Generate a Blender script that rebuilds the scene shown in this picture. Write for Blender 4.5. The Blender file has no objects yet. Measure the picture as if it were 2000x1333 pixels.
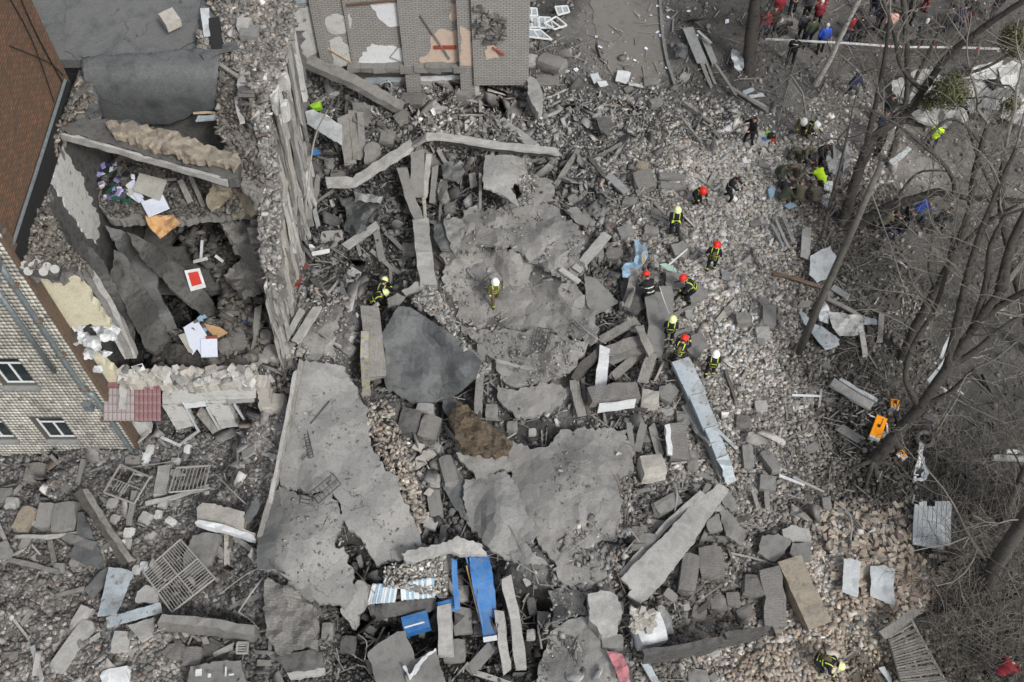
import bpy, math, random
import numpy as np
from mathutils import Vector, Matrix, Euler, geometry
random.seed(7); RNG = np.random.default_rng(11)
SC = bpy.context.scene; COL = SC.collection
# ---------------------------------------------------------------- camera
F = 2070.0; DEP = math.radians(57.2); HC = 36.0
CD, SD = math.cos(DEP), math.sin(DEP)
cam = bpy.data.cameras.new('camera'); camo = bpy.data.objects.new('camera', cam); COL.objects.link(camo)
camo.location = (0, 0, HC); camo.rotation_euler = (math.radians(32.8), 0, 0)
cam.sensor_width = 36; cam.lens = F/2000*36; cam.clip_end = 800; cam.clip_start = .5
SC.camera = camo
# ---------------------------------------------------------------- sky, sun, exposure (overcast)
W = bpy.data.worlds.new('World'); SC.world = W; W.use_nodes = True
nt = W.node_tree; nt.nodes.clear()
sky = nt.nodes.new('ShaderNodeTexSky'); sky.sky_type = 'NISHITA'; sky.sun_disc = False
sky.sun_elevation = math.radians(46); sky.sun_rotation = math.radians(142); sky.dust_density = 4.0; sky.air_density = 1.2; sky.ozone_density = 1.0
hs = nt.nodes.new('ShaderNodeHueSaturation'); hs.inputs['Saturation'].default_value = .38
bg = nt.nodes.new('ShaderNodeBackground'); bg.inputs['Strength'].default_value = .105
wo = nt.nodes.new('ShaderNodeOutputWorld')
nt.links.new(sky.outputs[0], hs.inputs['Color']); nt.links.new(hs.outputs[0], bg.inputs['Color']); nt.links.new(bg.outputs[0], wo.inputs[0])
sun = bpy.data.lights.new('sun', 'SUN'); sun.energy = 1.5; sun.angle = math.radians(10); sun.color = (1, .985, .965)
suno = bpy.data.objects.new('sun', sun); COL.objects.link(suno)
# light comes down from the front right of the place, 46 deg high
suno.rotation_euler = (math.radians(44), 0, math.radians(38))
SC.view_settings.view_transform = 'Standard'; SC.view_settings.look = 'None'; SC.view_settings.gamma = 1
SC.view_settings.use_curve_mapping = False; SC.view_settings.exposure = 0.58
# ---------------------------------------------------------------- layout maths: a pixel of the survey photo to a point of the place
def ray(px, py):
    u = (np.asarray(px, float)-1000)/F; v = (666.5-np.asarray(py, float))/F
    return u, CD+v*SD, -SD+v*CD
def un(px, py, z=0.0):
    a, b, c = ray(px, py); t = (HC-z)/-c
    return Vector((float(a*t), float(b*t), z))
def unX(px, py, X):
    a, b, c = ray(px, py); t = X/a; return Vector((X, float(b*t), float(HC+c*t)))
def unY(px, py, Y):
    a, b, c = ray(px, py); t = Y/b; return Vector((float(a*t), Y, float(HC+c*t)))
def pr(x, y, z):
    z = z-HC; dep = y*CD-z*SD; up = y*SD+z*CD
    return 1000+F*x/dep, 666.5-F*up/dep
# smooth value noise
def _h(ix, iy, s):
    n = (ix.astype(np.int64)*374761393+iy.astype(np.int64)*668265263+s*974711) & 0x7fffffff
    n = ((n ^ (n >> 13))*1274126177) & 0x7fffffff
    return (n ^ (n >> 16)) % 10007/10007.0*2-1
def vn(x, y, s=0):
    x = np.asarray(x, float); y = np.asarray(y, float)
    ix = np.floor(x); iy = np.floor(y); fx = x-ix; fy = y-iy
    fx = fx*fx*(3-2*fx); fy = fy*fy*(3-2*fy)
    a = _h(ix, iy, s); b = _h(ix+1, iy, s); c = _h(ix, iy+1, s); d = _h(ix+1, iy+1, s)
    return (a*(1-fx)+b*fx)*(1-fy)+(c*(1-fx)+d*fx)*fy
def fbm(x, y, s=0, o=4):
    r = 0; a = 1.0; f = 1.0
    for k in range(o): r = r+a*vn(x*f, y*f, s+k*17); a *= .5; f *= 2.03
    return r
# ground controls: pixel x, y, height, rubble roughness, rubble density (0..1), base colour r g b
GC = [
 (-200,1000,-.9,.5,.9,.150,.138,.125),(60,905,-.9,.3,.9,.13,.125,.118),(250,900,-.5,.4,.9,.14,.135,.13),(-50,1250,.1,.6,1,.155,.142,.128),
 (120,980,-.2,.5,1,.135,.128,.12),(120,1120,.3,.6,1,.15,.138,.125),(100,1290,.6,.6,1,.17,.155,.14),(300,1290,.8,.5,1,.17,.158,.142),
 (330,960,.3,.5,1,.15,.145,.14),(300,1100,.5,.5,1,.14,.13,.12),(440,890,-.2,.4,1,.16,.155,.148),(350,880,-.4,.4,1,.15,.145,.14),(390,845,-.4,.3,1,.13,.13,.125),(450,1000,.7,.5,1,.15,.142,.132),(440,1150,.5,.5,1,.12,.113,.105),(420,1260,.4,.5,1,.12,.115,.108),
 (520,830,1.6,.5,1,.19,.18,.17),(500,960,1.2,.5,1,.16,.15,.14),
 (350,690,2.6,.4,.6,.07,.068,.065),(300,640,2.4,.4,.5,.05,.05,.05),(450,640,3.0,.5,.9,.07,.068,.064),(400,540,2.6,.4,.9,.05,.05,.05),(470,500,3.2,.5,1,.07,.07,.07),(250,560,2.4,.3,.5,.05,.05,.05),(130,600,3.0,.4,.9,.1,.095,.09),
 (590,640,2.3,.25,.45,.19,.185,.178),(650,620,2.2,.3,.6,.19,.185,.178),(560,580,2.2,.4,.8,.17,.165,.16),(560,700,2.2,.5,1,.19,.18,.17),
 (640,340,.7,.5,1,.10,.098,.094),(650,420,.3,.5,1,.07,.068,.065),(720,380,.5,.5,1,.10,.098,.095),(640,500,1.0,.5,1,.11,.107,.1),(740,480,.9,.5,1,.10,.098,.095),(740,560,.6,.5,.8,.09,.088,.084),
 (640,200,1.2,.5,1,.13,.128,.122),(700,260,1.5,.5,1,.14,.137,.13),(850,205,.35,.4,1,.17,.162,.152),(745,196,.3,.4,1,.15,.145,.14),(950,200,.3,.4,1,.17,.16,.15),(680,175,1.2,.4,1,.15,.145,.14),(850,255,1.6,.5,1,.19,.18,.165),(1000,260,1.2,.5,1,.15,.145,.14),
 (850,350,.6,.5,1,.11,.108,.104),(900,400,.7,.5,.9,.12,.118,.115),(800,420,.5,.5,1,.11,.108,.104),(1080,330,.8,.5,1,.11,.107,.1),(1150,400,.9,.5,1,.10,.1,.095),
 (1000,370,1.2,.3,.7,.15,.145,.14),(1000,450,1.3,.08,.15,.2,.197,.19),(920,500,1.0,.08,.1,.2,.197,.19),(1100,480,1.4,.1,.2,.19,.187,.18),
 (940,580,.5,.08,.22,.155,.152,.147),(1020,600,.5,.08,.25,.165,.162,.155),(1100,620,.8,.08,.15,.19,.187,.18),(1000,700,.6,.1,.2,.2,.195,.187),(1080,760,.8,.1,.2,.2,.196,.19),(1050,850,.7,.15,.5,.11,.108,.105),
 (800,560,1.2,.3,.8,.17,.166,.16),(900,680,.6,.3,.8,.14,.137,.13),(960,780,.6,.2,.6,.13,.128,.124),(760,680,.6,.3,.5,.10,.1,.1),(870,760,.3,.3,.5,.08,.078,.075),
 (780,880,1.6,.4,1,.21,.195,.175),(850,920,1.0,.4,1,.15,.145,.138),(880,1020,.7,.3,.9,.12,.116,.11),(640,850,2.1,.1,.1,.19,.187,.182),(600,1050,1.9,.1,.1,.19,.187,.182),(730,1000,1.8,.1,.1,.19,.187,.182),
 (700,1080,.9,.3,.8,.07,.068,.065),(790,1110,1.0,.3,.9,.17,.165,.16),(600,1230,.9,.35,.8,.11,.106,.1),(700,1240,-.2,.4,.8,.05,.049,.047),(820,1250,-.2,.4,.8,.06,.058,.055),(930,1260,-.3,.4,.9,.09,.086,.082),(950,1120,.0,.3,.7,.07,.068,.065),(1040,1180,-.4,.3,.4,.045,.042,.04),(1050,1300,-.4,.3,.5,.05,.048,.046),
 (1000,1000,1.4,.08,.15,.2,.197,.19),(1150,950,1.5,.05,.1,.21,.205,.197),(1060,1080,1.3,.1,.3,.19,.186,.178),(1130,1130,1.2,.2,.5,.19,.184,.175),(1130,1250,1.2,.12,.25,.18,.176,.168),(1190,1100,1.1,.4,1,.16,.155,.147),
 (1200,620,.9,.4,.9,.13,.127,.122),(1250,700,.8,.4,.9,.13,.126,.12),(1200,740,.6,.4,.9,.09,.086,.082),(1250,840,.7,.4,.9,.10,.097,.093),(1330,860,.8,.45,1,.14,.136,.13),(1300,980,.8,.45,1,.12,.116,.11),
 (1200,520,1.0,.45,1,.13,.127,.12),(1250,440,.9,.45,1,.14,.136,.13),(1200,300,.6,.45,1,.12,.117,.11),(1130,230,.7,.45,1,.13,.127,.12),(1250,230,.3,.4,1,.135,.13,.12),(1180,330,.5,.45,1,.13,.125,.12),
 (1060,120,.3,.25,.5,.12,.115,.107),(1150,50,0,.03,.10,.165,.155,.142),(1230,60,0,.03,.06,.18,.168,.153),(1200,150,0,.06,.3,.15,.142,.13),(1080,30,0,.08,.4,.09,.088,.082),
 (1350,60,0,.08,.3,.105,.098,.09),(1400,150,0,.1,.4,.10,.093,.085),(1450,30,0,.06,.2,.09,.083,.076),(1380,250,.15,.25,1,.18,.168,.152),
 (1350,350,.5,.35,1,.2,.187,.17),(1400,500,.5,.3,1,.22,.205,.185),(1480,600,.35,.25,1,.21,.195,.178),(1430,700,.5,.3,1,.2,.186,.168),(1480,800,.4,.25,1,.16,.15,.137),(1400,850,.6,.35,1,.17,.16,.15),
 (1450,300,.15,.18,1,.23,.213,.19),(1500,420,.15,.2,1,.22,.205,.183),(1560,160,0,.06,.35,.13,.123,.112),(1600,60,0,.05,.15,.125,.115,.103),(1640,200,0,.06,.6,.2,.183,.162),(1700,100,0,.08,.2,.095,.088,.08),
 (1550,60,0,.05,.1,.16,.148,.132),(1600,260,0,.08,.6,.21,.193,.17),(1740,290,0,.06,.35,.2,.183,.16),(1800,330,0,.05,.25,.19,.173,.152),(1850,250,0,.06,.3,.14,.13,.115),(1900,60,0,.08,.2,.11,.1,.09),(1900,350,0,.06,.25,.15,.14,.125),
 (1650,420,0,.1,.5,.12,.11,.1),(1700,500,0,.07,.2,.10,.095,.087),(1800,440,0,.06,.25,.14,.13,.118),(1600,600,0,.12,.6,.12,.113,.103),(1700,600,0,.06,.2,.11,.104,.095),(1800,600,0,.05,.3,.155,.145,.13),
 (1560,720,.15,.15,.8,.13,.122,.11),(1650,700,0,.1,.3,.08,.075,.068),(1850,780,0,.05,.2,.11,.105,.097),(1930,650,0,.06,.2,.13,.125,.115),(1930,820,0,.05,.15,.10,.097,.09),(1650,850,.05,.12,.5,.075,.07,.064),
 (1560,860,.25,.2,1,.15,.142,.13),(1600,960,.15,.15,.8,.12,.112,.1),(1700,970,0,.1,.4,.07,.065,.058),(1800,930,0,.06,.2,.08,.076,.07),(1950,1000,0,.08,.2,.07,.066,.06),
 (1400,1050,.7,.4,1,.13,.126,.12),(1330,1150,.9,.45,1,.12,.116,.11),(1300,1280,.8,.4,1,.14,.134,.125),(1450,1130,.6,.4,1,.14,.134,.126),(1500,960,.4,.3,1,.18,.17,.158),(1520,1030,.4,.3,1,.17,.16,.148),
 (1430,1280,.5,.3,1,.23,.205,.18),(1550,1250,.4,.25,1,.30,.255,.21),(1620,1150,.3,.25,1,.29,.25,.21),(1700,1020,.15,.2,.8,.22,.19,.16),(1750,1130,.25,.25,1,.33,.28,.22),(1680,1220,.2,.15,.6,.28,.235,.175),(1690,1310,.05,.1,.3,.16,.13,.09),
 (1850,1080,0,.1,.3,.08,.074,.066),(1850,1200,0,.08,.3,.065,.06,.053),(1950,1250,0,.08,.3,.07,.064,.056),(2150,600,0,.06,.2,.11,.1,.09),(2150,1100,0,.08,.2,.07,.065,.06),(2200,100,0,.06,.2,.11,.1,.09),(800,1450,.2,.4,.9,.12,.115,.11),(1300,1450,.6,.3,1,.2,.185,.165),(1800,1450,0,.1,.3,.09,.08,.07),
 (1000,-200,0,.03,.1,.16,.15,.135),(500,-200,0,.03,.1,.15,.14,.13),(1600,-200,0,.05,.2,.12,.11,.1)]
_gp = np.array([tuple(un(g[0], g[1], g[2]))[:2] for g in GC]); _gv = np.array([g[2:] for g in GC], float)
for _i, _g in enumerate(GC):
    if 1230 < _g[0] < 1620 and 230 < _g[1] < 900: _gv[_i, 3:] *= 1.22
    elif 1050 < _g[0] < 1950 and _g[1] < 420: _gv[_i, 3:] *= 1.25
_m = _gv[:, 3:].mean(1, keepdims=True); _gv[:, 3:] = (_m+(_gv[:, 3:]-_m)*.62)*(_m/.135)**.55  # contrast put into the colour: pit shade painted darker, open rubble paler
def field(x, y):
    """height, roughness, density, r, g, b at world x, y"""
    x = np.atleast_1d(np.asarray(x, float)); y = np.atleast_1d(np.asarray(y, float)); out = np.empty((len(x), _gv.shape[1]))
    for i in range(0, len(x), 20000):
        xs = x[i:i+20000]+.5*vn(x[i:i+20000]*.9, y[i:i+20000]*.9, 3); ys = y[i:i+20000]+.5*vn(x[i:i+20000]*.9, y[i:i+20000]*.9, 4)
        d = (xs[:, None]-_gp[None, :, 0])**2+(ys[:, None]-_gp[None, :, 1])**2+.12
        w = 1/d**1.9; out[i:i+20000] = (w@_gv)/w.sum(1)[:, None]
    return out
def hgt(x, y, fl=None):
    x = np.atleast_1d(np.asarray(x, float)); y = np.atleast_1d(np.asarray(y, float))
    if fl is None: fl = field(x, y)
    return fl[:, 0]+fl[:, 1]*(.42*fbm(x*.55, y*.55, 5, 3)+.22*fbm(x*2.1, y*2.1, 9, 3))
GX0, GY0, GST = -30.0, 5.0, .12
_nx, _ny = int(60/GST)+1, int(48/GST)+1
_X, _Y = np.meshgrid(GX0+np.arange(_nx)*GST, GY0+np.arange(_ny)*GST); _fl = field(_X.ravel(), _Y.ravel()); _GR = np.hstack([hgt(_X.ravel(), _Y.ravel(), _fl)[:, None], _fl[:, 1:]]).reshape(_ny, _nx, -1)
_L = _GR[..., 0].tolist()
def h1(x, y):
    a = min(max((x-GX0)/GST, 0), _nx-1.001); b = min(max((y-GY0)/GST, 0), _ny-1.001); i, j = int(a), int(b); a -= i; b -= j; r0, r1 = _L[j], _L[j+1]
    return (r0[i]*(1-a)+r0[i+1]*a)*(1-b)+(r1[i]*(1-a)+r1[i+1]*a)*b
def look(x, y):
    """height, roughness, density, r, g, b looked up on the grid"""
    a = np.clip((np.atleast_1d(x)-GX0)/GST, 0, _nx-1.001); b = np.clip((np.atleast_1d(y)-GY0)/GST, 0, _ny-1.001); i, j = a.astype(int), b.astype(int); a = (a-i)[:, None]; b = (b-j)[:, None]
    return (_GR[j, i]*(1-a)+_GR[j, i+1]*a)*(1-b)+(_GR[j+1, i]*(1-a)+_GR[j+1, i+1]*a)*b
_gc = {}
def G(px, py, dz=0.0):
    """point on the ground (plus dz) seen at a photo pixel"""
    k = (round(px, 1), round(py, 1))
    if k not in _gc:
        z = .5
        for _ in range(7):
            p = un(px, py, z); z = .5*z+.5*h1(p.x, p.y)
        _gc[k] = z
    return un(px, py, _gc[k]+dz)
# ---------------------------------------------------------------- materials
def lnk(t, a, b): t.links.new(a, b)
def mat(name, c1, c2=None, scale=4, rough=.9, bump=.25, c3=None, metal=0, crack=0, attr=None, brick=None, wave=None, dist=.02, coord='Object', blot=None, spec=.25, dusty=.28):
    m = bpy.data.materials.new(name); m.use_nodes = True; t = m.node_tree; b = t.nodes['Principled BSDF']
    b.inputs['Roughness'].default_value = rough; b.inputs['Metallic'].default_value = metal; b.inputs['Specular IOR Level'].default_value = spec
    tc = t.nodes.new('ShaderNodeTexCoord'); vec = tc.outputs[coord]
    def noise(s, d=6, r=.6):
        n = t.nodes.new('ShaderNodeTexNoise'); n.inputs['Scale'].default_value = s; n.inputs['Detail'].default_value = d; n.inputs['Roughness'].default_value = r
        lnk(t, vec, n.inputs['Vector']); return n.outputs['Fac']
    def ramp(f, stops):
        r = t.nodes.new('ShaderNodeValToRGB'); lnk(t, f, r.inputs['Fac']); e = r.color_ramp.elements
        while len(e) < len(stops): e.new(.5)
        for q, (p, c) in zip(e, stops): q.position = p; q.color = (*c, 1)
        return r.outputs['Color']
    def mix(f, a, b2, mode='MIX'):
        n = t.nodes.new('ShaderNodeMix'); n.data_type = 'RGBA'; n.blend_type = mode
        if isinstance(f, float): n.inputs['Factor'].default_value = f
        else: lnk(t, f, n.inputs['Factor'])
        for k, v in (('A', a), ('B', b2)):
            i = [q for q in n.inputs if q.name == k and q.type == 'RGBA'][0]
            if isinstance(v, tuple): i.default_value = (*v, 1)
            else: lnk(t, v, i)
        return [q for q in n.outputs if q.type == 'RGBA'][0]
    c2 = c2 or tuple(min(1, x*1.35) for x in c1)
    n1 = noise(scale)
    col = ramp(n1, [(.32, c1), (.52, c2), (.72, c3 or c1)])
    if attr:
        a = t.nodes.new('ShaderNodeAttribute'); a.attribute_name = attr
        nn = ramp(n1, [(.3, (.74,)*3), (.7, (1.2,)*3)]); col = mix(1.0, a.outputs['Color'], nn, 'MULTIPLY')
    fine = noise(scale*11, 4, .7)
    col = mix(.55, col, mix(1.0, col, ramp(fine, [(.3, (.62,)*3), (.7, (1.4,)*3)]), 'MULTIPLY'))
    hgt_ = noise(scale*5, 5, .7)
    if blot:
        col = mix(ramp(noise(blot[0], 4, .5), [(blot[1], (0, 0, 0)), (blot[1]+.05, (1, 1, 1))]), col, blot[2])
    if brick:
        bt = t.nodes.new('ShaderNodeTexBrick'); sx = t.nodes.new('ShaderNodeSeparateXYZ'); cx = t.nodes.new('ShaderNodeCombineXYZ'); lnk(t, vec, sx.inputs[0]); ax = brick.get('ax', 'XY')
        lnk(t, sx.outputs[ax[0]], cx.inputs[0]); lnk(t, sx.outputs[ax[1]], cx.inputs[1]); 
        dn = t.nodes.new('ShaderNodeTexNoise'); dn.inputs['Scale'].default_value = 2.2; dn.inputs['Detail'].default_value = 3; lnk(t, vec, dn.inputs['Vector']); da = t.nodes.new('ShaderNodeVectorMath'); da.operation = 'MULTIPLY_ADD'; lnk(t, dn.outputs['Color'], da.inputs[0]); q_ = brick.get('warp', .12); da.inputs[1].default_value = (q_, q_, q_); lnk(t, cx.outputs[0], da.inputs[2]); lnk(t, da.outputs[0], bt.inputs['Vector'])
        bt.inputs['Scale'].default_value = 1; bt.inputs['Brick Width'].default_value = brick.get('w', .26); bt.inputs['Row Height'].default_value = brick.get('h', .085)
        bt.inputs['Mortar Size'].default_value = brick.get('m', .012); bt.inputs['Mortar Smooth'].default_value = .3
        bt.inputs['Color1'].default_value = (*c1, 1); bt.inputs['Color2'].default_value = (*c2, 1); bt.inputs['Mortar'].default_value = (*brick.get('mc', (.1, .1, .1)), 1)
        col = mix(brick.get('nz', .5), bt.outputs['Color'], col)
        mm = t.nodes.new('ShaderNodeMath'); mm.operation = 'MULTIPLY'; lnk(t, bt.outputs['Fac'], mm.inputs[0]); lnk(t, ramp(noise(1.7, 3), [(.38, (0, 0, 0)), (.6, (1, 1, 1))]), mm.inputs[1]); mf = mm.outputs[0] if brick.get('patchy', True) else bt.outputs['Fac']
        col = mix(mf, col, brick.get('mc', (.1, .1, .1)))
    if crack:
        v = t.nodes.new('ShaderNodeTexVoronoi'); v.feature = 'DISTANCE_TO_EDGE'; v.inputs['Scale'].default_value = crack
        nn = t.nodes.new('ShaderNodeTexNoise'); nn.inputs['Scale'].default_value = 1.6; nn.inputs['Detail'].default_value = 6; lnk(t, vec, nn.inputs['Vector'])
        ad = t.nodes.new('ShaderNodeVectorMath'); ad.operation = 'MULTIPLY_ADD'; lnk(t, nn.outputs['Color'], ad.inputs[0]); ad.inputs[1].default_value = (1.1, 1.1, 1.1); lnk(t, vec, ad.inputs[2]); lnk(t, ad.outputs[0], v.inputs['Vector'])
        keep = ramp(noise(.8, 2), [(.50, (0, 0, 0)), (.56, (1, 1, 1))])
        line = ramp(v.outputs['Distance'], [(0, (1, 1, 1)), (.02*crack, (0, 0, 0))]); line = mix(1.0, line, keep, 'MULTIPLY')
        col = mix(line, col, tuple(x*.3 for x in c1))
    if wave:
        w = t.nodes.new('ShaderNodeTexWave'); w.inputs['Scale'].default_value = wave; w.inputs['Distortion'].default_value = 9; w.inputs['Detail'].default_value = 3; lnk(t, vec, w.inputs['Vector'])
        col = mix(1.0, col, ramp(w.outputs['Fac'], [(0, (.86,)*3), (1, (1.06,)*3)]), 'MULTIPLY')
    if dusty and not attr:   # settled dust: lies thickest, in patches, on faces that look up
        gn = t.nodes.new('ShaderNodeNewGeometry'); sz = t.nodes.new('ShaderNodeSeparateXYZ'); lnk(t, gn.outputs['True Normal'], sz.inputs[0]); up_ = ramp(sz.outputs['Z'], [(.35, (0, 0, 0)), (.95, (1, 1, 1))])
        ms = ramp(noise(1.3, 6, .7), [(.36, (0, 0, 0)), (.66, (dusty*1.6,)*3)]); col = mix(mix(1.0, up_, ms, 'MULTIPLY'), col, (.2, .194, .183))
    lnk(t, col, b.inputs['Base Color'])
    if bump:
        bp = t.nodes.new('ShaderNodeBump'); bp.inputs['Strength'].default_value = bump; bp.inputs['Distance'].default_value = dist
        lnk(t, hgt_, bp.inputs['Height']); lnk(t, bp.outputs[0], b.inputs['Normal'])
    return m
def plain(name, c, rough=.6, metal=0, v=.12):
    return mat(name, c, tuple(x*(1+v) for x in c), 7, rough, .08, c3=tuple(x*(1-v) for x in c), metal=metal, dusty=0)
M = dict(
 terrain=mat('broken_ground', (.1, .1, .1), scale=2.2, bump=1.0, attr='tint', dist=.05),
 rubble=mat('loose_rubble', (.1, .1, .1), scale=5, bump=.5, attr='tint', dist=.02),
 screed=mat('dusty_screed', (.18, .182, .178), (.25, .247, .238), 1.3, .92, .25, c3=(.21, .209, .203), crack=.38, dist=.02),
 dust=mat('dust_covered_concrete', (.165, .161, .153), (.255, .249, .236), 1.6, .95, .6, c3=(.2, .195, .186), crack=.62, dist=.04),
 dustlight=mat('pale_dusty_concrete', (.25, .246, .235), (.36, .355, .34), 2.2, .92, .4),
 felt=mat('dark_roofing_felt', (.055, .06, .063), (.105, .11, .112), 1.1, .62, .3, c3=(.075, .079, .081), dist=.015, crack=.3, dusty=.1),
 felt2=mat('grey_roofing_felt', (.085, .09, .092), (.125, .128, .127), 1.2, .8, .2, c3=(.1, .103, .104), crack=.45, dusty=.18),
 conc=mat('grey_concrete', (.14, .137, .13), (.2, .196, .186), 3.5, .92, .5, c3=(.16, .156, .148), dist=.03),
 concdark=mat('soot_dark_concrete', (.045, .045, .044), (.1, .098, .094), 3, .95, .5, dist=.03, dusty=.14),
 concbrown=mat('earthy_brown_crust', (.2, .17, .13), (.3, .26, .2), 3, .95, .8, c3=(.13, .11, .09), dist=.05),
 masonry=mat('broken_masonry', (.145, .138, .13), (.2, .19, .178), 4, .95, .7, dist=.05, brick=dict(ax='XY', mc=(.095, .091, .086), warp=.22, nz=.65)),
 masonrytop=mat('broken_masonry_face_up', (.14, .136, .13), (.21, .202, .19), 3, .95, .9, dist=.05, brick=dict(mc=(.095, .092, .087), warp=.25, nz=.7)),
 paleblock=mat('pale_block', (.32, .3, .27), (.42, .4, .36), 4, .9, .6, c3=(.28, .26, .23), dist=.03),
 plaster=mat('dirty_white_plaster', (.36, .36, .34), (.5, .5, .48), 2.2, .9, .2, c3=(.42, .42, .4), blot=(3, .62, (.2, .2, .19))),
 plasteryellow=mat('cream_yellow_plaster', (.46, .42, .29), (.56, .53, .4), 2, .9, .2),
 plasterpeach=mat('peach_plaster', (.42, .33, .265), (.5, .4, .33), 3, .9, .2),
 whitepl=mat('white_plaster', (.55, .57, .58), (.63, .65, .66), 3, .85, .15),
 greybrick=mat('grey_brick', (.25, .242, .23), (.33, .318, .3), 2, .95, .6, dist=.02, brick=dict(ax='XZ', w=.26, h=.1, m=.016, mc=(.14, .135, .128), patchy=False, warp=.0)),
 orangebrick=mat('orange_brown_brick', (.27, .125, .065), (.10, .07, .05), 3.5, .95, .5, c3=(.2, .13, .085), dist=.02, brick=dict(ax='YZ', w=.26, h=.11, m=.02, mc=(.09, .065, .05), patchy=False, warp=.03, nz=.6)),
 tile=mat('cream_facade_tile', (.34, .32, .26), (.44, .42, .36), 1.5, .7, .15, attr='tint'),
 grout=plain('dark_grout', (.09, .085, .075), .9),
 red=mat('dusty_red_sheet', (.16, .04, .05), (.22, .12, .125), 2.5, .6, .15, c3=(.22, .19, .185)),
 glass=plain('dark_glass', (.02, .028, .032), .08, 0), whiteframe=plain('white_frame_paint', (.6, .62, .62), .5),
 zinc=mat('blue_grey_zinc', (.14, .17, .185), (.22, .255, .27), 4, .5, .15, metal=.4),
 steel=plain('dark_steel', (.09, .09, .088), .6, .5), rust=mat('rusty_steel', (.1, .065, .045), (.17, .11, .07), 8, .8, .3, metal=.2), black=plain('black_rubber', (.02, .02, .02), .7),
 bars=plain('dusty_steel_bar', (.27, .262, .245), .8, .1),
 poleb=mat('weathered_pole', (.085, .079, .07), (.135, .127, .114), 3, .9, .5), wood=mat('dusty_timber', (.15, .143, .13), (.24, .229, .21), 3, .9, .5, wave=3, dist=.02), wooddark=mat('dark_timber', (.05, .046, .042), (.09, .084, .076), 3, .9, .5, wave=3, dusty=.15),
 woodnew=mat('raw_pale_timber', (.34, .25, .16), (.42, .33, .22), 3, .8, .3, wave=3),
 sheetwhite=mat('white_sheet_metal', (.42, .45, .46), (.55, .58, .59), 2.2, .55, .15, c3=(.36, .38, .39), metal=.1),
 sheetblue=mat('pale_blue_sheet_metal', (.26, .32, .35), (.42, .47, .5), 2.5, .55, .2, c3=(.25, .26, .26), blot=(5, .63, (.2, .19, .17)), metal=.1),
 sheetgrey=mat('dusty_grey_sheet', (.17, .18, .18), (.26, .27, .265), 2.5, .7, .2),
 bluepaint=mat('bright_blue_paint', (.012, .1, .3), (.03, .15, .38), 3, .55, .1, c3=(.08, .14, .22), blot=(7, .66, (.16, .19, .22)), dusty=.2), cloth=mat('pale_blue_cloth', (.2, .34, .46), (.3, .44, .55), 3, .9, .2),
 paper=plain('white_paper', (.62, .66, .76), .8, 0, .04), paper2=mat('stained_paper', (.36, .35, .3), (.46, .45, .4), 6, .9, .1), card=mat('brown_cardboard', (.4, .22, .09), (.5, .3, .14), 4, .9, .1),
 orange=plain('orange_plastic', (.85, .30, .01), .45), yellow=mat('yellow_banner', (.42, .33, .06), (.25, .25, .24), 7, .6, .1, c3=(.09, .09, .14)),
 green=plain('lime_green_plastic', (.22, .42, .03), .6), pink=mat('dusty_pink_cloth', (.36, .12, .14), (.42, .16, .18), 4, .9, .2), redp=plain('red_paint', (.42, .03, .02), .5), darkred=mat('red_brown_paint', (.22, .045, .03), (.28, .06, .04), 5, .7, .2),
 fibre=mat('burnt_brown_fibre', (.04, .033, .026), (.17, .13, .085), 5, 1, 1.0, c3=(.03, .022, .018), dist=.08, dusty=.15), sootwool=mat('dark_matted_wool', (.035, .034, .032), (.085, .08, .075), 5, 1, 1, dist=.06, dusty=.1),
 bark=mat('grey_brown_bark', (.03, .028, .025), (.075, .069, .062), 4, .95, .9, c3=(.03, .027, .024), dist=.05, dusty=.12), barkpale=mat('pale_birch_bark', (.26, .25, .23), (.36, .35, .32), 5, .9, .4, blot=(9, .6, (.07, .06, .05))),
 twig=mat('pale_twig_bark', (.10, .092, .08), (.19, .175, .155), 4, .95, 0), twigdark=mat('dark_twig_bark', (.035, .031, .027), (.075, .068, .06), 4, .95, 0),
 mistle=mat('mistletoe_leaf', (.055, .06, .018), (.09, .095, .03), 8, .7, 0), grass=mat('dry_grass', (.1, .092, .07), (.15, .135, .1), 4, .95, 0),
)
# ---------------------------------------------------------------- mesh and object helpers
def mesh(name, vs, fs, m, smooth=False, mats=None, mi=None):
    me = bpy.data.meshes.new(name); me.from_pydata([tuple(v) for v in vs], [], fs)
    for q in (mats or [m]): me.materials.append(q)
    if mi is not None: me.polygons.foreach_set('material_index', mi)
    if smooth: me.polygons.foreach_set('use_smooth', [True]*len(me.polygons))
    me.update(); return me
def npmesh(name, V, Q, m, tint=None):
    """V (n,3), Q (k,4) quads; tint (k,3) linear colour per face"""
    me = bpy.data.meshes.new(name); n, k = len(V), len(Q)
    me.vertices.add(n); me.vertices.foreach_set('co', V.astype(np.float32).ravel())
    me.loops.add(k*4); me.loops.foreach_set('vertex_index', Q.astype(np.int32).ravel())
    me.polygons.add(k); me.polygons.foreach_set('loop_start', np.arange(0, k*4, 4, dtype=np.int32)); me.polygons.foreach_set('loop_total', np.full(k, 4, dtype=np.int32))
    me.update(calc_edges=True); me.validate()
    me.materials.append(m)
    if tint is not None:
        a = me.attributes.new('tint', 'FLOAT_COLOR', 'FACE'); a.data.foreach_set('color', np.hstack([tint, np.ones((k, 1))]).astype(np.float32).ravel())
    return me
def node(name, me, loc=(0, 0, 0), parent=None):
    o = bpy.data.objects.new(name, me); COL.objects.link(o); o.location = loc
    if parent is not None: o.parent = parent
    return o
LABELS = {}
def tag(o, label, cat, group=None):
    if not group and label in LABELS: print('DUPLABEL', label)
    LABELS[label] = LABELS.get(label, 0)+1
    o['label'] = label; o['category'] = cat; o['kind'] = 'thing'
    if group: o['group'] = group
    return o
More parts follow.
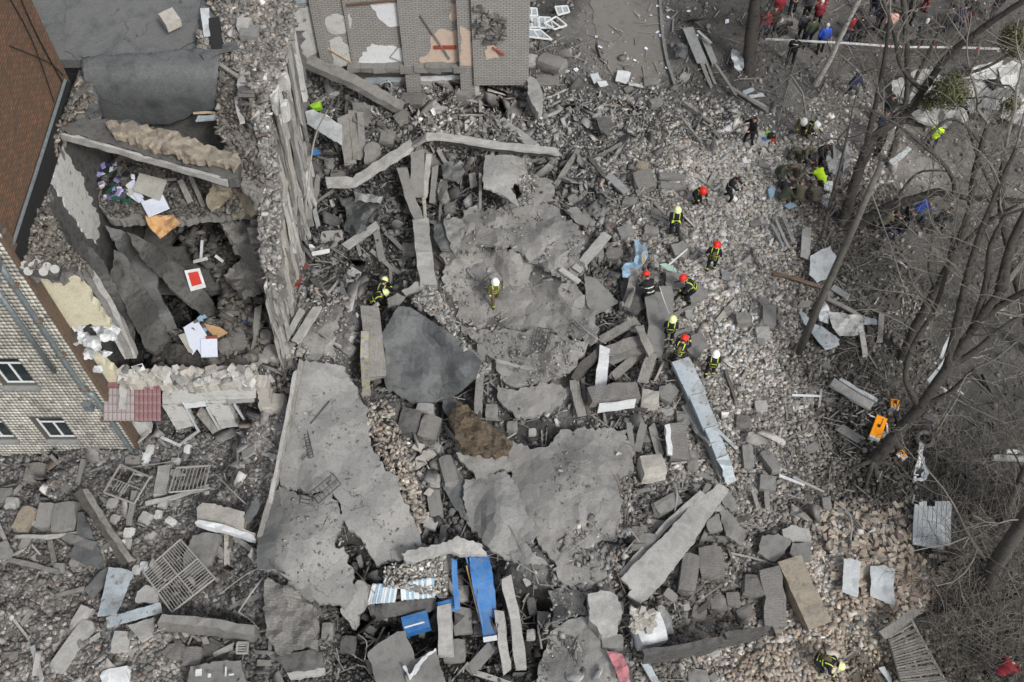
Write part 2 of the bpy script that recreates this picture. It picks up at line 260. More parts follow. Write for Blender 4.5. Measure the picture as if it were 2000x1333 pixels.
def thing(name, label, cat, loc=(0, 0, 0), group=None):
    return tag(node(name, None, loc), label, cat, group)
def base_of(vs):
    a = np.array([tuple(v) for v in vs]); return Vector((a[:, 0].mean(), a[:, 1].mean(), a[:, 2].min()))
def solo(name, geo, m, label, cat, group=None, smooth=False):
    """a thing that is one mesh: origin at its base"""
    vs, fs = geo; b = base_of(vs)
    return tag(node(name, mesh(name, [Vector(v)-b for v in vs], fs, m, smooth), b), label, cat, group)
def part(name, geo, m, par, smooth=False, label=None):
    vs, fs = geo; o0 = Vector((0, 0, 0)); q = par
    while q is not None: o0 = o0+Vector(q.location); q = q.parent
    b = base_of(vs)
    o = node(name, mesh(name, [Vector(v)-b for v in vs], fs, m, smooth), b-o0, par)
    if label: o['label'] = label
    return o
def struct(o): o['kind'] = 'structure'; return o
def stuff(o): o['kind'] = 'stuff'; return o
def cat_geo(*gs):
    V = []; Fc = []
    for vs, fs in gs:
        n = len(V); V += list(vs); Fc += [tuple(i+n for i in f) for f in fs]
    return V, Fc
def box(c, s, rot=(0, 0, 0), j=0.0):
    R = Euler(rot).to_matrix(); V = []
    for x in (-.5, .5):
        for y in (-.5, .5):
            for z in (-.5, .5):
                V.append(Vector(c)+R@Vector((x*s[0]+random.uniform(-j, j), y*s[1]+random.uniform(-j, j), z*s[2]+random.uniform(-j, j))))
    return V, [(0, 1, 3, 2), (4, 6, 7, 5), (0, 4, 5, 1), (2, 3, 7, 6), (0, 2, 6, 4), (1, 5, 7, 3)]
def boxab(a, b): # axis aligned from corner to corner
    return box([(p+q)/2 for p, q in zip(a, b)], [abs(q-p) for p, q in zip(a, b)])
def beam(path, w, h, j=0.0, seg=.5, up=Vector((0, 0, 1)), ragged=.0, taper=None):
    """rectangular section swept along 3D points; w across, h in up"""
    P = [Vector(p) for p in path]; pts = []
    for a, b in zip(P, P[1:]):
        n = max(1, int((b-a).length/seg))
        for k in range(n): pts.append(a.lerp(b, k/n))
    pts.append(P[-1]); V = []; Fc = []; n = len(pts)
    for i, p in enumerate(pts):
        d = (pts[min(i+1, n-1)]-pts[max(i-1, 0)]).normalized(); s = d.cross(up)
        s = s.normalized() if s.length > 1e-4 else Vector((1, 0, 0)); u = s.cross(d).normalized()
        k = 1 if taper is None else 1+(taper-1)*i/(n-1)
        e = ragged if i in (0, n-1) else 0
        for sx, sz in ((-1, -1), (1, -1), (1, 1), (-1, 1)):
            V.append(p+s*(sx*w/2*k+random.uniform(-j, j))+u*(sz*h/2*k+random.uniform(-j, j))+d*random.uniform(-e, e))
    for i in range(n-1):
        a = i*4
        for k in range(4): Fc.append((a+k, a+(k+1) % 4, a+4+(k+1) % 4, a+4+k))
    Fc.append((3, 2, 1, 0)); Fc.append((n*4-4, n*4-3, n*4-2, n*4-1)); return V, Fc
def tube(path, r, n=6, r2=None, close=True, lump=0.0):
    P = [Vector(p) for p in path]; V = []; Fc = []; m = len(P); u = None
    for i, p in enumerate(P):
        d = (P[min(i+1, m-1)]-P[max(i-1, 0)]).normalized()
        if u is None: u = d.orthogonal().normalized()
        u = (u-d*u.dot(d)); u = u.normalized() if u.length > 1e-5 else d.orthogonal().normalized()
        s = d.cross(u); rr = (r[i] if isinstance(r, (list, tuple)) else (r if r2 is None else r+(r2-r)*i/(m-1)))
        for k in range(n):
            a = 6.2832*k/n; V.append(p+(u*math.cos(a)+s*math.sin(a))*(rr*(1+random.uniform(-lump, lump)) if lump else rr))
    for i in range(m-1):
        for k in range(n): Fc.append((i*n+k, i*n+(k+1) % n, (i+1)*n+(k+1) % n, (i+1)*n+k))
    if close: Fc.append(tuple(range(n-1, -1, -1))); Fc.append(tuple(range((m-1)*n, m*n)))
    return V, Fc
def curve(P, n=8):
    """Catmull-Rom through points"""
    P = [Vector(p) for p in P]; out = []
    for i in range(len(P)-1):
        a = P[max(i-1, 0)]; b = P[i]; c = P[i+1]; d = P[min(i+2, len(P)-1)]
        for k in range(n):
            t = k/n; out.append(.5*((2*b)+(c-a)*t+(2*a-5*b+4*c-d)*t*t+(-a+3*b-3*c+d)*t**3))
    out.append(P[-1]); return out
def sheet(poly, proj, tv, step=14, ragged=3.0, seed=0, curl=None):
    """a broken flat piece: outline in photo pixels, proj(px,py)->3D top point, tv thickness vector (to the back)"""
    rnd = random.Random(seed*7919+len(poly)); B = []
    n = len(poly)
    for i in range(n):
        a = poly[i]; b = poly[(i+1) % n]; L = math.hypot(b[0]-a[0], b[1]-a[1]); k = max(1, int(L/5.5)) if ragged else 1
        nx, ny = -(b[1]-a[1])/(L+1e-6), (b[0]-a[0])/(L+1e-6)
        for q in range(k):
            t = q/k; e = 0 if q == 0 and ragged < 2.5 else ragged*(.9*float(vn((a[0]+(b[0]-a[0])*t)*.05, (a[1]+(b[1]-a[1])*t)*.05, seed+1))+.8*float(vn((a[0]+(b[0]-a[0])*t)*.16, (a[1]+(b[1]-a[1])*t)*.16, seed+2))+.5*rnd.uniform(-1, 1))
            B.append((a[0]+(b[0]-a[0])*t+nx*e, a[1]+(b[1]-a[1])*t+ny*e))
    nb = len(B); xs = [p[0] for p in B]; ys = [p[1] for p in B]; pts = list(B)
    def inside(x, y):
        c = False; j = nb-1
        for i in range(nb):
            if (B[i][1] > y) != (B[j][1] > y) and x < (B[j][0]-B[i][0])*(y-B[i][1])/(B[j][1]-B[i][1]+1e-9)+B[i][0]: c = not c
            j = i
        return c
    y = min(ys)+step/2
    while y < max(ys):
        x = min(xs)+step/2
        while x < max(xs):
            q = (x+rnd.uniform(-.3, .3)*step, y+rnd.uniform(-.3, .3)*step)
            if inside(*q): pts.append(q)
            x += step
        y += step
    r = geometry.delaunay_2d_cdt([Vector(p) for p in pts], [], [list(range(nb))], 1, 1e-4)
    v2, fs = r[0], r[2]; top = [proj(v.x, v.y) for v in v2]; N = len(top)
    cnt = {}
    for f in fs:
        for a, b in zip(f, f[1:]+f[:1]): cnt[(a, b)] = 1
    edge = [(a, b) for (a, b) in cnt if (b, a) not in cnt]
    Fc = []
    nrm = Vector((0, 0, 0))
    for f in fs[:40]: nrm += (top[f[1]]-top[f[0]]).cross(top[f[2]]-top[f[0]])
    flip = nrm.dot(Vector(tv)) > 0
    for f in fs:
        f = list(f); g = f[::-1]
        Fc.append(tuple(g if flip else f)); Fc.append(tuple(i+N for i in (f if flip else g)))
    for a, b in edge: Fc.append((a, b, b+N, a+N) if flip else (b, a, a+N, b+N))
    V = top+[p+Vector(tv) for p in top]
    return V, Fc
def zproj(ctrl, rel=True, amp=.03, fr=1.2, seed=0):
    """height from control pixels (px,py,z) blended smoothly; rel: z above the ground there"""
    C = [(c[0], c[1], (G(c[0], c[1]).z if rel else 0)+c[2]) for c in ctrl]
    def p(px, py):
        ws = 0; zs = 0
        for a, b, z in C:
            w = 1/((px-a)**2+(py-b)**2+150)**1.3; ws += w; zs += w*z
        z = zs/ws; q = un(px, py, z)
        return un(px, py, z+amp*float(fbm(q.x*fr, q.y*fr, seed, 3)))
    return p
def chunk_mesh(name, s, m, seed, rough=.12, n=3, flat=False):
    """irregular broken block with base at z=0"""
    rnd = random.Random(seed); V = []; idx = {}; Fc = []
    def vid(i, j, k):
        if (i, j, k) not in idx:
            x, y, z = (2*i/n-1, 2*j/n-1, 2*k/n-1); r = (abs(x)**4+abs(y)**4+abs(z)**4)**.25/max(abs(x), abs(y), abs(z), .01)
            q = 1/(r**(.55)); q *= 1+rnd.uniform(-rough, rough)
            V.append(Vector((x*s[0]/2*q, y*s[1]/2*q, z*s[2]/2*(1 if flat else q)+s[2]/2))); idx[(i, j, k)] = len(V)-1
        return idx[(i, j, k)]
    for a in range(n):
        for b in range(n):
            Fc += [(vid(a, b, 0), vid(a, b+1, 0), vid(a+1, b+1, 0), vid(a+1, b, 0)), (vid(a, b, n), vid(a+1, b, n), vid(a+1, b+1, n), vid(a, b+1, n)),
                   (vid(a, 0, b), vid(a+1, 0, b), vid(a+1, 0, b+1), vid(a, 0, b+1)), (vid(a, n, b), vid(a, n, b+1), vid(a+1, n, b+1), vid(a+1, n, b)),
                   (vid(0, a, b), vid(0, a, b+1), vid(0, a+1, b+1), vid(0, a+1, b)), (vid(n, a, b), vid(n, a+1, b), vid(n, a+1, b+1), vid(n, a, b+1))]
    return mesh(name, V, Fc, m)
# unit boxes in bulk
BQ = np.array([(0, 1, 3, 2), (4, 6, 7, 5), (0, 4, 5, 1), (2, 3, 7, 6), (0, 2, 6, 4), (1, 5, 7, 3)])
BU = np.array([(x, y, z) for x in (-.5, .5) for y in (-.5, .5) for z in (-.5, .5)])
def bulk(C, S, R, tint, name, m, jit=.13):
    """C centres (n,3), S sizes (n,3), R eulers (n,3)"""
    n = len(C); U = BU[None]*(1+RNG.uniform(-jit, jit, (n, 8, 3))*2)*S[:, None, :]
    cx, sx = np.cos(R[:, 0]), np.sin(R[:, 0]); cy, sy = np.cos(R[:, 1]), np.sin(R[:, 1]); cz, sz = np.cos(R[:, 2]), np.sin(R[:, 2])
    x, y, z = U[..., 0], U[..., 1], U[..., 2]
    y, z = y*cx[:, None]-z*sx[:, None], y*sx[:, None]+z*cx[:, None]
    x, z = x*cy[:, None]+z*sy[:, None], -x*sy[:, None]+z*cy[:, None]
    x, y = x*cz[:, None]-y*sz[:, None], x*sz[:, None]+y*cz[:, None]
    V = np.stack([x, y, z], -1)+C[:, None, :]
    Q = (BQ[None]+np.arange(n)[:, None, None]*8).reshape(-1, 4)
    return npmesh(name, V.reshape(-1, 3), Q, m, np.repeat(tint, 6, 0))
# where a thing is, told by what one can find near it
MARKS = []
def mark(px, py, phrase): MARKS.append((px, py, phrase))
def where(px, py, skip=0, k=0):
    d = sorted((math.hypot(px-a, (py-b)*1.1), a, b, s) for a, b, s in MARKS)
    dd, a, b, s = d[k]
    dx, dy = px-a, py-b
    if dd < 26: r = 'touching'
    elif abs(dx) > 1.6*abs(dy): r = 'right of' if dx > 0 else 'left of'
    elif abs(dy) > 1.6*abs(dx): r = 'below' if dy > 0 else 'above'
    else: r = ('lower' if dy > 0 else 'upper')+(' right of' if dx > 0 else ' left of')
    if 26 <= dd < 60: r = 'just '+r
    return r+' '+s
def autolabel(desc, px, py):
    for k in range(12):
        l = desc+' '+where(px, py, k=k)
        if l not in LABELS and len(l.split()) <= 16: return l
    for k in range(12):
        for q in range(12):
            l = desc+' '+where(px, py, k=k)+', '+where(px, py, k=q)
            if k != q and l not in LABELS and len(l.split()) <= 16: return l
    return desc+' '+where(px, py)
# ================================================================ landmarks used in labels
for a in [(1711,838,'the orange case'),(1745,790,'the small orange box under the branches'),(1823,1030,'the corrugated white sheet'),(1670,1130,'the white sheet under tan bricks'),(1560,690,'the foot of the bare pole'),
 (964,575,'the lone firefighter on the dusty slab'),(1388,505,'the firefighter in a red helmet on open rubble'),(1380,820,'the long pale blue metal duct'),(1320,1060,'the long smooth concrete slab'),(1240,500,'the pale blue cloth'),
 (940,1170,'the blue cabinet'),(255,785,'the red awning'),(400,660,'the white papers in the lower room'),(290,380,'the papers on the upper floor'),(840,700,'the big dark curved slab'),(935,840,'the brown fibrous mat'),
 (870,70,'the standing brick wall'),(300,170,'the hanging dark roof sheet'),(1310,360,'the two stacked masonry blocks'),(660,850,'the large smooth screed slab'),(1060,45,'the blown out window frames'),(1600,510,'the white sheet by the pole'),
 (1110,930,'the central pale slab'),(1215,790,'the masonry beam with white plaster'),(340,1120,'the steel window grille'),(225,1150,'the pale blue metal tray'),(430,1010,'the pale fallen lintel'),(1258,1225,'the square white gatepost'),
 (1570,1160,'the long tan wall fragment'),(1665,765,'the pale metal trough'),(1000,350,'the tilted pale plate'),(740,310,'the bent concrete beam'),(1370,110,'the leaning boards near the kerb'),(1215,150,'the white square panel'),
 (540,800,'the broken white pier'),(620,630,'the dusty mound by the torn wall'),(1510,570,'the fallen branch of the pole'),(1830,270,'the officer in a lime vest'),(700,260,'the upright grey planks'),(1100,1230,'the cracked slab at the bottom edge'),
 (120,1010,'the row of concrete blocks'),(1480,660,'the pair of grey blocks on open rubble'),(1340,950,'the top end of the long smooth slab'),(900,480,'the dusty hollow'),(800,1230,'the small blue cabinet'),(560,1260,'the dark shelf slab at the bottom'),
 (850,930,'the fan of pale stone scraps'),(1200,630,'the crossed timbers'),(1500,250,'the colourful bags'),(1620,310,'the grey tarpaulin'),(60,1250,'the lower left corner of rubble'),(380,1290,'the slab with white marks'),
 (1870,190,'the crushed white van'),(1430,130,'the crumpled white bag')]: mark(*a)
# ================================================================ ground
def axis(a, b, st, lo, hi, n):
    m = list(np.arange(a, b, st)); g = (abs(lo-a))**(1/n) if n else 0
    L = [a-(1.0*(k**2.2)) for k in range(1, 14)][::-1]; R = [b+(1.0*(k**2.2)) for k in range(1, 14)]
    return np.array(L+m+R)
gx = axis(-28, 28, .13, 0, 0, 1); gy = axis(8, 46, .13, 0, 0, 1)
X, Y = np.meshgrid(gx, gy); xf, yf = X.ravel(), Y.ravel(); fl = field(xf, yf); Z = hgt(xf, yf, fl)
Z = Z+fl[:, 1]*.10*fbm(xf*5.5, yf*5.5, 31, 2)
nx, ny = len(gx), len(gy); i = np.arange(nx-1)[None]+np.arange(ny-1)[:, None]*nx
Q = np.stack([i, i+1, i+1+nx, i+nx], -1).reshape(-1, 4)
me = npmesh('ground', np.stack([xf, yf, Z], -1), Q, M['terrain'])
tint = fl[:, 3:6]*(.78+.22*fbm(xf*.8, yf*.8, 41, 3)[:, None]*.8)*(1.14-.74*np.clip(fl[:, 2:3], 0, 1))  # darker under dense rubble: dark soil plus painted shade of the gaps
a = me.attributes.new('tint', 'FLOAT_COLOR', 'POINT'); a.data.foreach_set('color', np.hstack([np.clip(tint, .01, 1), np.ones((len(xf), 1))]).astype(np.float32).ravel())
me.polygons.foreach_set('use_smooth', [False]*len(me.polygons))
struct(node('ground', me))
sk = node('asphalt_path', mesh('asphalt_path', *sheet([(1140,-60),(1285,-60),(1292,60),(1300,150),(1230,165),(1180,140),(1165,60)], lambda x, y: G(x, y, .035), (0, 0, -.03), 16, 4, 3), mat('worn_asphalt', (.13, .122, .112), (.17, .16, .147), 2.5, .95, .3, c3=(.145, .135, .124))))
struct(sk)
# kerb
kp = [G(x, y, .08) for x, y in ((1288,-40),(1290,20),(1294,70),(1303,120),(1318,168))]
kb = thing('kerb', 'low broken kerb edging the pale path at the top', 'kerb', kp[2])
for a, b in zip(curve(kp, 3), curve(kp, 3)[1:]): part('kerb_stone', beam([a, a.lerp(b, .96)], .14, .2, .012), M['conc'], kb)
# ================================================================ loose rubble (nobody could count it)
def scatter(n, lo, hi, seed, name, xr=(-26.5, 26.5), yr=(8.3, 45), flat=.6, pw=1.7, dmin=0., maxd=1):
    g = np.random.default_rng(seed)
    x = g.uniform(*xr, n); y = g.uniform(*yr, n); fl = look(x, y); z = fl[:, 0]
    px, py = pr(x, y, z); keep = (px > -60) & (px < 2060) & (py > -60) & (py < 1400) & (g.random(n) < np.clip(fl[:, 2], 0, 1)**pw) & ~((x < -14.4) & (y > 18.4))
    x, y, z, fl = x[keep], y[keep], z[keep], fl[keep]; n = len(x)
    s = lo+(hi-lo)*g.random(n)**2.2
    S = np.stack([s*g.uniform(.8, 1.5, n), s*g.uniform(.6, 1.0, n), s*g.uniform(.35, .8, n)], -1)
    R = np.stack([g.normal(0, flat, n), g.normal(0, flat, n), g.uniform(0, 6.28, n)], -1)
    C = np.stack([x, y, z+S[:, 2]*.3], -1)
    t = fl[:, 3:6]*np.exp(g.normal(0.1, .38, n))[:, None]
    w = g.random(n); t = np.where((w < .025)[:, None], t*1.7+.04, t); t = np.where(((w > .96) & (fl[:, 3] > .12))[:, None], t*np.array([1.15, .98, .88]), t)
    return C, S, R, np.clip(t, .01, .75), name
for a in ((200000, .025, .09, 1, 'fine_rubble'), (105000, .06, .19, 2, 'loose_rubble'), (5000, .16, .34, 3, 'coarse_rubble')):
    C_, S_, R_, T_, nm = scatter(*a)
    print(nm, len(C_)); stuff(tag(node(nm, bulk(C_, S_, R_, T_, nm, M['rubble'])), {'fine_rubble': 'fine crumbs of brick and mortar over the whole site', 'loose_rubble': 'fist sized broken brick rubble over the whole site', 'coarse_rubble': 'head sized broken masonry rubble over the whole site'}[nm], 'rubble'))
def shards(n, lo, hi, seed, name, label):
    C, S, R, T, nm = scatter(n, lo, hi, seed, name, pw=2.2); g = np.random.default_rng(seed+50); ax, ay = pr(C[:, 0], C[:, 1], C[:, 2]); kp = ((ax < 1260) & ~((ax < 520) & (ay > 930))) | (g.random(len(C)) < .22); C, S, R, T = C[kp], S[kp], R[kp], T[kp]; m = len(C)
    S[:, 0] *= g.uniform(.9, 1.9, m); S[:, 1] *= g.uniform(.5, 1.1, m); S[:, 2] = g.uniform(.012, .05, m); R[:, :2] = g.normal(0, .75, (m, 2)); C[:, 2] += S[:, 0]*np.abs(np.sin(R[:, 1]))*.3
    T = np.clip(T*g.uniform(.9, 1.5, m)[:, None], .01, .7); stuff(tag(node(name, bulk(C, S, R, T, nm, M['rubble'], .22)), label, 'rubble'))
C_, S_, R_, T_, nm = scatter(60000, .07, .19, 33, 'pale_stones', xr=(4, 17), yr=(9, 34), pw=1.4); ax, ay = pr(C_[:, 0], C_[:, 1], C_[:, 2]); kp = (ax > 1180+60*vn(C_[:, 0], C_[:, 1], 8)) & (C_[:, 2] < 3); C_, S_, R_, T_ = C_[kp], S_[kp], R_[kp], T_[kp]; C_[:, 2] += .02; T_ = np.clip(T_*1.0*np.array([1.03, 1.0, .95]), 0, .45)
stuff(tag(node(nm, bulk(C_, S_, R_, T_, nm, M['rubble'], .1)), 'carpet of pale fist sized stones right of the collapse', 'rubble'))
C_, S_, R_, T_, nm = scatter(90000, .08, .2, 34, 'brick_rubble', xr=(-26.5, -6), yr=(9, 19), pw=1.4); kp = C_[:, 2] < 2; C_, S_, R_, T_ = C_[kp], S_[kp], R_[kp], T_[kp]; C_[:, 2] += .03
stuff(tag(node(nm, bulk(C_, S_, R_, T_*.9, nm, M['rubble'], .1)), 'brick rubble covering the lower left ground', 'rubble'))
shards(26000, .09, .32, 31, 'thin_shards', 'thin jagged plates of plaster and tile sticking out of the rubble')
shards(2600, .3, .75, 32, 'broken_plates', 'larger thin broken plates tilted in the rubble')
def sticks(n, seed, name, label, px_poly=None, lo=.3, hi=1.3, m='wood', th=.03):
    g = random.Random(seed); V = []; Fc = []
    k = 0
    while k < n:
        px, py = g.uniform(0, 2000), g.uniform(0, 1333)
        if px < 500 and py < 860: continue
        if px_poly and not px_poly(px, py): continue
        p = G(px, py, .1); a = g.uniform(0, 6.28); L = g.uniform(lo, hi); d = Vector((math.cos(a), math.sin(a), g.uniform(-.15, .25)))*L/2
        q = beam([p-d, p+d], g.uniform(.5, 2)*th, th*.6, .004, 9); b = len(V); V += q[0]; Fc += [tuple(i+b for i in f) for f in q[1]]; k += 1
    o = node(name, mesh(name, V, Fc, M[m])); stuff(tag(o, label, 'debris')); return o
sticks(1500, 5, 'splinters', 'grey timber splinters lying in the rubble', lambda x, y: x < 1700 and (x > 540 or y < 1000 or (x+y) % 5 < 1))
sticks(420, 6, 'lath_scraps', 'pale lath scraps lying in the rubble', lambda x, y: x < 1800, .2, .7, 'dustlight', .03)
sticks(700, 8, 'fallen_twigs', 'thin fallen twigs on the soil under the trees', lambda x, y: x > 1500, .4, 1.6, 'twig', .014)
# ================================================================ tower: cream tiled front and orange brick side
tw = thing('school_building', 'standing block with cream tiled front and orange brown brick side wall at left', 'building', (-17, 18.5, -1))
XE = -14.35; YS = 18.5
def zb(x): return -1.6
WIN = [(-17.45, -16.38, .40, 2.05), (-19.75, -18.68, .40, 2.05), (-17.45, -16.38, 4.42, 6.18), (-19.75, -18.68, 4.42, 6.18), (-17.45, -16.38, 8.4, 10.2)]
xs = sorted({-30, XE}|{w[0] for w in WIN}|{w[1] for w in WIN}); zs = sorted({-1.8, 17.5}|{w[2] for w in WIN}|{w[3] for w in WIN})
gs = []
for x0, x1 in zip(xs, xs[1:]):
    for z0, z1 in zip(zs, zs[1:]):
        if any(w[0] <= x0 and x1 <= w[1] and w[2] <= z0 and z1 <= w[3] for w in WIN): continue
        gs.append(boxab((x0, YS+.03, z0), (x1, YS+.4, z1)))
part('front_wall', cat_geo(*gs), M['grout'], tw)
# tiles, proud of the grout
C_ = []; S_ = []; rowh = .2; z = -1.2; r = 0
while z < 13.5:
    x = -21.6+(0.0 if r % 2 else 0.0)
    while x < XE-.02:
        if not any(w[0]-.02 < x+.14 and x < w[1]+.02 and w[2]-.1 < z+.19 and z < w[3]+.02 for w in WIN):
            C_.append((x+.075, YS+.012+random.uniform(-.003, .003), z+.1)); S_.append((.132, .04, .176))
        x += .15
    z += rowh; r += 1
C_ = np.array(C_); S_ = np.array(S_); n = len(C_)
nn = vn(C_[:, 0]*.9, C_[:, 2]*.7, 77); lum = (.93+.12*RNG.normal(size=n)+.13*nn+.13*vn(C_[:, 0]*4, C_[:, 2]*.35, 78))[:, None]; T_ = np.array([.42, .405, .36])[None]*np.clip(lum, .5, 1.4)
st = (RNG.random(n) < .03)[:, None]; T_ = np.where(st, T_*.55, T_)
tl = node('facade_tiles', bulk(C_, S_, np.zeros((n, 3)), T_, 'facade_tiles', M['tile'], .01), (0, 0, 0), tw); tl.location = -Vector(tw.location); stuff(tl)
part('side_wall', boxab((XE-.4, YS+.4, -1.8), (XE, 25.72, 17.5)), M['orangebrick'], tw)
part('corner_strip', boxab((XE-.02, YS-.02, -1.7), (XE+.1, YS+.38, 12.6)), mat('brown_render', (.09, .065, .045), (.14, .1, .075), 6, .95, .5), tw)
part('rear_wall', boxab((-30, 25.32, -1.8), (XE-.4, 25.72, 17.5)), M['orangebrick'], tw)
part('flat_roof', boxab((-30, YS+.4, 17.2), (XE-.4, 25.3, 17.45)), M['felt2'], tw)
for x0, x1, z0, z1 in WIN:
    w = part('window', cat_geo(boxab((x0, YS+.14, z0), (x0+.07, YS+.22, z1)), boxab((x1-.07, YS+.14, z0), (x1, YS+.22, z1)), boxab((x0+.07, YS+.14, z0), (x1-.07, YS+.22, z0+.07)), boxab((x0+.07, YS+.14, z1-.07), (x1-.07, YS+.22, z1)),
        boxab((x0+.07, YS+.142, z1-.52), (x1-.07, YS+.218, z1-.45)), boxab(((x0+x1)/2-.035, YS+.141, z0+.07), ((x0+x1)/2+.035, YS+.219, z1-.52))), M['whiteframe'], tw)
    part('pane', boxab((x0+.07, YS+.17, z0+.07), (x1-.07, YS+.19, z1-.07)), M['glass'], w)
    part('sill', boxab((x0-.12, YS-.16, z0-.09), (x1+.12, YS+.14, z0-.01)), M['sheetgrey'], w)
pp = [(-14.75, YS-.12, 11.6), (-14.75, YS-.12, 4.6), (-14.55, YS-.14, 3.9), (-14.5, YS-.16, -.7)]
dp = part('downpipe', tube(curve(pp, 6), .085, 8), M['zinc'], tw, True)
part('hopper', beam([(-14.8, YS-.2, 11.9), (-14.8, YS-.2, 11.45)], .42, .34, 0, 1, Vector((0, 1, 0)), taper=.5), M['zinc'], dp)
part('hopper_spout', tube([(-14.95, YS-.2, 11.45), (-15.0, YS-.25, 10.9)], .08, 8), M['zinc'], dp)
part('downpipe', tube([(-15.35, YS-.12, 10.6), (-15.35, YS-.12, 8.5), (-15.32, YS-.13, 5.6)], .08, 8), M['zinc'], tw, True, 'broken off dark downpipe ending above the second floor window')
for z in (10.5, 8.6, 6.6, 4.4, 2.2): part('pipe_bracket', boxab((-14.87, YS-.22, z), (-14.6, YS+.0, z+.05)), M['rust'], tw)
part('wall_box', box((-15.0, YS-.12, 3.2), (.3, .22, .42)), M['zinc'], tw)
part('flashing_pipe', tube([(XE+.09, 18.7, 12.05), (XE+.09, 21.6, 12.05), (XE+.1, 25.3, 12.1)], .055, 6), M['zinc'], tw, label='long pale pipe along the foot of the brick side wall')
part('cable', tube(curve([(XE+.05, 25.2, 12.0), (XE+.06, 25.0, 14.5), (XE+.05, 25.3, 17)], 5), .025, 4), M['black'], tw)
part('cable', tube(curve([(XE+.05, 24.2, 12.2), (XE+.08, 24.6, 14.5), (XE+.05, 24.4, 17)], 5), .02, 4), M['black'], tw)
part('cable', tube(curve([(XE+.05, 25.4, 12.2), (XE+.08, 24.9, 13.2), (XE+.05, 23.4, 15.2)], 5), .015, 4), M['black'], tw)
part('flashing_base', boxab((XE+.003, 18.6, 11.2), (XE+.14, 25.5, 11.85)), M['black'], tw)
# ================================================================ collapsed block beside it
cb = thing('collapsed_building', 'torn open three storey block with bare rooms right of the brick tower', 'building', (-11, 22, 0))
def absz(ctrl, amp=.03, fr=1.2, seed=0): return zproj(ctrl, False, amp, fr, seed)
def pz(z, amp=.0, s=0): return lambda x, y: un(x, y, z+amp*float(vn(x*.08, y*.08, s)))
part('roof_deck', boxab((-20, 26.35, 11.65), (-8.3, 42, 12.0)), M['felt2'], cb)
part('roof_felt', sheet([(128,-30),(395,-30),(390,30),(385,75),(330,108),(250,112),(150,112),(128,100)], absz([(128,0,12.04),(390,0,12.06),(250,110,12.05)], .01), (0, 0, -.03), 16, 4, 5), M['felt2'], cb)
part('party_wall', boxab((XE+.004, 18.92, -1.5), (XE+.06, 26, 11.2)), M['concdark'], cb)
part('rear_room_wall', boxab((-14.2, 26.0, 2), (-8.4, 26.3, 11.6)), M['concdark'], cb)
part('plaster_wall', sheet([(118,270),(130,292),(165,360),(195,430),(189,482),(163,452),(148,432),(128,398),(112,372),(98,352),(108,310)], lambda x, y: unX(x, y, XE+.12), (-.05, 0, 0), 14, 5, 6), M['plaster'], cb)
part('upper_floor', sheet([(178,330),(250,300),(420,318),(505,325),(506,418),(420,424),(345,432),(270,432),(215,428),(196,402)], absz([(200,400,7.9),(500,410,8.1),(300,310,8.0)], .04), (0, 0, -.32), 16, 4, 7), M['conc'], cb)
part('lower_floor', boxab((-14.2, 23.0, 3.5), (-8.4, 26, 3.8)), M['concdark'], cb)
def hang(x, y):
    z = float(np.interp(y, [90, 128, 155, 185, 215, 250], [12.42, 12.3, 12.02, 11.45, 10.7, 9.75]))+.12*math.sin((x-160)/270*math.pi)*(y > 120)*(1-(y-120)/140)
    return un(x, y, z+.02*float(fbm(x*.02, y*.02, 5, 3)))
part('hanging_roof_sheet', sheet([(158,112),(200,106),(300,104),(385,94),(428,106),(424,160),(418,215),(380,222),(330,243),(270,246),(215,240),(190,225),(165,180)], hang, (0, .03, -.06), 12, 2.2, 8), M['felt'], cb, True)
part('roof_curl', sheet([(163,165),(182,175),(195,215),(200,242),(180,238),(166,215)], absz([(163,165,11.9),(195,240,11.0),(190,190,11.9)], .05), (0, 0, -.05), 10, 2, 9), M['felt2'], cb)
part('roof_edge_slab', sheet([(118,246),(175,232),(255,236),(330,258),(400,282),(466,308),(464,346),(445,350),(330,315),(230,286),(124,257)], absz([(120,250,11.6),(250,250,11.45),(460,320,11.1),(400,330,11.15),(200,270,11.5)], .02), (0, 0, -.42), 12, 2.5, 10), M['concdark'], cb)
part('slab_edge_render', beam([un(119,258,11.45)+Vector((0,-.16,.03)), un(230,288,11.3)+Vector((0,-.16,.03)), un(330,317,11.1)+Vector((0,-.16,.03)), un(446,352,10.95)+Vector((0,-.16,.03))], .1, .26, .025, .3), M['dustlight'], cb)
part('earth_crust', sheet([(205,238),(255,236),(330,258),(400,282),(462,306),(455,326),(400,312),(350,305),(300,288),(262,276),(225,262)], absz([(205,240,11.75),(330,270,11.75),(460,312,11.4)], .12, 3.5, 4), (0, 0, -.22), 9, 5, 11), M['concbrown'], cb)
part('torn_ledge', sheet([(150,158),(185,150),(180,200),(150,225),(120,250),(112,300),(98,345),(92,400),(110,440),(130,478),(175,520),(130,535),(40,528),(30,492),(60,425),(85,340),(108,262)], absz([(160,160,11.8),(120,250,11.6),(95,350,11.0),(70,440,11.2),(60,520,11.2),(170,520,10.3),(120,460,10.0)], .22, 2.5, 2), (0, 0, -.5), 11, 5, 12), M['masonrytop'], cb)
part('roof_shelf', sheet([(425,108),(470,115),(495,160),(515,235),(518,330),(498,400),(468,345),(440,330),(470,300),(430,250),(425,170)], absz([(430,110,12),(500,200,11.6),(510,330,10.6),(500,390,9.9),(430,250,10.6),(460,320,10.5)], .12, 2.5, 9), (0, 0, -.35), 12, 5, 13), M['masonrytop'], cb)
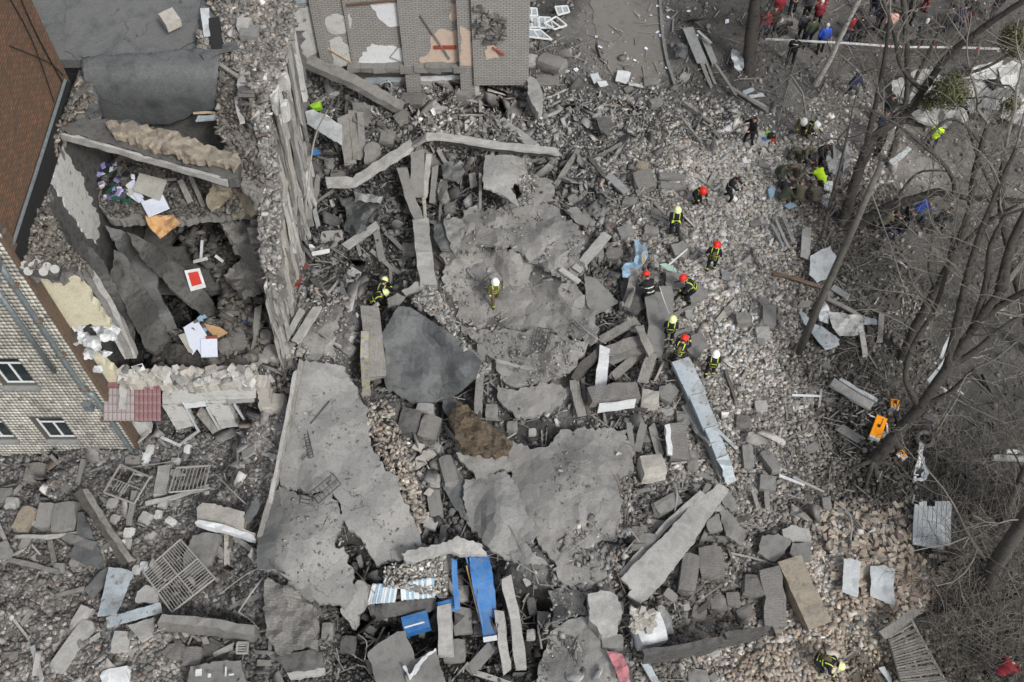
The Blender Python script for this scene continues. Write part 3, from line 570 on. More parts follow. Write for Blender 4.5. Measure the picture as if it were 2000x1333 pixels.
part('broken_floor_edge', sheet([(430,438),(500,425),(520,470),(515,560),(470,575),(440,540),(470,500)], absz([(440,440,7.2),(515,470,7.4),(500,560,5.2),(450,550,5.0)], .2, 2.5, 3), (0, 0, -.4), 12, 5, 14), M['masonrytop'], cb)
part('crust_room_corner', sheet([(412,352),(470,350),(500,372),(505,410),(440,418),(405,395)], absz([(412,352,9.6),(500,375,9.3),(440,415,8.2)], .15, 3, 5), (0, 0, -.3), 10, 5, 15), M['concbrown'], cb)
for i, (poly, ctrl, m, th, lab) in enumerate([
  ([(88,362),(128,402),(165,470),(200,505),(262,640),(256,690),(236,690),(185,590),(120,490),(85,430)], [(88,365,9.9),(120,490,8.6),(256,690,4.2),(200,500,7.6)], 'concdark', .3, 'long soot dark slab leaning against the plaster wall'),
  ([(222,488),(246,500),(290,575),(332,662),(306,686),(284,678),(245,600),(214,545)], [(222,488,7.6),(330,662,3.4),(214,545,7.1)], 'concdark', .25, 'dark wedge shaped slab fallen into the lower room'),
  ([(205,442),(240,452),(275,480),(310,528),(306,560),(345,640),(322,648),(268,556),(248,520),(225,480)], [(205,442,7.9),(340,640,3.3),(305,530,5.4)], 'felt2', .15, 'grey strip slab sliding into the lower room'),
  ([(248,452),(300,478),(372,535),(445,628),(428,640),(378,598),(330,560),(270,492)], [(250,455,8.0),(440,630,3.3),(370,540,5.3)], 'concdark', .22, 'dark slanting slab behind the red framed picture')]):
    g = sheet(poly, absz(ctrl, .03), (0, 0, -th), 12, 2.5, 20+i); o = solo('fallen_slab', g, M[m], lab, 'concrete slab', 'slabs fallen into the open rooms')
part('cream_room_wall', sheet([(55,540),(100,541),(150,546),(185,595),(216,640),(170,636),(132,640),(95,592)], lambda x, y: unY(x, y, YS+.45), (0, .25, 0), 14, 3, 30), M['plasteryellow'], cb)
part('cream_room_wall', sheet([(168,690),(205,712),(236,742),(312,744),(316,752),(198,752)], lambda x, y: unY(x, y, YS+.6), (0, .3, 0), 14, 2, 31), M['plasteryellow'], cb)
ln = thing('concrete_lintel', 'ribbed pale grey lintel leaning beside the cream room wall', 'lintel', un(205, 620, 6))
for dx, zz in ((0, 0), (14, .12), (27, 0)): part('rib', beam([un(146+dx, 528, 8.5+zz), un(200+dx, 612, 6.4+zz), un(246+dx*.6, 695, 4.3+zz)], .2, .3, .03, .4), M['dustlight'] if dx != 14 else M['conc'], ln)
hc = thing('hollow_core_slab', 'dark slab end with two rows of pale round holes at the roof corner', 'concrete slab', un(80, 527, 11.1))
part('slab_body', beam([un(42, 520, 11.15), un(118, 533, 10.9)], .45, .25, .02, .4), M['concdark'], hc)
for x, y in ((47,518),(64,520),(72,515),(92,521),(107,526),(55,530),(85,531)): part('core', tube([un(x, y, 11.27), un(x, y, 11.31)], .13, 10), M['dustlight'], hc)
for i, (x, y, s) in enumerate([(140,655,34),(175,668,30),(205,650,34),(165,690,24),(185,720,20),(150,640,20),(205,690,14)]):
    z = 7.2-(y-640)*.028
    g = sheet([(x-s*.9, y-s*.4), (x-s*.1, y-s*.6), (x+s*.9, y-s*.2), (x+s*.6, y+s*.5), (x-s*.2, y+s*.35)], absz([(x-s, y, z), (x+s, y, z-.3), (x, y, z+.35)], .2, 4, i), (0, 0, -.03), 6, 4, 40+i)
    solo('torn_insulation', g, M['whitepl'], autolabel('crumpled white insulation scrap', x, y)+' '+['one','two','three','four','five','six','seven'][i][:0]+['top left','middle','top right','lower','lowest','upper edge','small'][i]+' of its heap', 'insulation', 'white insulation hanging from the broken corner')
# low front wall
lw = thing('front_wall', 'low white front wall with two openings and a broken masonry top beside the red awning', 'wall', (-11, 19, 0))
YW = 19.0
def pY(poly, m, nm, t=.35, s=1, rg=1.0, y=YW): return part(nm, sheet(poly, lambda a, b: unY(a, b, y), (0, t, 0), 14, rg, s), M[m], lw)
pY([(318,766),(500,755),(500,778),(440,780),(318,790)], 'plaster', 'lintel_band', .4, 50)
pY([(316,791),(356,788),(378,832),(344,840)], 'plaster', 'pier', .35, 51); pY([(400,785),(441,782),(466,834),(432,838)], 'plaster', 'pier', .35, 52); pY([(356,789),(400,785),(404,794),(360,799)], 'whitepl', 'lintel', .3, 53)
pY([(443,782),(496,778),(497,786),(446,790)], 'dustlight', 'lintel', .3, 54); pY([(225,800),(268,800),(296,845),(258,868)], 'plaster', 'pier', .35, 55); pY([(497,756),(520,757),(560,905),(530,900)], 'paleblock', 'pier', .5, 56, 4)
part('masonry_top', sheet([(226,722),(300,720),(420,718),(500,712),(503,752),(430,752),(350,757),(300,752),(236,746)], absz([(226,722,4.4),(500,715,4.3),(500,750,3.55),(230,745,3.9),(350,752,3.55)], .1, 3, 3), (0, 0, -.4), 9, 3, 57), M['paleblock'], lw)
rr = random.Random(3)
for k in range(70):
    x = rr.uniform(232, 500); y = rr.uniform(720, 750); p = un(x, y, 4.45-(y-715)*.022); s = rr.uniform(.1, .3)
    part('stone', box(p, (s*1.4, s, s*.8), (rr.uniform(-.4, .4), rr.uniform(-.4, .4), rr.uniform(0, 3)), s*.14), M[rr.choice(['paleblock', 'plaster', 'paleblock', 'conc', 'dustlight'])], lw)
for (x0, y0, x1, y1) in ((365,800,388,842),(404,796,428,838),(458,790,484,832)):
    part('frame_post', beam([unY(x0, y0, YW-.02), unY(x1, y1, YW-.02)], .07, .07, .005), M['sheetwhite'], lw)
# awning
M['reddust'] = mat('grey_dust_on_red_sheet', (.25, .225, .225), (.31, .27, .27), 3, .8, .15, c3=(.25, .17, .175))
aw = thing('awning', 'dusty red tiled sheet awning on the low front wall', 'awning', (-12.6, 18.3, 3))
def awn(a, b): return [(a+(b-a)*t, z) for t, z in ((0, 0), (.5, .05), (1, 0))]
k = 0
for i in range(13):
    xa = 202+i*8.6
    for j in range(4):
        ya = 757+j*16.5; za = 3.55-j*.13
        p = [un(xa, ya, za), un(xa+8.7, ya, za), un(xa+8.4-j*.1, ya+16.8, za-.1), un(xa-.3, ya+16.8, za-.1)]
        top = [q+Vector((0, 0, .045)) for q in (p[0].lerp(p[1], .3), p[0].lerp(p[1], .7), p[3].lerp(p[2], .7), p[3].lerp(p[2], .3))]
        dn = Vector((0, 0, -.02)); V = p+top; Fc = [(0, 4, 7, 3), (4, 5, 6, 7), (5, 1, 2, 6), (3, 7, 6, 2)]
        V2 = V+[v+dn for v in V]; F2 = [f[::-1] for f in Fc]+[tuple(q+8 for q in f) for f in Fc]+[(3, 2, 10, 11), (0, 3, 11, 8), (2, 1, 9, 10)]
        part('tile_panel', (V2, F2), M['reddust' if i < 7 else 'red'], aw)
part('ridge_flashing', beam([un(201, 752, 3.65), un(312, 752, 3.65)], .25, .05), M['red'], aw)
part('bracket', beam([unY(210, 800, 18.9), un(204, 818, 3.0)], .05, .05), M['rust'], aw); part('bracket', beam([unY(300, 795, 18.9), un(306, 816, 3.0)], .05, .05), M['rust'], aw)
solo('plaster_shard', beam([un(240, 745, 4.1), un(241, 762, 3.72), un(238, 800, 3.45)], .24, .04, .03, .2), M['dustlight'], 'mottled white strip hanging down over the red awning', 'debris')
# torn east wall: core and hanging vertical shards
tw2 = thing('torn_wall', 'tall torn side wall of the collapsed block with hanging plaster and timber strips', 'wall', (-8.2, 24, 1))
def tx(x, y):
    X = -8.05
    for _ in range(5): p = unX(x, y, X); X = -8.02-.065*(12-p.z)
    return p+Vector((.2*float(fbm(p.y*1.3, p.z*.5, 8, 3)), 0, 0))
part('wall_core', sheet([(548,70),(522,120),(502,178),(512,240),(515,300),(524,400),(518,470),(528,530),(540,590),(566,600),(582,520),(588,420),(590,300),(592,200),(590,60)], tx, (-.5, 0, 0), 11, 5, 60), M['masonry'], tw2)
part('wall_top', sheet([(478,168),(505,160),(528,215),(540,300),(548,395),(545,470),(556,560),(540,585),(514,520),(506,440),(500,360),(505,280),(488,215)], absz([(478,170,12.2),(520,220,11.6),(530,300,10.8),(530,400,9.4),(530,480,8.6),(540,580,6.6)], .15, 3, 7), (0, 0, -.5), 10, 4, 61), M['conc'], tw2)
rr = random.Random(12)
for k in range(170):
    t = rr.random(); yw = 20.4+t*9.8; top = 6.8+5.0*min(1, t*1.3); L = rr.uniform(1.2, 5.5); z1 = rr.uniform(3.2, top+.2) if rr.random() < .8 else top; z0 = max(.6+.8*t, z1-L); x0 = rr.uniform(-.02, .16); XW = lambda z: -7.95-.065*(12-z)
    g = beam([(XW(z1)+x0, yw+rr.uniform(-.12, .12), z1), (XW((z0+z1)/2)+x0+rr.uniform(-.06, .08), yw+rr.uniform(-.08, .08), (z0+z1)/2), (XW(z0)+x0+rr.uniform(0, .16), yw+rr.uniform(-.2, .2), z0)], rr.uniform(.08, .42), rr.uniform(.04, .12), .025, .5, Vector((1, 0, 0)), .12)
    part('plaster_strip' if k % 3 else 'lath', g, M[rr.choice(['dustlight', 'dustlight', 'paleblock', 'plaster', 'wood', 'paleblock', 'conc', 'dustlight'])], tw2)
part('tall_strip', beam([unX(566, -20, -8.0), unX(572, 60, -7.98), unX(590, 160, -7.95), unX(597, 195, -7.9)], .42, .12, .02, .5, Vector((1, 0, 0))), M['plaster'], tw2, label='tall smooth white strip at the top corner of the wall')
part('cable', tube(curve([un(640, 215, 3.5), un(618, 260, 4.6), un(606, 320, 4.4), un(598, 400, 3.4), un(596, 440, 2.2)], 6), .035, 5), M['bars'], tw2)
for i, (x, y, w, d, h) in enumerate([(500,185,.9,.8,.8),(488,205,.5,.5,.4),(545,215,.3,.6,.9),(562,235,.25,.3,.8),(558,175,.35,.3,.7)]):
    p = un(x, y, 11.4-.1*i); o = node('wall_fragment', chunk_mesh('wall_fragment', (w, d, h), M['plaster' if i else 'dustlight'], 100+i), p-Vector(tw2.location), tw2)
# rubble lying on the decks and floors
def patch(name, poly, proj, n, lo, hi, tint, seed, label, lift=.3):
    g = np.random.default_rng(seed); P = np.array(poly, float); x0, y0 = P.min(0); x1, y1 = P.max(0); out = []
    while len(out) < n:
        x, y = g.uniform(x0, x1), g.uniform(y0, y1); c = False; j = len(P)-1
        for i in range(len(P)):
            if (P[i][1] > y) != (P[j][1] > y) and x < (P[j][0]-P[i][0])*(y-P[i][1])/(P[j][1]-P[i][1]+1e-9)+P[i][0]: c = not c
            j = i
        if c: out.append(tuple(proj(x, y)))
    C = np.array(out); s = lo+(hi-lo)*g.random(n)**2; S = np.stack([s*g.uniform(.8, 2.0, n), s*g.uniform(.5, 1, n), s*g.uniform(.12, .7, n)], -1); C[:, 2] += S[:, 2]*lift
    R = np.stack([g.normal(0, .6, n), g.normal(0, .6, n), g.uniform(0, 6.28, n)], -1)
    T = np.array(tint)[None]*np.exp(g.normal(0, .3, n))[:, None]; w = g.random(n); T = np.where((w < .1)[:, None], T*1.6, T); T = np.where((w > .93)[:, None], T*np.array([1.15, .97, .87]), T)
    stuff(tag(node(name, bulk(C, S, R, np.clip(T, .01, .7), name, M['rubble'], .2)), label, 'rubble'))
deck = absz([(300,0,12.05),(480,30,12.3),(560,30,11.9),(500,130,12.2)], .25, 1.5, 6)
patch('roof_rubble', [(392,-30),(575,-30),(572,60),(545,150),(515,200),(470,140),(430,108),(385,100),(392,60),(430,40)], deck, 9000, .03, .2, (.19, .18, .167), 71, 'broken masonry heaped on the flat roof by the top edge')
patch('ledge_rubble', [(150,158),(185,150),(180,200),(120,250),(98,345),(92,400),(130,478),(175,520),(60,530),(30,492),(85,340),(108,262)], absz([(160,160,11.9),(120,250,11.7),(95,350,11.1),(70,440,11.3),(60,520,11.3),(170,520,10.4)], .1), 1400, .03, .17, (.13, .12, .105), 72, 'crumbled brick along the torn ledge under the brick wall')
patch('shelf_rubble', [(430,110),(470,115),(495,160),(518,330),(500,415),(412,415),(410,360),(470,345),(425,250)], absz([(430,110,12.05),(500,200,11.7),(510,330,10.7),(500,410,8.6),(430,250,10.7),(420,400,8.2)], .1), 2400, .04, .22, (.13, .122, .11), 73, 'dark crumbled rubble on the shelf right of the hanging roof sheet')
patch('wall_top_rubble', [(490,180),(520,170),(540,300),(548,395),(545,470),(552,560),(535,580),(510,500),(506,400),(508,300)], absz([(478,170,12.25),(520,220,11.65),(530,300,10.85),(530,400,9.45),(530,480,8.65),(540,580,6.65)], .05), 1100, .04, .22, (.22, .212, .2), 76, 'crumbled masonry along the top of the torn wall')
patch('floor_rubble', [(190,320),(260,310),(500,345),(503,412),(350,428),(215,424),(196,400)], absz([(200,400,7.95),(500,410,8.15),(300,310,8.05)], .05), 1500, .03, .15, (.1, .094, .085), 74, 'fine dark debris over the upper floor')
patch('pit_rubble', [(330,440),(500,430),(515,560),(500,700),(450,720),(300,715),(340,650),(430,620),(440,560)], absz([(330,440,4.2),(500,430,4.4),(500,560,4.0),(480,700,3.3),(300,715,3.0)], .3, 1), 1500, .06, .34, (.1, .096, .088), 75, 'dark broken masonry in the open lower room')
# ================================================================ standing brick wall across the top
bw = thing('brick_wall', 'standing grey brick wall with torn white and peach plaster patches at the top', 'wall', (-4.5, 37, 0))
YB = 37.0
part('brickwork', boxab((-10.3, YB, 1.95), (-1.95, YB+.5, 12)), M['greybrick'], bw)
part('end_brickwork', boxab((-1.75, YB-.5, 1.2), (.76, YB+.5, 12)), M['greybrick'], bw)
part('side_return', boxab((.30, YB+.5, -.5), (.76, 48, 12)), M['greybrick'], bw)
part('base_wall', boxab((-10.3, YB+.35, -.6), (.7, YB+.7, 1.92)), M['conc'], bw)
part('ledge', cat_geo(*[box((x, YB-.08+random.uniform(-.04, .04), 2.0+random.uniform(-.03, .03)), (.62, .62, .28), (0, 0, random.uniform(-.04, .04)), .05) for x in np.arange(-7.2, -1.9, .6)]), M['conc'], bw)
def pil(x0, x1, z0=.0, d=.22, m='greybrick'):
    a = unY(x0, 100, YB-d).x; b = unY(x1, 100, YB-d).x; part('pilaster', boxab((a, YB-d, z0), (b, YB-.003, 12)), M[m], bw)
pil(622, 640, 1.5); pil(786, 815, 0); pil(896, 925, 0, .35); part('peach_face', sheet([(898,52),(918,62),(923,80),(922,128),(900,128)], lambda x, y: unY(x, y, YB-.36), (0, .008, 0), 12, 3, 99), M['plasterpeach'], bw); pil(684, 690, 2.0, .1)
def pb(poly, m, nm, s, d=.02, rg=3): part(nm, sheet(poly, lambda x, y: unY(x, y, YB-d), (0, .018, 0), 12, rg, s), M[m], bw)
pb([(566,28),(600,14),(620,16),(626,70),(627,98),(604,112),(600,128),(586,138),(572,110)], 'plaster', 'plaster_patch', 70)
pb([(637,34),(650,28),(672,32),(684,26),(684,58),(672,66),(645,66),(638,60)], 'plaster', 'plaster_patch', 71)
pb([(642,80),(662,72),(678,92),(690,110),(692,128),(670,132),(650,128),(646,108)], 'plaster', 'plaster_patch', 72)
pb([(722,6),(788,4),(789,34),(784,50),(758,52),(748,40),(738,28),(724,18)], 'whitepl', 'plaster_patch', 73, .02, 4)
pb([(696,132),(706,116),(726,86),(752,90),(768,88),(776,92),(798,96),(800,120),(798,128),(760,128),(738,132)], 'whitepl', 'plaster_patch', 74, .02, 4)
pb([(877,6),(900,6),(900,40),(880,40),(877,28),(880,22)], 'plasterpeach', 'plaster_patch', 75)
pb([(818,118),(828,112),(840,94),(842,74),(856,58),(876,62),(902,56),(902,122),(870,122),(835,126)], 'plasterpeach', 'plaster_patch', 76)
pb([(950,90),(966,90),(974,112),(948,118)], 'plasterpeach', 'plaster_patch', 77, .53)
pb([(566,-30),(618,-30),(616,6),(566,8)], 'sheetblue', 'painted_panel', 78, .03, 1)
part('red_strip', boxab((unY(818,0,YB).x+.5, YB-.1, 3.0), (unY(818,0,YB).x+1.5, YB-.02, 3.16)), M['darkred'], bw)
part('red_strip', beam([unY(962, 93, YB-.56), unY(985, 107, YB-.56)], .14, .05), M['darkred'], bw)
part('brace', beam([unY(822, 30, YB-.06), unY(878, 115, YB-.06)], .1, .05), M['conc'], bw)
part('brace', beam([unY(780, 90, YB-.06), unY(762, 112, YB-.06), unY(792, 124, YB-.06)], .06, .04), M['bars'], bw)
part('brace', beam([unY(640, 95, YB-.06), unY(690, 125, YB-.06)], .06, .05), M['woodnew'], bw)
part('roof_line_bar', beam([unY(676, 10, YB-.1), unY(780, 1, YB-.1)], .08, .08), M['rust'], bw)
def wn(poly, m, nm, s, d): part(nm, sheet(poly, lambda x, y: unY(x, y, YB+d), (0, .02, 0), 14, .6, s), M[m], bw)
wn([(712,152),(802,150),(802,186),(722,184)], 'sheetgrey', 'door_leaf', 80, .28); wn([(714,153),(800,151),(800,160),(716,164)], 'sheetblue', 'window_head', 81, .2)
wn([(818,150),(898,147),(898,156),(818,160)], 'whitepl', 'window_head', 82, .2); wn([(818,160),(898,157),(898,186),(830,188)], 'dustlight', 'panel', 83, .25); wn([(902,150),(936,150),(936,186),(905,186)], 'plaster', 'pier', 84, -.3)
part('pipe_arc', tube(curve([unY(742,165,YB+.1), unY(760,160,YB+.05), unY(768,176,YB+.05)], 6), .03, 5), M['sheetwhite'], bw)
for k in range(60):
    x = rr.uniform(925, 985); y = rr.uniform(8, 82) ; y = max(y, 10+(x-925)*.5)
    p = unY(x, y, YB-.55); s = rr.uniform(.12, .32); part('loose_brick', box(p, (s, .22, s*.6), (rr.uniform(-.3, .3), rr.uniform(-.6, .6), 0), .03), M[rr.choice(['conc', 'masonry', 'concdark'])], bw)
# upper roof surface seen beyond the torn corner
part('far_wall', boxab((-20, 42.02, 6), (-8.3, 42.4, 12.6)), M['masonry'], cb)

# small debris strewn over the big smooth slabs is added after them in the debris section

for n_, pts, w, h, m, lab, cat in (('metal_strip', [(400,18,12.6),(406,72,12.5)], .28, .05, 'sheetwhite', 'white strip standing in the rubble on the roof', 'metal sheet'), ('roofing_roll', [(418,38,12.5),(426,100,12.4)], .35, .22, 'black', 'black roll of roofing beside the white strip on the roof', 'roofing roll'),
  ('roofing_roll', [(395,112,12.4),(430,96,12.45),(465,88,12.4)], .3, .1, 'felt', 'dark torn strip across the top of the hanging roof sheet', 'roofing sheet'), ('timber', [(427,126,12.2),(470,154,12.0)], .12, .1, 'wood', 'pale timber right of the hanging roof sheet', 'timber'),
  ('concrete_block', [(466,50,12.5),(488,50,12.5)], .4, .3, 'dustlight', 'left pale block in the roof rubble', 'block'), ('concrete_block', [(470,66,12.4),(506,68,12.4)], .5, .3, 'conc', 'long grey block in the roof rubble', 'block'), ('plank', [(462,190,11.6),(474,240,11.3)], .18, .06, 'dustlight', 'pale plank right of the hanging roof sheet', 'plank'), ('plank', [(474,186,11.6),(494,240,11.3)], .22, .06, 'whitepl', 'white plank by the top of the torn wall', 'plank'),
  ('plank', [(385,232,10.6),(460,228,10.6)], .2, .06, 'sheetblue', 'pale blue grey board under the hanging roof sheet', 'board'), ('plank', [(380,222,10.7),(462,218,10.7)], .08, .05, 'woodnew', 'thin tan lath under the hanging roof sheet', 'lath'), ('concrete_block', [(325,28,12.6),(340,50,12.5)], .5, .3, 'paleblock', 'pale block at the upper left of the roof rubble', 'block')):
    solo(n_, beam([un(*q) for q in pts], w, h, .02, .3, ragged=.05), M[m], lab, cat)
# ================================================================ hand placed wreckage
def mpp(x, y): return (G(x+4, y)-G(x-4, y)).length/8
def slab(name, poly, dz, th, m, label, cat, s=0, rg=3, amp=.03, step=14, group=None, fr=1.2, smooth=False):
    c = [(p[0], p[1], dz) for p in poly] if not isinstance(dz, list) else dz
    return solo(name, sheet(poly, zproj(c, True, amp, fr, s), (0, 0, -th), step, rg, s+len(poly)), M[m], label, cat, group, smooth)
def P3(pts, dz=.12): return [G(p[0], p[1], p[2] if len(p) > 2 else dz) for p in pts]
def bar(name, pts, wpx, h, m, label, cat, j=None, ragged=.1, group=None, dz=.12, seg=.28):
    j = min(.035, h*.16, wpx*.0035) if j is None else j
    q = P3(pts, dz); return solo(name, beam(q, wpx*mpp(pts[0][0], pts[0][1]), h, j, seg, ragged=ragged), M[m], label, cat, group)
def rod(name, pts, r, m, label, cat, dz=.15, cv=True, group=None):
    q = P3(pts, dz); return solo(name, tube(curve(q, 5) if cv and len(q) > 2 else q, r, 5), M[m], label, cat, group)
_ck = 0
def block(x, y, w, d, h, rot, m, label=None, name='masonry_block', cat='masonry block', dz=-.05, tilt=.15, rough=.07, group='larger masonry blocks lying in the rubble'):
    global _ck; _ck += 1; k = mpp(x, y)
    b = G(x, y+h/k*.25, dz)
    o = node(name, chunk_mesh(name, (w*k, d*k*1.15, h), M[m], 500+_ck, rough, 3), b)
    o.rotation_euler = (random.uniform(-tilt, tilt), random.uniform(-tilt, tilt), -math.radians(rot))
    return tag(o, label or autolabel({'masonry': 'broken brick masonry block', 'masonrytop': 'broken brickwork block', 'conc': 'grey concrete lump', 'concdark': 'dark masonry block', 'paleblock': 'pale masonry block', 'dustlight': 'pale dusty concrete lump', 'concbrown': 'tan masonry lump', 'plaster': 'whitish plaster lump', 'whitepl': 'white plaster lump'}[m], x, y), cat, group)
# --- big smooth slabs
slab('concrete_slab', [(588,704),(628,708),(662,712),(700,768),(716,800),(718,860),(745,905),(775,932),(782,965),(800,1000),(824,1062),(792,1086),(735,1104),(716,1062),(705,1050),(678,1035),(665,990),(650,962),(600,962),(548,946),(555,860),(572,760)],
     [(590,705,.9),(700,770,.8),(560,940,.7),(640,850,.55),(700,900,.7),(800,1050,.6),(735,1100,.75),(650,960,.75),(775,940,.8),(720,1000,.55)], .22, 'screed', 'large smooth screed slab sloping down from the torn wall to the middle', 'concrete slab', 1, 4.5, .06, fr=1.7)
slab('concrete_slab', [(545,950),(600,966),(640,964),(662,985),(668,1020),(650,1075),(668,1070),(690,1108),(692,1150),(672,1188),(640,1180),(600,1172),(588,1164),(560,1150),(555,1118),(505,1110),(500,1082),(522,990)],
     [(545,950,.5),(660,985,.7),(505,1100,.8),(600,1050,.4),(690,1120,.6),(600,1170,.7)], .2, 'screed', 'lower screed slab with exposed mesh strip, cracked off the large one', 'concrete slab', 2, 4.5, .06, fr=1.7)
slab('concrete_slab', [(700,1132),(730,1146),(722,1172),(706,1200),(694,1230),(682,1222),(664,1190),(676,1160)], .7, .15, 'screed', 'tongue of grey slab bending down below the lower screed slab', 'concrete slab', 3, 2.5)
slab('roofing_sheet', [(503,1040),(512,1005),(545,955),(552,1000),(540,1060),(536,1112),(503,1110)], .98, .04, 'felt2', 'dark grey roofing strip on the left edge of the lower screed slab', 'roofing sheet', 4, 2)
slab('curved_slab', [(778,598),(800,600),(835,622),(872,645),(905,672),(940,704),(930,735),(912,752),(892,768),(870,780),(845,786),(800,786),(760,760),(748,735),(752,690),(746,650)],
     [(778,598,1.7),(872,645,1.9),(940,704,1.5),(850,786,.5),(756,760,.7),(746,650,1.3),(850,690,1.15),(800,720,.75),(900,710,1.45),(860,750,.85)], .12, 'felt', 'big dark curved roof slab with a smooth surface beside the yellow banner', 'roof slab', 5, 1.6, .03, 12)
slab('roof_slab_flap', [(746,664),(762,656),(778,688),(786,716),(780,752),(758,766),(746,730)], 1.0, .12, 'felt2', 'jagged grey flap at the left edge of the big dark curved slab', 'roof slab', 33, 3.5, .05, 9)
slab('concrete_slab', [(868,520),(878,500),(900,480),(940,474),(1005,490),(1040,512),(1110,556),(1148,582),(1168,640),(1160,668),(1132,660),(1080,650),(1000,640),(940,640),(900,620),(880,585),(862,560)],
     [(868,520,.5),(1000,490,.55),(1110,556,.6),(1165,640,.7),(1040,570,.05),(960,560,.0),(960,620,.0),(1060,630,.05),(900,600,.1)], .15, 'dust', 'sunken dusty slab under the lone firefighter', 'concrete slab', 6, 6.5, .13, 14, fr=1.7)
slab('concrete_slab', [(905,412),(930,402),(960,408),(1010,400),(1050,394),(1085,400),(1122,432),(1142,470),(1132,492),(1138,520),(1108,548),(1060,520),(1010,488),(960,476),(930,478),(896,484),(868,516),(862,500),(886,450)],
     [(905,412,.5),(1010,400,.6),(1085,400,.5),(1142,470,.9),(1108,548,.8),(1000,480,.6),(868,516,.6),(1000,440,.3),(1070,460,.7)], .18, 'dust', 'pale dust covered slab with two peaks above the sunken slab', 'concrete slab', 7, 6.5, .13, 13, fr=1.7)
slab('concrete_slab', [(948,304),(985,302),(1024,308),(1030,335),(1008,352),(996,366),(1008,388),(1014,404),(990,386),(968,374),(944,366),(942,352)],
     [(948,304,.7),(1024,308,.4),(944,366,1.5),(1014,404,1.2),(990,350,1.1)], .12, 'dustlight', 'tilted pale plate with a dark hollow beneath its lower edge', 'concrete slab', 8, 2, .02, 12)
slab('concrete_slab', [(1042,342),(1070,348),(1084,356),(1084,374),(1070,392),(1048,392),(1030,378)], .45, .14, 'dust', 'small dusty plate right of the tilted pale plate', 'concrete slab', 9, 4.5, .06, fr=1.7)
slab('concrete_slab', [(1095,842),(1130,836),(1180,838),(1222,840),(1232,870),(1240,905),(1236,925),(1205,928),(1212,960),(1214,1010),(1204,1052),(1165,1062),(1128,1072),(1092,1098),(1068,1090),(1050,1050),(1018,990),(990,905),(1000,862),(1040,880),(1072,872)],
     [(1095,842,.5),(1222,840,.4),(1204,1052,.5),(1068,1090,.4),(1000,880,.5),(1120,950,.5),(1120,1000,.5)], .2, 'dust', 'central pale slab with a wavy crack down its middle', 'concrete slab', 10, 5.5, .07, 15, fr=1.7)
slab('concrete_slab', [(972,752),(1000,764),(1060,748),(1096,752),(1112,766),(1100,790),(1072,802),(1046,812),(1012,820),(990,800),(972,778)], .4, .18, 'dust', 'cracked dusty slab left of the curved timbers', 'concrete slab', 11, 4.5, .06, fr=1.7)
slab('concrete_slab', [(900,640),(945,644),(1010,642),(1080,652),(1130,664),(1152,670),(1130,712),(1100,738),(1060,744),(1020,756),(985,748),(968,700),(930,672)],
     [(900,640,.1),(1130,664,.9),(1130,712,.7),(1080,680,.75),(985,748,.3),(940,670,.15),(1040,700,.25)], .16, 'dust', 'humped dusty slab below the sunken slab', 'concrete slab', 12, 4.5, .06, 13, fr=1.7)
slab('concrete_slab', [(890,884),(940,890),(992,892),(1000,914),(970,920),(955,942),(930,934),(910,912)], .8, .15, 'dust', 'crumbly slab corner below the brown fibrous mat', 'concrete slab', 13, 4.5, .06, fr=1.7)
slab('concrete_slab', [(908,938),(932,938),(960,924),(992,918),(1012,960),(1026,1000),(1050,1040),(1042,1060),(1020,1058),(1008,1090),(990,1094),(962,1080),(935,1048),(915,1020),(906,980)],
     [(908,938,.5),(992,918,1.1),(1050,1045,.9),(990,1094,.7),(915,1020,.4),(980,1000,.9)], .16, 'screed', 'folded grey slab with torn lower corners left of the central slab', 'concrete slab', 14, 4.5, .06, fr=1.7)
slab('roofing_sheet', [(862,945),(892,915),(908,936),(906,985),(918,1022),(900,1010),(880,980)], .4, .1, 'felt', 'dark curled sheet beside the folded grey slab', 'roofing sheet', 15, 2)
slab('concrete_slab', [(990,1062),(1030,1062),(1060,1090),(1082,1106),(1040,1102),(1000,1098)], .55, .12, 'screed', 'thin slab lip above the black soil pit', 'concrete slab', 16, 4.5, .06, fr=1.7)
slab('concrete_slab', [(1085,1085),(1128,1070),(1200,1058),(1206,1088),(1180,1128),(1150,1152),(1104,1144),(1080,1112)], .42, .15, 'dust', 'dusty slab piece joining the central slab to the cracked slab', 'concrete slab', 29, 5, .07, fr=1.7)
slab('concrete_slab', [(1072,1158),(1100,1146),(1138,1158),(1146,1196),(1110,1206),(1082,1226),(1076,1190)], .35, .15, 'dust', 'upper piece of the cracked slab by the black soil pit', 'concrete slab', 17, 4.5, .06, fr=1.7)
slab('concrete_slab', [(1080,1230),(1112,1210),(1148,1202),(1172,1240),(1196,1285),(1214,1345),(1050,1345),(1056,1290),(1068,1262)], .3, .15, 'dust', 'long cracked slab running off the bottom edge', 'concrete slab', 18, 4.5, .06, fr=1.7)
slab('concrete_slab', [(518,604),(540,570),(580,562),(630,558),(670,566),(684,590),(660,620),(652,660),(655,702),(628,694),(600,700),(575,660),(545,650),(524,640)], .3, .15, 'dust', 'dusty slab draped over the mound by the torn wall', 'concrete slab', 19, 6.5, .13, fr=1.7)
slab('concrete_slab', [(1404,944),(1424,957),(1400,992),(1344,1074),(1300,1132),(1262,1170),(1250,1178),(1226,1162),(1234,1152),(1212,1130),(1240,1100),(1300,1042),(1350,988)],
     [(1404,944,.75),(1424,957,.75),(1250,1178,.6),(1212,1130,.7),(1320,1060,.9)], .16, 'dustlight', 'long smooth concrete slab lying diagonally with pale grey top', 'concrete slab', 20, 1.5, .008)
bar('concrete_plank', [(1370,965,.45),(1300,1028,.5),(1212,1125,.4)], 10, .14, 'dustlight', 'thin plank edge beside the long smooth concrete slab', 'plank')
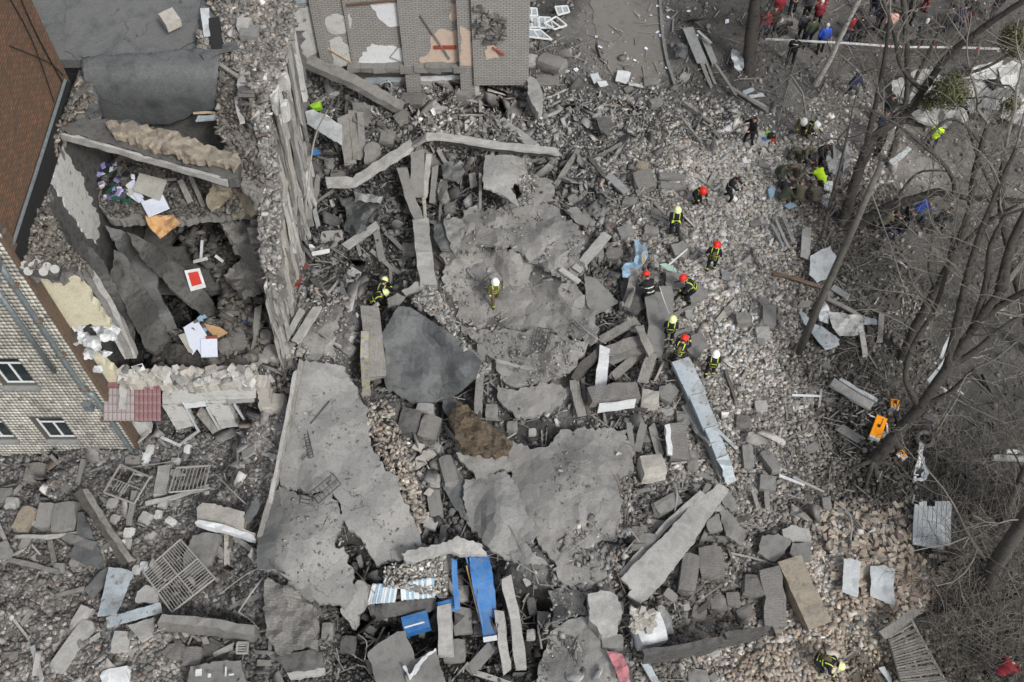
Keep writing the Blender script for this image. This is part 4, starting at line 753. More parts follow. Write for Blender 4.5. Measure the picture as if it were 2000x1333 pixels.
bar('concrete_plank', [(1384,948,.4),(1362,992,.35)], 11, .12, 'conc', 'short plank leaning at the upper side of the long smooth slab', 'plank')
def sprinkle(name, poly, dz, n, lo, hi, tint, seed, label): patch(name, poly, lambda x, y: G(x, y, dz+.02), n, lo, hi, tint, seed, label, .3)
def sprinkle2(name, poly, ctrl, n, lo, hi, tint, seed, label): patch(name, poly, zproj(ctrl, True, 0), n, lo, hi, tint, seed, label, .3)
D1 = (.2, .195, .185)
sprinkle2('slab_grit', [(868,520),(940,476),(1010,492),(1110,558),(1160,640),(1150,664),(900,640),(868,580)], [(868,520,.5),(1000,490,.55),(1110,556,.6),(1165,640,.7),(1040,570,.05),(960,560,.0),(960,620,.0),(1060,630,.05),(900,600,.1)], 900, .015, .08, (.19, .187, .18), 81, 'grit and crumbs on the sunken dusty slab')
sprinkle2('slab_grit', [(905,412),(1085,398),(1142,470),(1108,548),(1010,488),(870,516),(862,490)], [(905,412,.5),(1010,400,.6),(1085,400,.5),(1142,470,.9),(1108,548,.8),(1000,480,.6),(868,516,.6),(1000,440,.3),(1070,460,.7)], 420, .02, .11, D1, 82, 'grit and crumbs on the slab with two peaks')
sprinkle2('slab_grit', [(1000,350),(1045,340),(1040,398),(1010,400),(1020,370)], [(1000,350,.75),(1040,350,.6),(1030,395,.6)], 330, .06, .2, D1, 83, 'rubble in the gap right of the tilted pale plate')
sprinkle2('slab_grit', [(1100,850),(1230,842),(1236,920),(1212,1010),(1204,1050),(1068,1088),(1000,900)], [(1095,842,.5),(1222,840,.4),(1204,1052,.5),(1068,1090,.4),(1000,880,.5),(1120,950,.5)], 420, .02, .09, D1, 84, 'grit scattered on the central pale slab')
sprinkle2('slab_grit', [(1120,1020),(1215,1000),(1225,1110),(1140,1160),(1070,1140),(1080,1080)], [(1120,1020,.55),(1215,1000,.5),(1225,1110,.4),(1080,1140,.35)], 300, .04, .2, D1, 85, 'pale rubble over the lower edge of the central slab')
sprinkle2('slab_grit', [(600,720),(700,780),(720,860),(780,960),(820,1060),(740,1100),(660,960),(550,940)], [(590,705,.9),(700,770,.8),(560,940,.7),(640,850,.55),(700,900,.7),(800,1050,.6),(735,1100,.75),(650,960,.75),(775,940,.8),(720,1000,.55)], 260, .02, .09, D1, 86, 'few crumbs on the large screed slab')
sprinkle2('slab_grit', [(720,785),(760,780),(800,900),(830,1000),(815,1040),(785,960),(745,900),(722,850)], [(720,785,.85),(760,900,.6),(815,1040,.6)], 520, .05, .2, (.25, .225, .195), 87, 'tan crumbs along the right edge of the large screed slab')
sprinkle2('slab_grit', [(520,604),(580,562),(670,566),(684,590),(655,702),(600,700),(545,650)], [(520,604,.35),(580,562,.35),(684,590,.35),(655,702,.35),(545,650,.35)], 520, .03, .16, D1, 88, 'crumbs on the dusty slab by the torn wall')
sprinkle2('slab_grit', [(900,642),(1130,664),(1150,672),(1100,738),(1020,756),(968,700)], [(900,640,.15),(1130,664,.9),(1130,712,.7),(1080,680,.75),(985,748,.3),(940,670,.2)], 420, .02, .1, D1, 89, 'grit on the humped dusty slab')
sprinkle2('slab_grit', [(840,560),(872,600),(905,665),(960,720),(930,740),(900,672),(850,620),(800,590)], [(800,590,1.5),(905,665,1.4),(950,730,.6)], 700, .05, .2, D1, 90, 'crumbled masonry along the upper edge of the dark curved slab')
sprinkle2('slab_grit', [(545,955),(660,990),(690,1110),(690,1150),(600,1170),(505,1100)], [(545,950,.5),(660,985,.7),(505,1100,.8),(600,1050,.4),(690,1120,.6),(600,1170,.7)], 220, .02, .1, D1, 91, 'few crumbs on the lower screed slab')
sprinkle2('slab_grit', [(1072,1150),(1140,1160),(1200,1290),(1214,1340),(1055,1340)], [(1072,1150,.4),(1140,1160,.4),(1214,1340,.35),(1055,1340,.35)], 320, .03, .12, D1, 92, 'crumbs on the cracked slab at the bottom edge')
sprinkle2('slab_grit', [(750,1105),(870,1080),(872,1165),(750,1146)], [(752,1112,1.0),(870,1090,1.0),(870,1160,.98)], 420, .04, .16, (.3, .29, .27), 93, 'pale gravel on the panel above the striped sheet')
# --- beams and planks: name, points, width px, height m, material, label
BEAMS = [
 ('concrete_beam', [(604,122,1.9),(690,160,1.5),(784,212,.6)], 24, .35, 'conc', 'grey concrete beam sloping down from the standing brick wall', 'concrete beam'),
 ('concrete_beam', [(636,357,1.4),(692,357,1.5),(745,322,1.6),(804,284,1.3)], 19, .22, 'dustlight', 'bent concrete beam with a kink at its left third', 'concrete beam'),
 ('parapet_strip', [(806,284,1.3),(834,268,1.5),(862,267,1.5),(960,283,1.3),(1090,297,.9)], 13, .14, 'dustlight', 'long pale coping strip curving over the dark pit', 'coping'),
 ('parapet_strip', [(870,276,.9),(960,291,.8),(1082,304,.5)], 8, .12, 'concdark', 'dark strip hanging under the long pale coping', 'coping'),
 ('plank', [(670,228,1.0),(684,318,.7)], 18, .12, 'wood', 'first of the upright grey planks beside the white panel', 'plank'),
 ('plank', [(688,214,1.1),(698,312,.6)], 15, .12, 'wood', 'second upright grey plank, touching the first', 'plank'),
 ('plank', [(704,222,1.0),(708,306,.5)], 12, .1, 'conc', 'narrow upright plank at the right of the grey planks', 'plank'),
 ('concrete_post', [(785,330,.9),(800,385,.9),(822,440,.7)], 18, .25, 'conc', 'long leaning concrete post in the pit below the coping', 'concrete post'),
 ('concrete_post', [(815,296,1.0),(815,384,.6)], 18, .2, 'conc', 'upright concrete post under the bend of the coping', 'concrete post'),
 ('concrete_post', [(838,300,.8),(829,388,.5)], 10, .15, 'dustlight', 'thin pale post right of the upright concrete post', 'concrete post'),
 ('concrete_post', [(850,326,.8),(845,398,.4)], 11, .15, 'conc', 'round ended post at the right of the post group', 'concrete post'),
 ('plank', [(828,385,.9),(832,440,.6)], 6, .06, 'yellow', 'thin yellowish lath beside the long leaning concrete post', 'plank'),
 ('concrete_post', [(921,338,.6),(926,366,.5)], 12, .16, 'conc', 'short post beside the tilted pale plate', 'concrete post'),
 ('pipe_post', [(938,342,1.0),(938,412,.5)], 5, .06, 'conc', 'thin vertical rod left of the tilted pale plate', 'rod'),
 ('plank', [(976,236,.6),(1046,288,.5)], 16, .14, 'dustlight', 'pale plank above the right end of the coping', 'plank'),
 ('timber', [(1130,292,.6),(1086,362,.6)], 9, .12, 'wood', 'dusty timber crossing the right end of the coping', 'timber'),
 ('timber', [(1152,310,.4),(1178,342,.4),(1205,366,.3)], 8, .1, 'wooddark', 'dark timber left of the tan block', 'timber'),
 ('timber', [(1188,344,.4),(1226,378,.4)], 16, .1, 'sheetgrey', 'folded grey strip left of the two stacked blocks', 'sheet'),
 ('plank', [(622,344,1.2),(618,372,1.0),(612,402,.6)], 9, .1, 'conc', 'upright plank standing against the foot of the torn wall', 'plank'),
 ('plank', [(600,404,1.1),(608,444,.4)], 12, .1, 'wood', 'left of two broken planks at the wall foot', 'plank'),
 ('plank', [(614,408,1.0),(622,444,.4)], 9, .1, 'sheetgrey', 'right of two broken planks at the wall foot', 'plank'),
 ('plank', [(676,482,.3),(738,440,.6)], 13, .12, 'dustlight', 'pale plank above the dusty mound', 'plank'),
 ('plank', [(735,454,.4),(746,508,.3)], 13, .1, 'conc', 'grey plank left of the granular wall strip', 'plank'),
 ('plank', [(752,454,.4),(786,488,.3)], 7, .08, 'conc', 'thin plank slanting towards the granular wall strip', 'plank'),
 ('white_bar', [(607,497,.3),(642,491,.3)], 7, .08, 'whitepl', 'white bar at the foot of the torn wall', 'bar'),
 ('white_bar', [(594,480,.3),(612,482,.3)], 6, .07, 'whitepl', 'small white stick above the white bar', 'bar'),
 ('plank', [(598,516,.5),(578,562,.3)], 7, .07, 'darkred', 'dark red board at the foot of the torn wall', 'plank'),
 ('wall_strip', [(822,434,1.4),(828,500,1.3),(838,562,1.1)], 25, .4, 'dustlight', 'granular upright wall strip left of the dusty hollow', 'wall fragment'),
 ('white_bar', [(851,574,1.1),(868,605,1.1),(884,640,.9)], 11, .12, 'plaster', 'white plaster strip along the edge of the big dark curved slab', 'plaster strip'),
 ('concrete_post', [(940,676,.6),(938,740,.6),(933,808,.4)], 14, .18, 'conc', 'upright post at the right tip of the big dark curved slab', 'concrete post'),
 ('plank', [(1186,458,.7),(1126,528,.7)], 15, .12, 'dustlight', 'pale plank left of the pale blue cloth', 'plank'),
 ('plank', [(1096,528,.9),(1132,552,.7)], 11, .1, 'dustlight', 'short plank at the upper right rim of the sunken slab', 'plank'),
 ('timber', [(1240,528,.9),(1232,565,.8),(1221,602,.5)], 15, .15, 'wood', 'timber leaning below the pale blue cloth', 'timber'),
 ('timber', [(1174,666,.6),(1208,644,.8),(1246,626,.7)], 15, .2, 'wood', 'topmost of the crossed timbers', 'timber'),
 ('timber', [(1176,690,.7),(1220,676,.8),(1264,664,.6)], 19, .25, 'wood', 'thick split log across the crossed timbers', 'timber'),
 ('timber', [(1190,706,.5),(1230,690,.6),(1268,684,.6)], 14, .2, 'conc', 'grey log under the thick split log', 'timber'),
 ('timber', [(1248,638,1.0),(1258,665,1.1),(1272,692,1.0)], 15, .18, 'wood', 'short timber lying over the right end of the logs', 'timber'),
 ('timber', [(1274,688,.8),(1266,715,.7),(1256,746,.4)], 18, .2, 'wood', 'thick timber stub pointing down right of the white post', 'timber'),
 ('timber', [(1258,690,.4),(1225,712,.4),(1194,738,.3)], 15, .15, 'wood', 'timber slanting towards the white post', 'timber'),
 ('timber', [(1168,690,.6),(1140,715,.7),(1122,745,.6)], 16, .2, 'wooddark', 'upper half of the curved dark timber left of the white post', 'timber'),
 ('timber', [(1121,742,.6),(1126,775,.5),(1136,812,.3)], 18, .2, 'wood', 'lower half of the curved timber left of the white post', 'timber'),
 ('timber', [(1138,742,.5),(1142,780,.4),(1152,815,.2)], 7, .1, 'wooddark', 'thin timber beside the curved one', 'timber'),
 ('white_post', [(1181,680,.8),(1176,725,.7),(1172,770,.6)], 20, .18, 'whitepl', 'bright white post under the crossed timbers', 'post'),
 ('wall_fragment', [(1274,574,.7),(1284,640,.7),(1276,690,.6)], 32, .25, 'conc', 'upright grey wall plate between the two pairs of firefighters', 'wall fragment'),
 ('wall_fragment', [(1300,560,.6),(1303,590,.6),(1300,640,.5)], 22, .2, 'conc', 'grey plate behind the upright wall plate', 'wall fragment'),
 ('duct', [(1321,716,.6),(1355,795,.6),(1392,880,.4),(1412,938,.3)], 15, .3, 'sheetgrey', 'grey underside channel of the long metal duct', 'metal duct'),
 ('blue_bar', [(1402,842,.3),(1438,876,.2)], 7, .06, 'sheetblue', 'short pale blue bar right of the metal duct', 'bar'),
 ('masonry_column', [(1322,832,.5),(1326,900,.4)], 34, .4, 'masonrytop', 'upright brick column fragment left of the metal duct', 'masonry column'),
 ('plaster_strip', [(1303,830,.6),(1308,890,.6)], 9, .3, 'whitepl', 'white plaster face on the left of the brick column fragment', 'plaster strip'),
 ('plank', [(1256,832,.3),(1244,884,.2)], 13, .14, 'conc', 'grey plank left of the brick column fragment', 'plank'),
 ('plank', [(1272,832,.3),(1290,892,.2)], 14, .14, 'wood', 'timber plank left of the white plaster face', 'plank'),
 ('plank', [(1228,830,.3),(1236,882,.2)], 10, .1, 'conc', 'narrow plank at the right rim of the central slab', 'plank'),
 ('plank', [(556,664,.6),(592,604,.6)], 12, .12, 'dustlight', 'left of two planks lying on the dusty mound', 'plank'),
 ('plank', [(578,668,.6),(620,602,.6)], 15, .12, 'dustlight', 'right of two planks lying on the dusty mound', 'plank'),
 ('timber', [(722,602,1.3),(728,660,1.2),(736,742,1.0)], 15, .2, 'wood', 'upright round timber left of the big dark curved slab', 'timber'),
 ('timber', [(733,650,.9),(738,750,.7)], 10, .2, 'wooddark', 'dark timber between the round timber and the curved slab', 'timber'),
 ('banner', [(713,646,1.2),(712,700,1.3),(716,772,1.0)], 9, .06, 'yellow', 'torn yellow banner hanging in the slot by the big dark curved slab', 'banner'),
 ('plank', [(968,704,.3),(1008,716,.3),(1046,722,.3)], 6, .08, 'dustlight', 'thin curved strip above the cracked dusty slab', 'strip'),
 ('pole', [(590,706,1.4),(572,790,1.2),(546,910,1.2),(508,1050,1.0)], 8, .14, 'wood', 'long grey pole along the left edge of the large screed slab', 'pole'),
 ('pole', [(578,724,1.2),(552,860,1.1),(528,980,1.0)], 6, .1, 'dustlight', 'pale pole next to the long grey pole', 'pole'),
 ('plank', [(505,600,2.2),(500,640,1.8),(494,676,.9)], 11, .1, 'conc', 'grey plank leaning in the lower room beside the dusty mound', 'plank'),
 ('column', [(868,1186,.8),(871,1284,.6)], 27, .4, 'dustlight', 'pale rough column left of the blue cabinet foot', 'column'),
 ('column', [(904,1186,.3),(906,1240,.2)], 34, .3, 'conc', 'dark ribbed block between the pale column and the blue cabinet', 'column'),
 ('post', [(976,1196,.9),(982,1255,.8),(990,1314,.6)], 17, .2, 'dustlight', 'left of two pale posts in the black soil pit', 'post'),
 ('post', [(988,1130,.9),(1006,1210,.9),(1018,1308,.7)], 15, .2, 'dustlight', 'right of two pale posts in the black soil pit', 'post'),
 ('plank', [(962,1262,.4),(918,1310,.3)], 22, .06, 'conc', 'board lying below the blue cabinet', 'plank'),
 ('upright_slab', [(314,1216,.7),(400,1224,.8),(500,1240,.6)], 16, 1.0, 'conc', 'upright slab with pale top edge below the window grille', 'concrete slab'),
 ('plank', [(322,910,.5),(313,968,.3)], 22, .16, 'dustlight', 'wide plank between the two steel frames', 'plank'),
 ('timber', [(286,984,.5),(340,972,.5),(408,950,.5)], 7, .1, 'dustlight', 'thin timber under the barred grille', 'timber'),
 ('plank', [(262,964,.5),(252,1026,.3)], 11, .12, 'conc', 'narrow plank hanging from the steel frame', 'plank'),
 ('timber', [(150,960,.7),(195,1020,.7),(248,1098,.5)], 15, .2, 'wooddark', 'left of two heavy dark timbers', 'timber'),
 ('timber', [(168,958,.8),(208,1025,.8),(256,1094,.6)], 10, .2, 'wood', 'right of two heavy dark timbers', 'timber'),
 ('curb_strip', [(30,1048,.3),(90,1050,.4),(168,1040,.3)], 6, .12, 'dustlight', 'pale strip along the foot of the row of blocks', 'strip'),
 ('hollow_plank', [(126,1048,.5),(186,1068,.5)], 15, .12, 'conc', 'short hollow plank below the row of blocks', 'plank'),
 ('timber', [(18,1094,.3),(60,1104,.3),(114,1118,.3)], 9, .1, 'conc', 'grey timber below the row of blocks', 'timber'),
 ('edge_strip', [(386,1022,.9),(440,1036,.9),(500,1054,.8)], 9, .35, 'whitepl', 'white edge strip of the pale fallen lintel', 'strip'),
 ('brick_column', [(1500,1112,.5),(1512,1170,.5),(1512,1228,.3)], 38, .45, 'masonrytop', 'thick brick wall piece left of the long tan wall fragment', 'masonry column'),
 ('wall_fragment', [(1540,1096,.6),(1562,1150,.6),(1596,1222,.4)], 42, .5, 'concbrown', 'long tan wall fragment with smooth worn side', 'wall fragment'),
 ('fallen_wall_slab', [(1258,1284,.9),(1330,1272,.9),(1405,1260,.8)], 9, 1.1, 'concdark', 'dark upright wall panel right of the white gatepost', 'wall panel'),
 ('fallen_wall_slab', [(1408,1252,1.0),(1446,1244,1.0),(1486,1238,.8)], 9, 1.1, 'concdark', 'pale topped end of the dark upright wall panel', 'wall panel'),
 ('coping', [(1408,1246,1.12),(1446,1238,1.12),(1486,1232,.92)], 12, .06, 'paleblock', 'pale coping on the end of the dark wall panel', 'coping'),
 ('plank', [(1256,1290,.4),(1284,1338,.3)], 12, .08, 'sheetblue', 'grey blue plank at the bottom edge', 'plank'),
 ('rod', [(1300,1035,.1),(1310,1072,.1)], 9, .1, 'conc', 'short post stub left of the long smooth slab', 'post'),
 ('plank', [(1256,1025,.3),(1262,1072,.2)], 10, .1, 'wood', 'narrow board right of the central pale slab', 'plank'),
 ('board', [(1344,56,.4),(1358,90,.4),(1372,124,.2)], 21, .05, 'sheetgrey', 'wide grey board leaning near the kerb', 'board'),
 ('board', [(1376,76,.3),(1396,124,.2)], 12, .05, 'sheetgrey', 'narrow grey board right of the wide leaning board', 'board'),
 ('board', [(1364,62,.6),(1388,84,.5)], 5, .05, 'dustlight', 'thin batten across the leaning boards', 'batten'),
 ('board', [(1370,122,.2),(1388,168,.1)], 7, .05, 'wood', 'left of two battens below the leaning boards', 'batten'),
 ('board', [(1380,122,.2),(1396,164,.1)], 5, .05, 'wood', 'right of two battens below the leaning boards', 'batten'),
 ('timber', [(1396,124,.5),(1436,184,.3)], 5, .07, 'wood', 'long timber from the leaning boards down to the rubble', 'timber'),
 ('timber', [(1430,172,.4),(1500,218,.2)], 6, .06, 'wood', 'timber reaching towards the standing man in black', 'timber'),
 ('timber', [(1452,186,.2),(1490,206,.2),(1515,218,.1)], 6, .06, 'dustlight', 'pale batten beside the timber near the man in black', 'batten'),
 ('plank', [(1507,438,.3),(1530,482,.3)], 6, .08, 'sheetgrey', 'leftmost of three thin planks above the white sheet', 'plank'),
 ('plank', [(1516,432,.3),(1540,484,.3)], 5, .08, 'dustlight', 'middle of three thin planks above the white sheet', 'plank'),
 ('plank', [(1530,424,.3),(1550,474,.3)], 7, .08, 'sheetgrey', 'rightmost of three thin planks above the white sheet', 'plank'),
 ('plank', [(1576,444,.4),(1572,506,.3)], 17, .1, 'dustlight', 'short wide plank standing above the white sheet', 'plank'),
 ('branch', [(1508,534,.2),(1556,546,.3),(1606,562,.3)], 7, .09, 'rust', 'fallen rusty brown pole left of the bare pole', 'pole'),
 ('plate', [(1624,560,.3),(1656,580,.3)], 14, .05, 'sheetgrey', 'small grey plate right of the bare pole', 'plate'),
 ('board', [(1612,582,.4),(1650,600,.4),(1692,626,.3)], 8, .07, 'wood', 'grey board over the crumpled white sheets', 'board'),
 ('board', [(1682,642,.3),(1690,696,.2)], 10, .06, 'dustlight', 'pale board hanging below the crumpled sheets', 'board'),
 ('board', [(1722,612,.2),(1718,668,.1)], 10, .06, 'wood', 'pale grey board standing apart right of the sheets', 'board'),
 ('metal_trough', [(1626,748,.3),(1666,774,.3),(1704,796,.2)], 18, .12, 'dustlight', 'pale metal trough lying on the dark soil', 'trough'),
 ('metal_trough', [(1638,740,.35),(1674,762,.35),(1712,782,.25)], 7, .1, 'sheetwhite', 'white rail along the pale metal trough', 'rail'),
 ('plank', [(1638,834,.1),(1682,862,.1)], 18, .06, 'conc', 'grey paving plank left of the orange case', 'plank'),
 ('white_bar', [(1524,930,.2),(1566,946,.2)], 5, .05, 'whitepl', 'white batten upper left of the bricks', 'batten'),
 ('white_bar', [(1552,934,.2),(1606,960,.1)], 4, .05, 'dustlight', 'thin batten crossing the white batten', 'batten'),
 ('white_bar', [(1550,772,.2),(1602,774,.2)], 4, .04, 'whitepl', 'thin white strip on rubble below the pole foot', 'strip'),
 ('white_bar', [(1604,760,.2),(1600,796,.2)], 4, .04, 'dustlight', 'thin upright strip right of the white strip', 'strip'),
 ('dark_bar', [(1846,822,1.0),(1834,838,.6),(1820,856,.2)], 9, .16, 'wooddark', 'post shadow built as a dark bar beside the tyre', 'post'),  # shadow of a post, built as a solid dark bar
 ('dark_bar', [(1714,552,.9),(1706,566,.5),(1700,580,.1)], 8, .14, 'wooddark', 'short dark stub post with a pale top in open soil', 'post'),
 ('white_bar', [(1758,512,.1),(1772,524,.1)], 4, .03, 'whitepl', 'small white strip on soil between the trees', 'strip'),
 ('white_bar', [(1803,620,.1),(1818,634,.1)], 4, .03, 'whitepl', 'white strip on soil left of the broken white trim', 'strip'),
 ('white_bar', [(1872,764,.1),(1884,772,.1)], 4, .03, 'whitepl', 'short white strip on soil right of the big trunk', 'strip'),
 ('trim', [(1864,640,4.5),(1845,680,4.2),(1838,700,4.0)], 5, .06, 'whitepl', 'upper piece of broken white trim caught on the big trunk', 'trim'),
 ('trim', [(1866,672,4.4),(1845,708,4.0),(1816,744,3.7)], 7, .08, 'sheetwhite', 'long piece of broken white trim caught on the big trunk', 'trim'),
 ('trim', [(1824,742,3.7),(1836,756,3.5),(1852,768,3.3)], 6, .06, 'dustlight', 'hanging end of the broken white trim', 'trim'),
 ('bench_slab', [(1938,894,.2),(2010,898,.2)], 12, .1, 'dustlight', 'pale curb piece at the right edge among twigs', 'kerb'),
 ('fallen_log', [(1786,1222,.2),(1850,1206,.25),(1930,1196,.3),(2030,1165,.3)], 22, .3, 'bark', 'fallen trunk lying right of the collapsed fence', 'tree trunk'),
]
for b in BEAMS: bar(*b)
# --- rods and wires
for n_, pts, r, m, lab in [
 ('rod', [(1306,518,.5),(1342,487,.6)], .04, 'whitepl', 'white rod right of the pale blue cloth'),
 ('rope', [(1288,560,1.2),(1298,590,1.2),(1307,612,1.3)], .018, 'whitepl', 'taut pale line between the upper and lower firefighters'),
 ('rod', [(1310,906,.3),(1376,899,.3)], .035, 'dustlight', 'pale rod left of the metal duct foot'),
 ('rod', [(1282,795,.3),(1312,800,.5),(1330,775,.4)], .02, 'bars', 'curved rod right of the masonry beam'),
 ('rod', [(1300,745,.4),(1330,742,.5),(1355,745,.3)], .02, 'bars', 'curved rod left of the duct top'),
 ('rod', [(1424,1080,.2),(1470,1090,.2),(1522,1106,.2)], .04, 'bars', 'thin rod right of the long smooth slab'),
 ('rod', [(1114,616,.7),(1150,650,.8),(1184,672,.6)], .02, 'bars', 'rod leaning from the sunken slab to the timbers'),
 ('rod', [(1190,706,.3),(1232,742,.3)], .02, 'bars', 'rod right of the bright white post'),
 ('rebar', [(644,784,.75),(607,828,.7)], .025, 'steel', 'dark bar lying on the large screed slab'),
 ('rebar', [(594,894,.7),(600,888,.7),(590,900,.7)], .02, 'steel', 'small hooked bar on the large screed slab'),
 ('rod', [(466,1196,.4),(490,1160,.5),(514,1128,.5)], .03, 'dustlight', 'pale L shaped rod upper half'),
 ('rod', [(466,1196,.4),(490,1212,.4),(506,1230,.3)], .025, 'bars', 'thin rod bending towards the upright slab'),
 ('rod', [(420,925,.5),(452,958,.5),(480,985,.4)], .03, 'dustlight', 'pale rod above the pale fallen lintel'),
 ('rod', [(240,915,.4),(340,900,.5),(345,880,.4)], .02, 'bars', 'thin rod above the steel frame'),
 ('rod', [(1630,980,.2),(1662,1010,.3),(1660,1070,.2)], .03, 'dustlight', 'pale crooked stick at the upper left of the tan bricks'),
 ('rod', [(1662,1005,.2),(1690,1040,.2),(1705,1060,.2)], .02, 'bars', 'thin crooked stick across the tan bricks'),
 ('rebar', [(1205,925,.6),(1212,960,.5),(1206,1050,.3)], .02, 'rust', 'rusty bar hanging at the right rim of the central slab'),
 ('rebar', [(1230,920,.6),(1225,985,.5),(1226,1030,.2)], .02, 'rust', 'rusty bar right of the central slab'),
 ('rod', [(700,1240,.6),(716,1255,.7),(712,1290,.4)], .02, 'bars', 'thin bent rod under the tongue of slab'),
 ('rod', [(1310,935,.3),(1322,960,.5),(1318,1000,.3)], .03, 'bars', 'curved hose right of the central slab'),
 ('cable', [(1268,842,.4),(1300,860,.5),(1340,820,.6)], .02, 'bars', 'loose cable over the brick column fragment'),
]: rod(n_, pts, r, m, lab, {'rope': 'rope', 'rod': 'rod', 'rebar': 'rebar', 'cable': 'cable'}[n_])
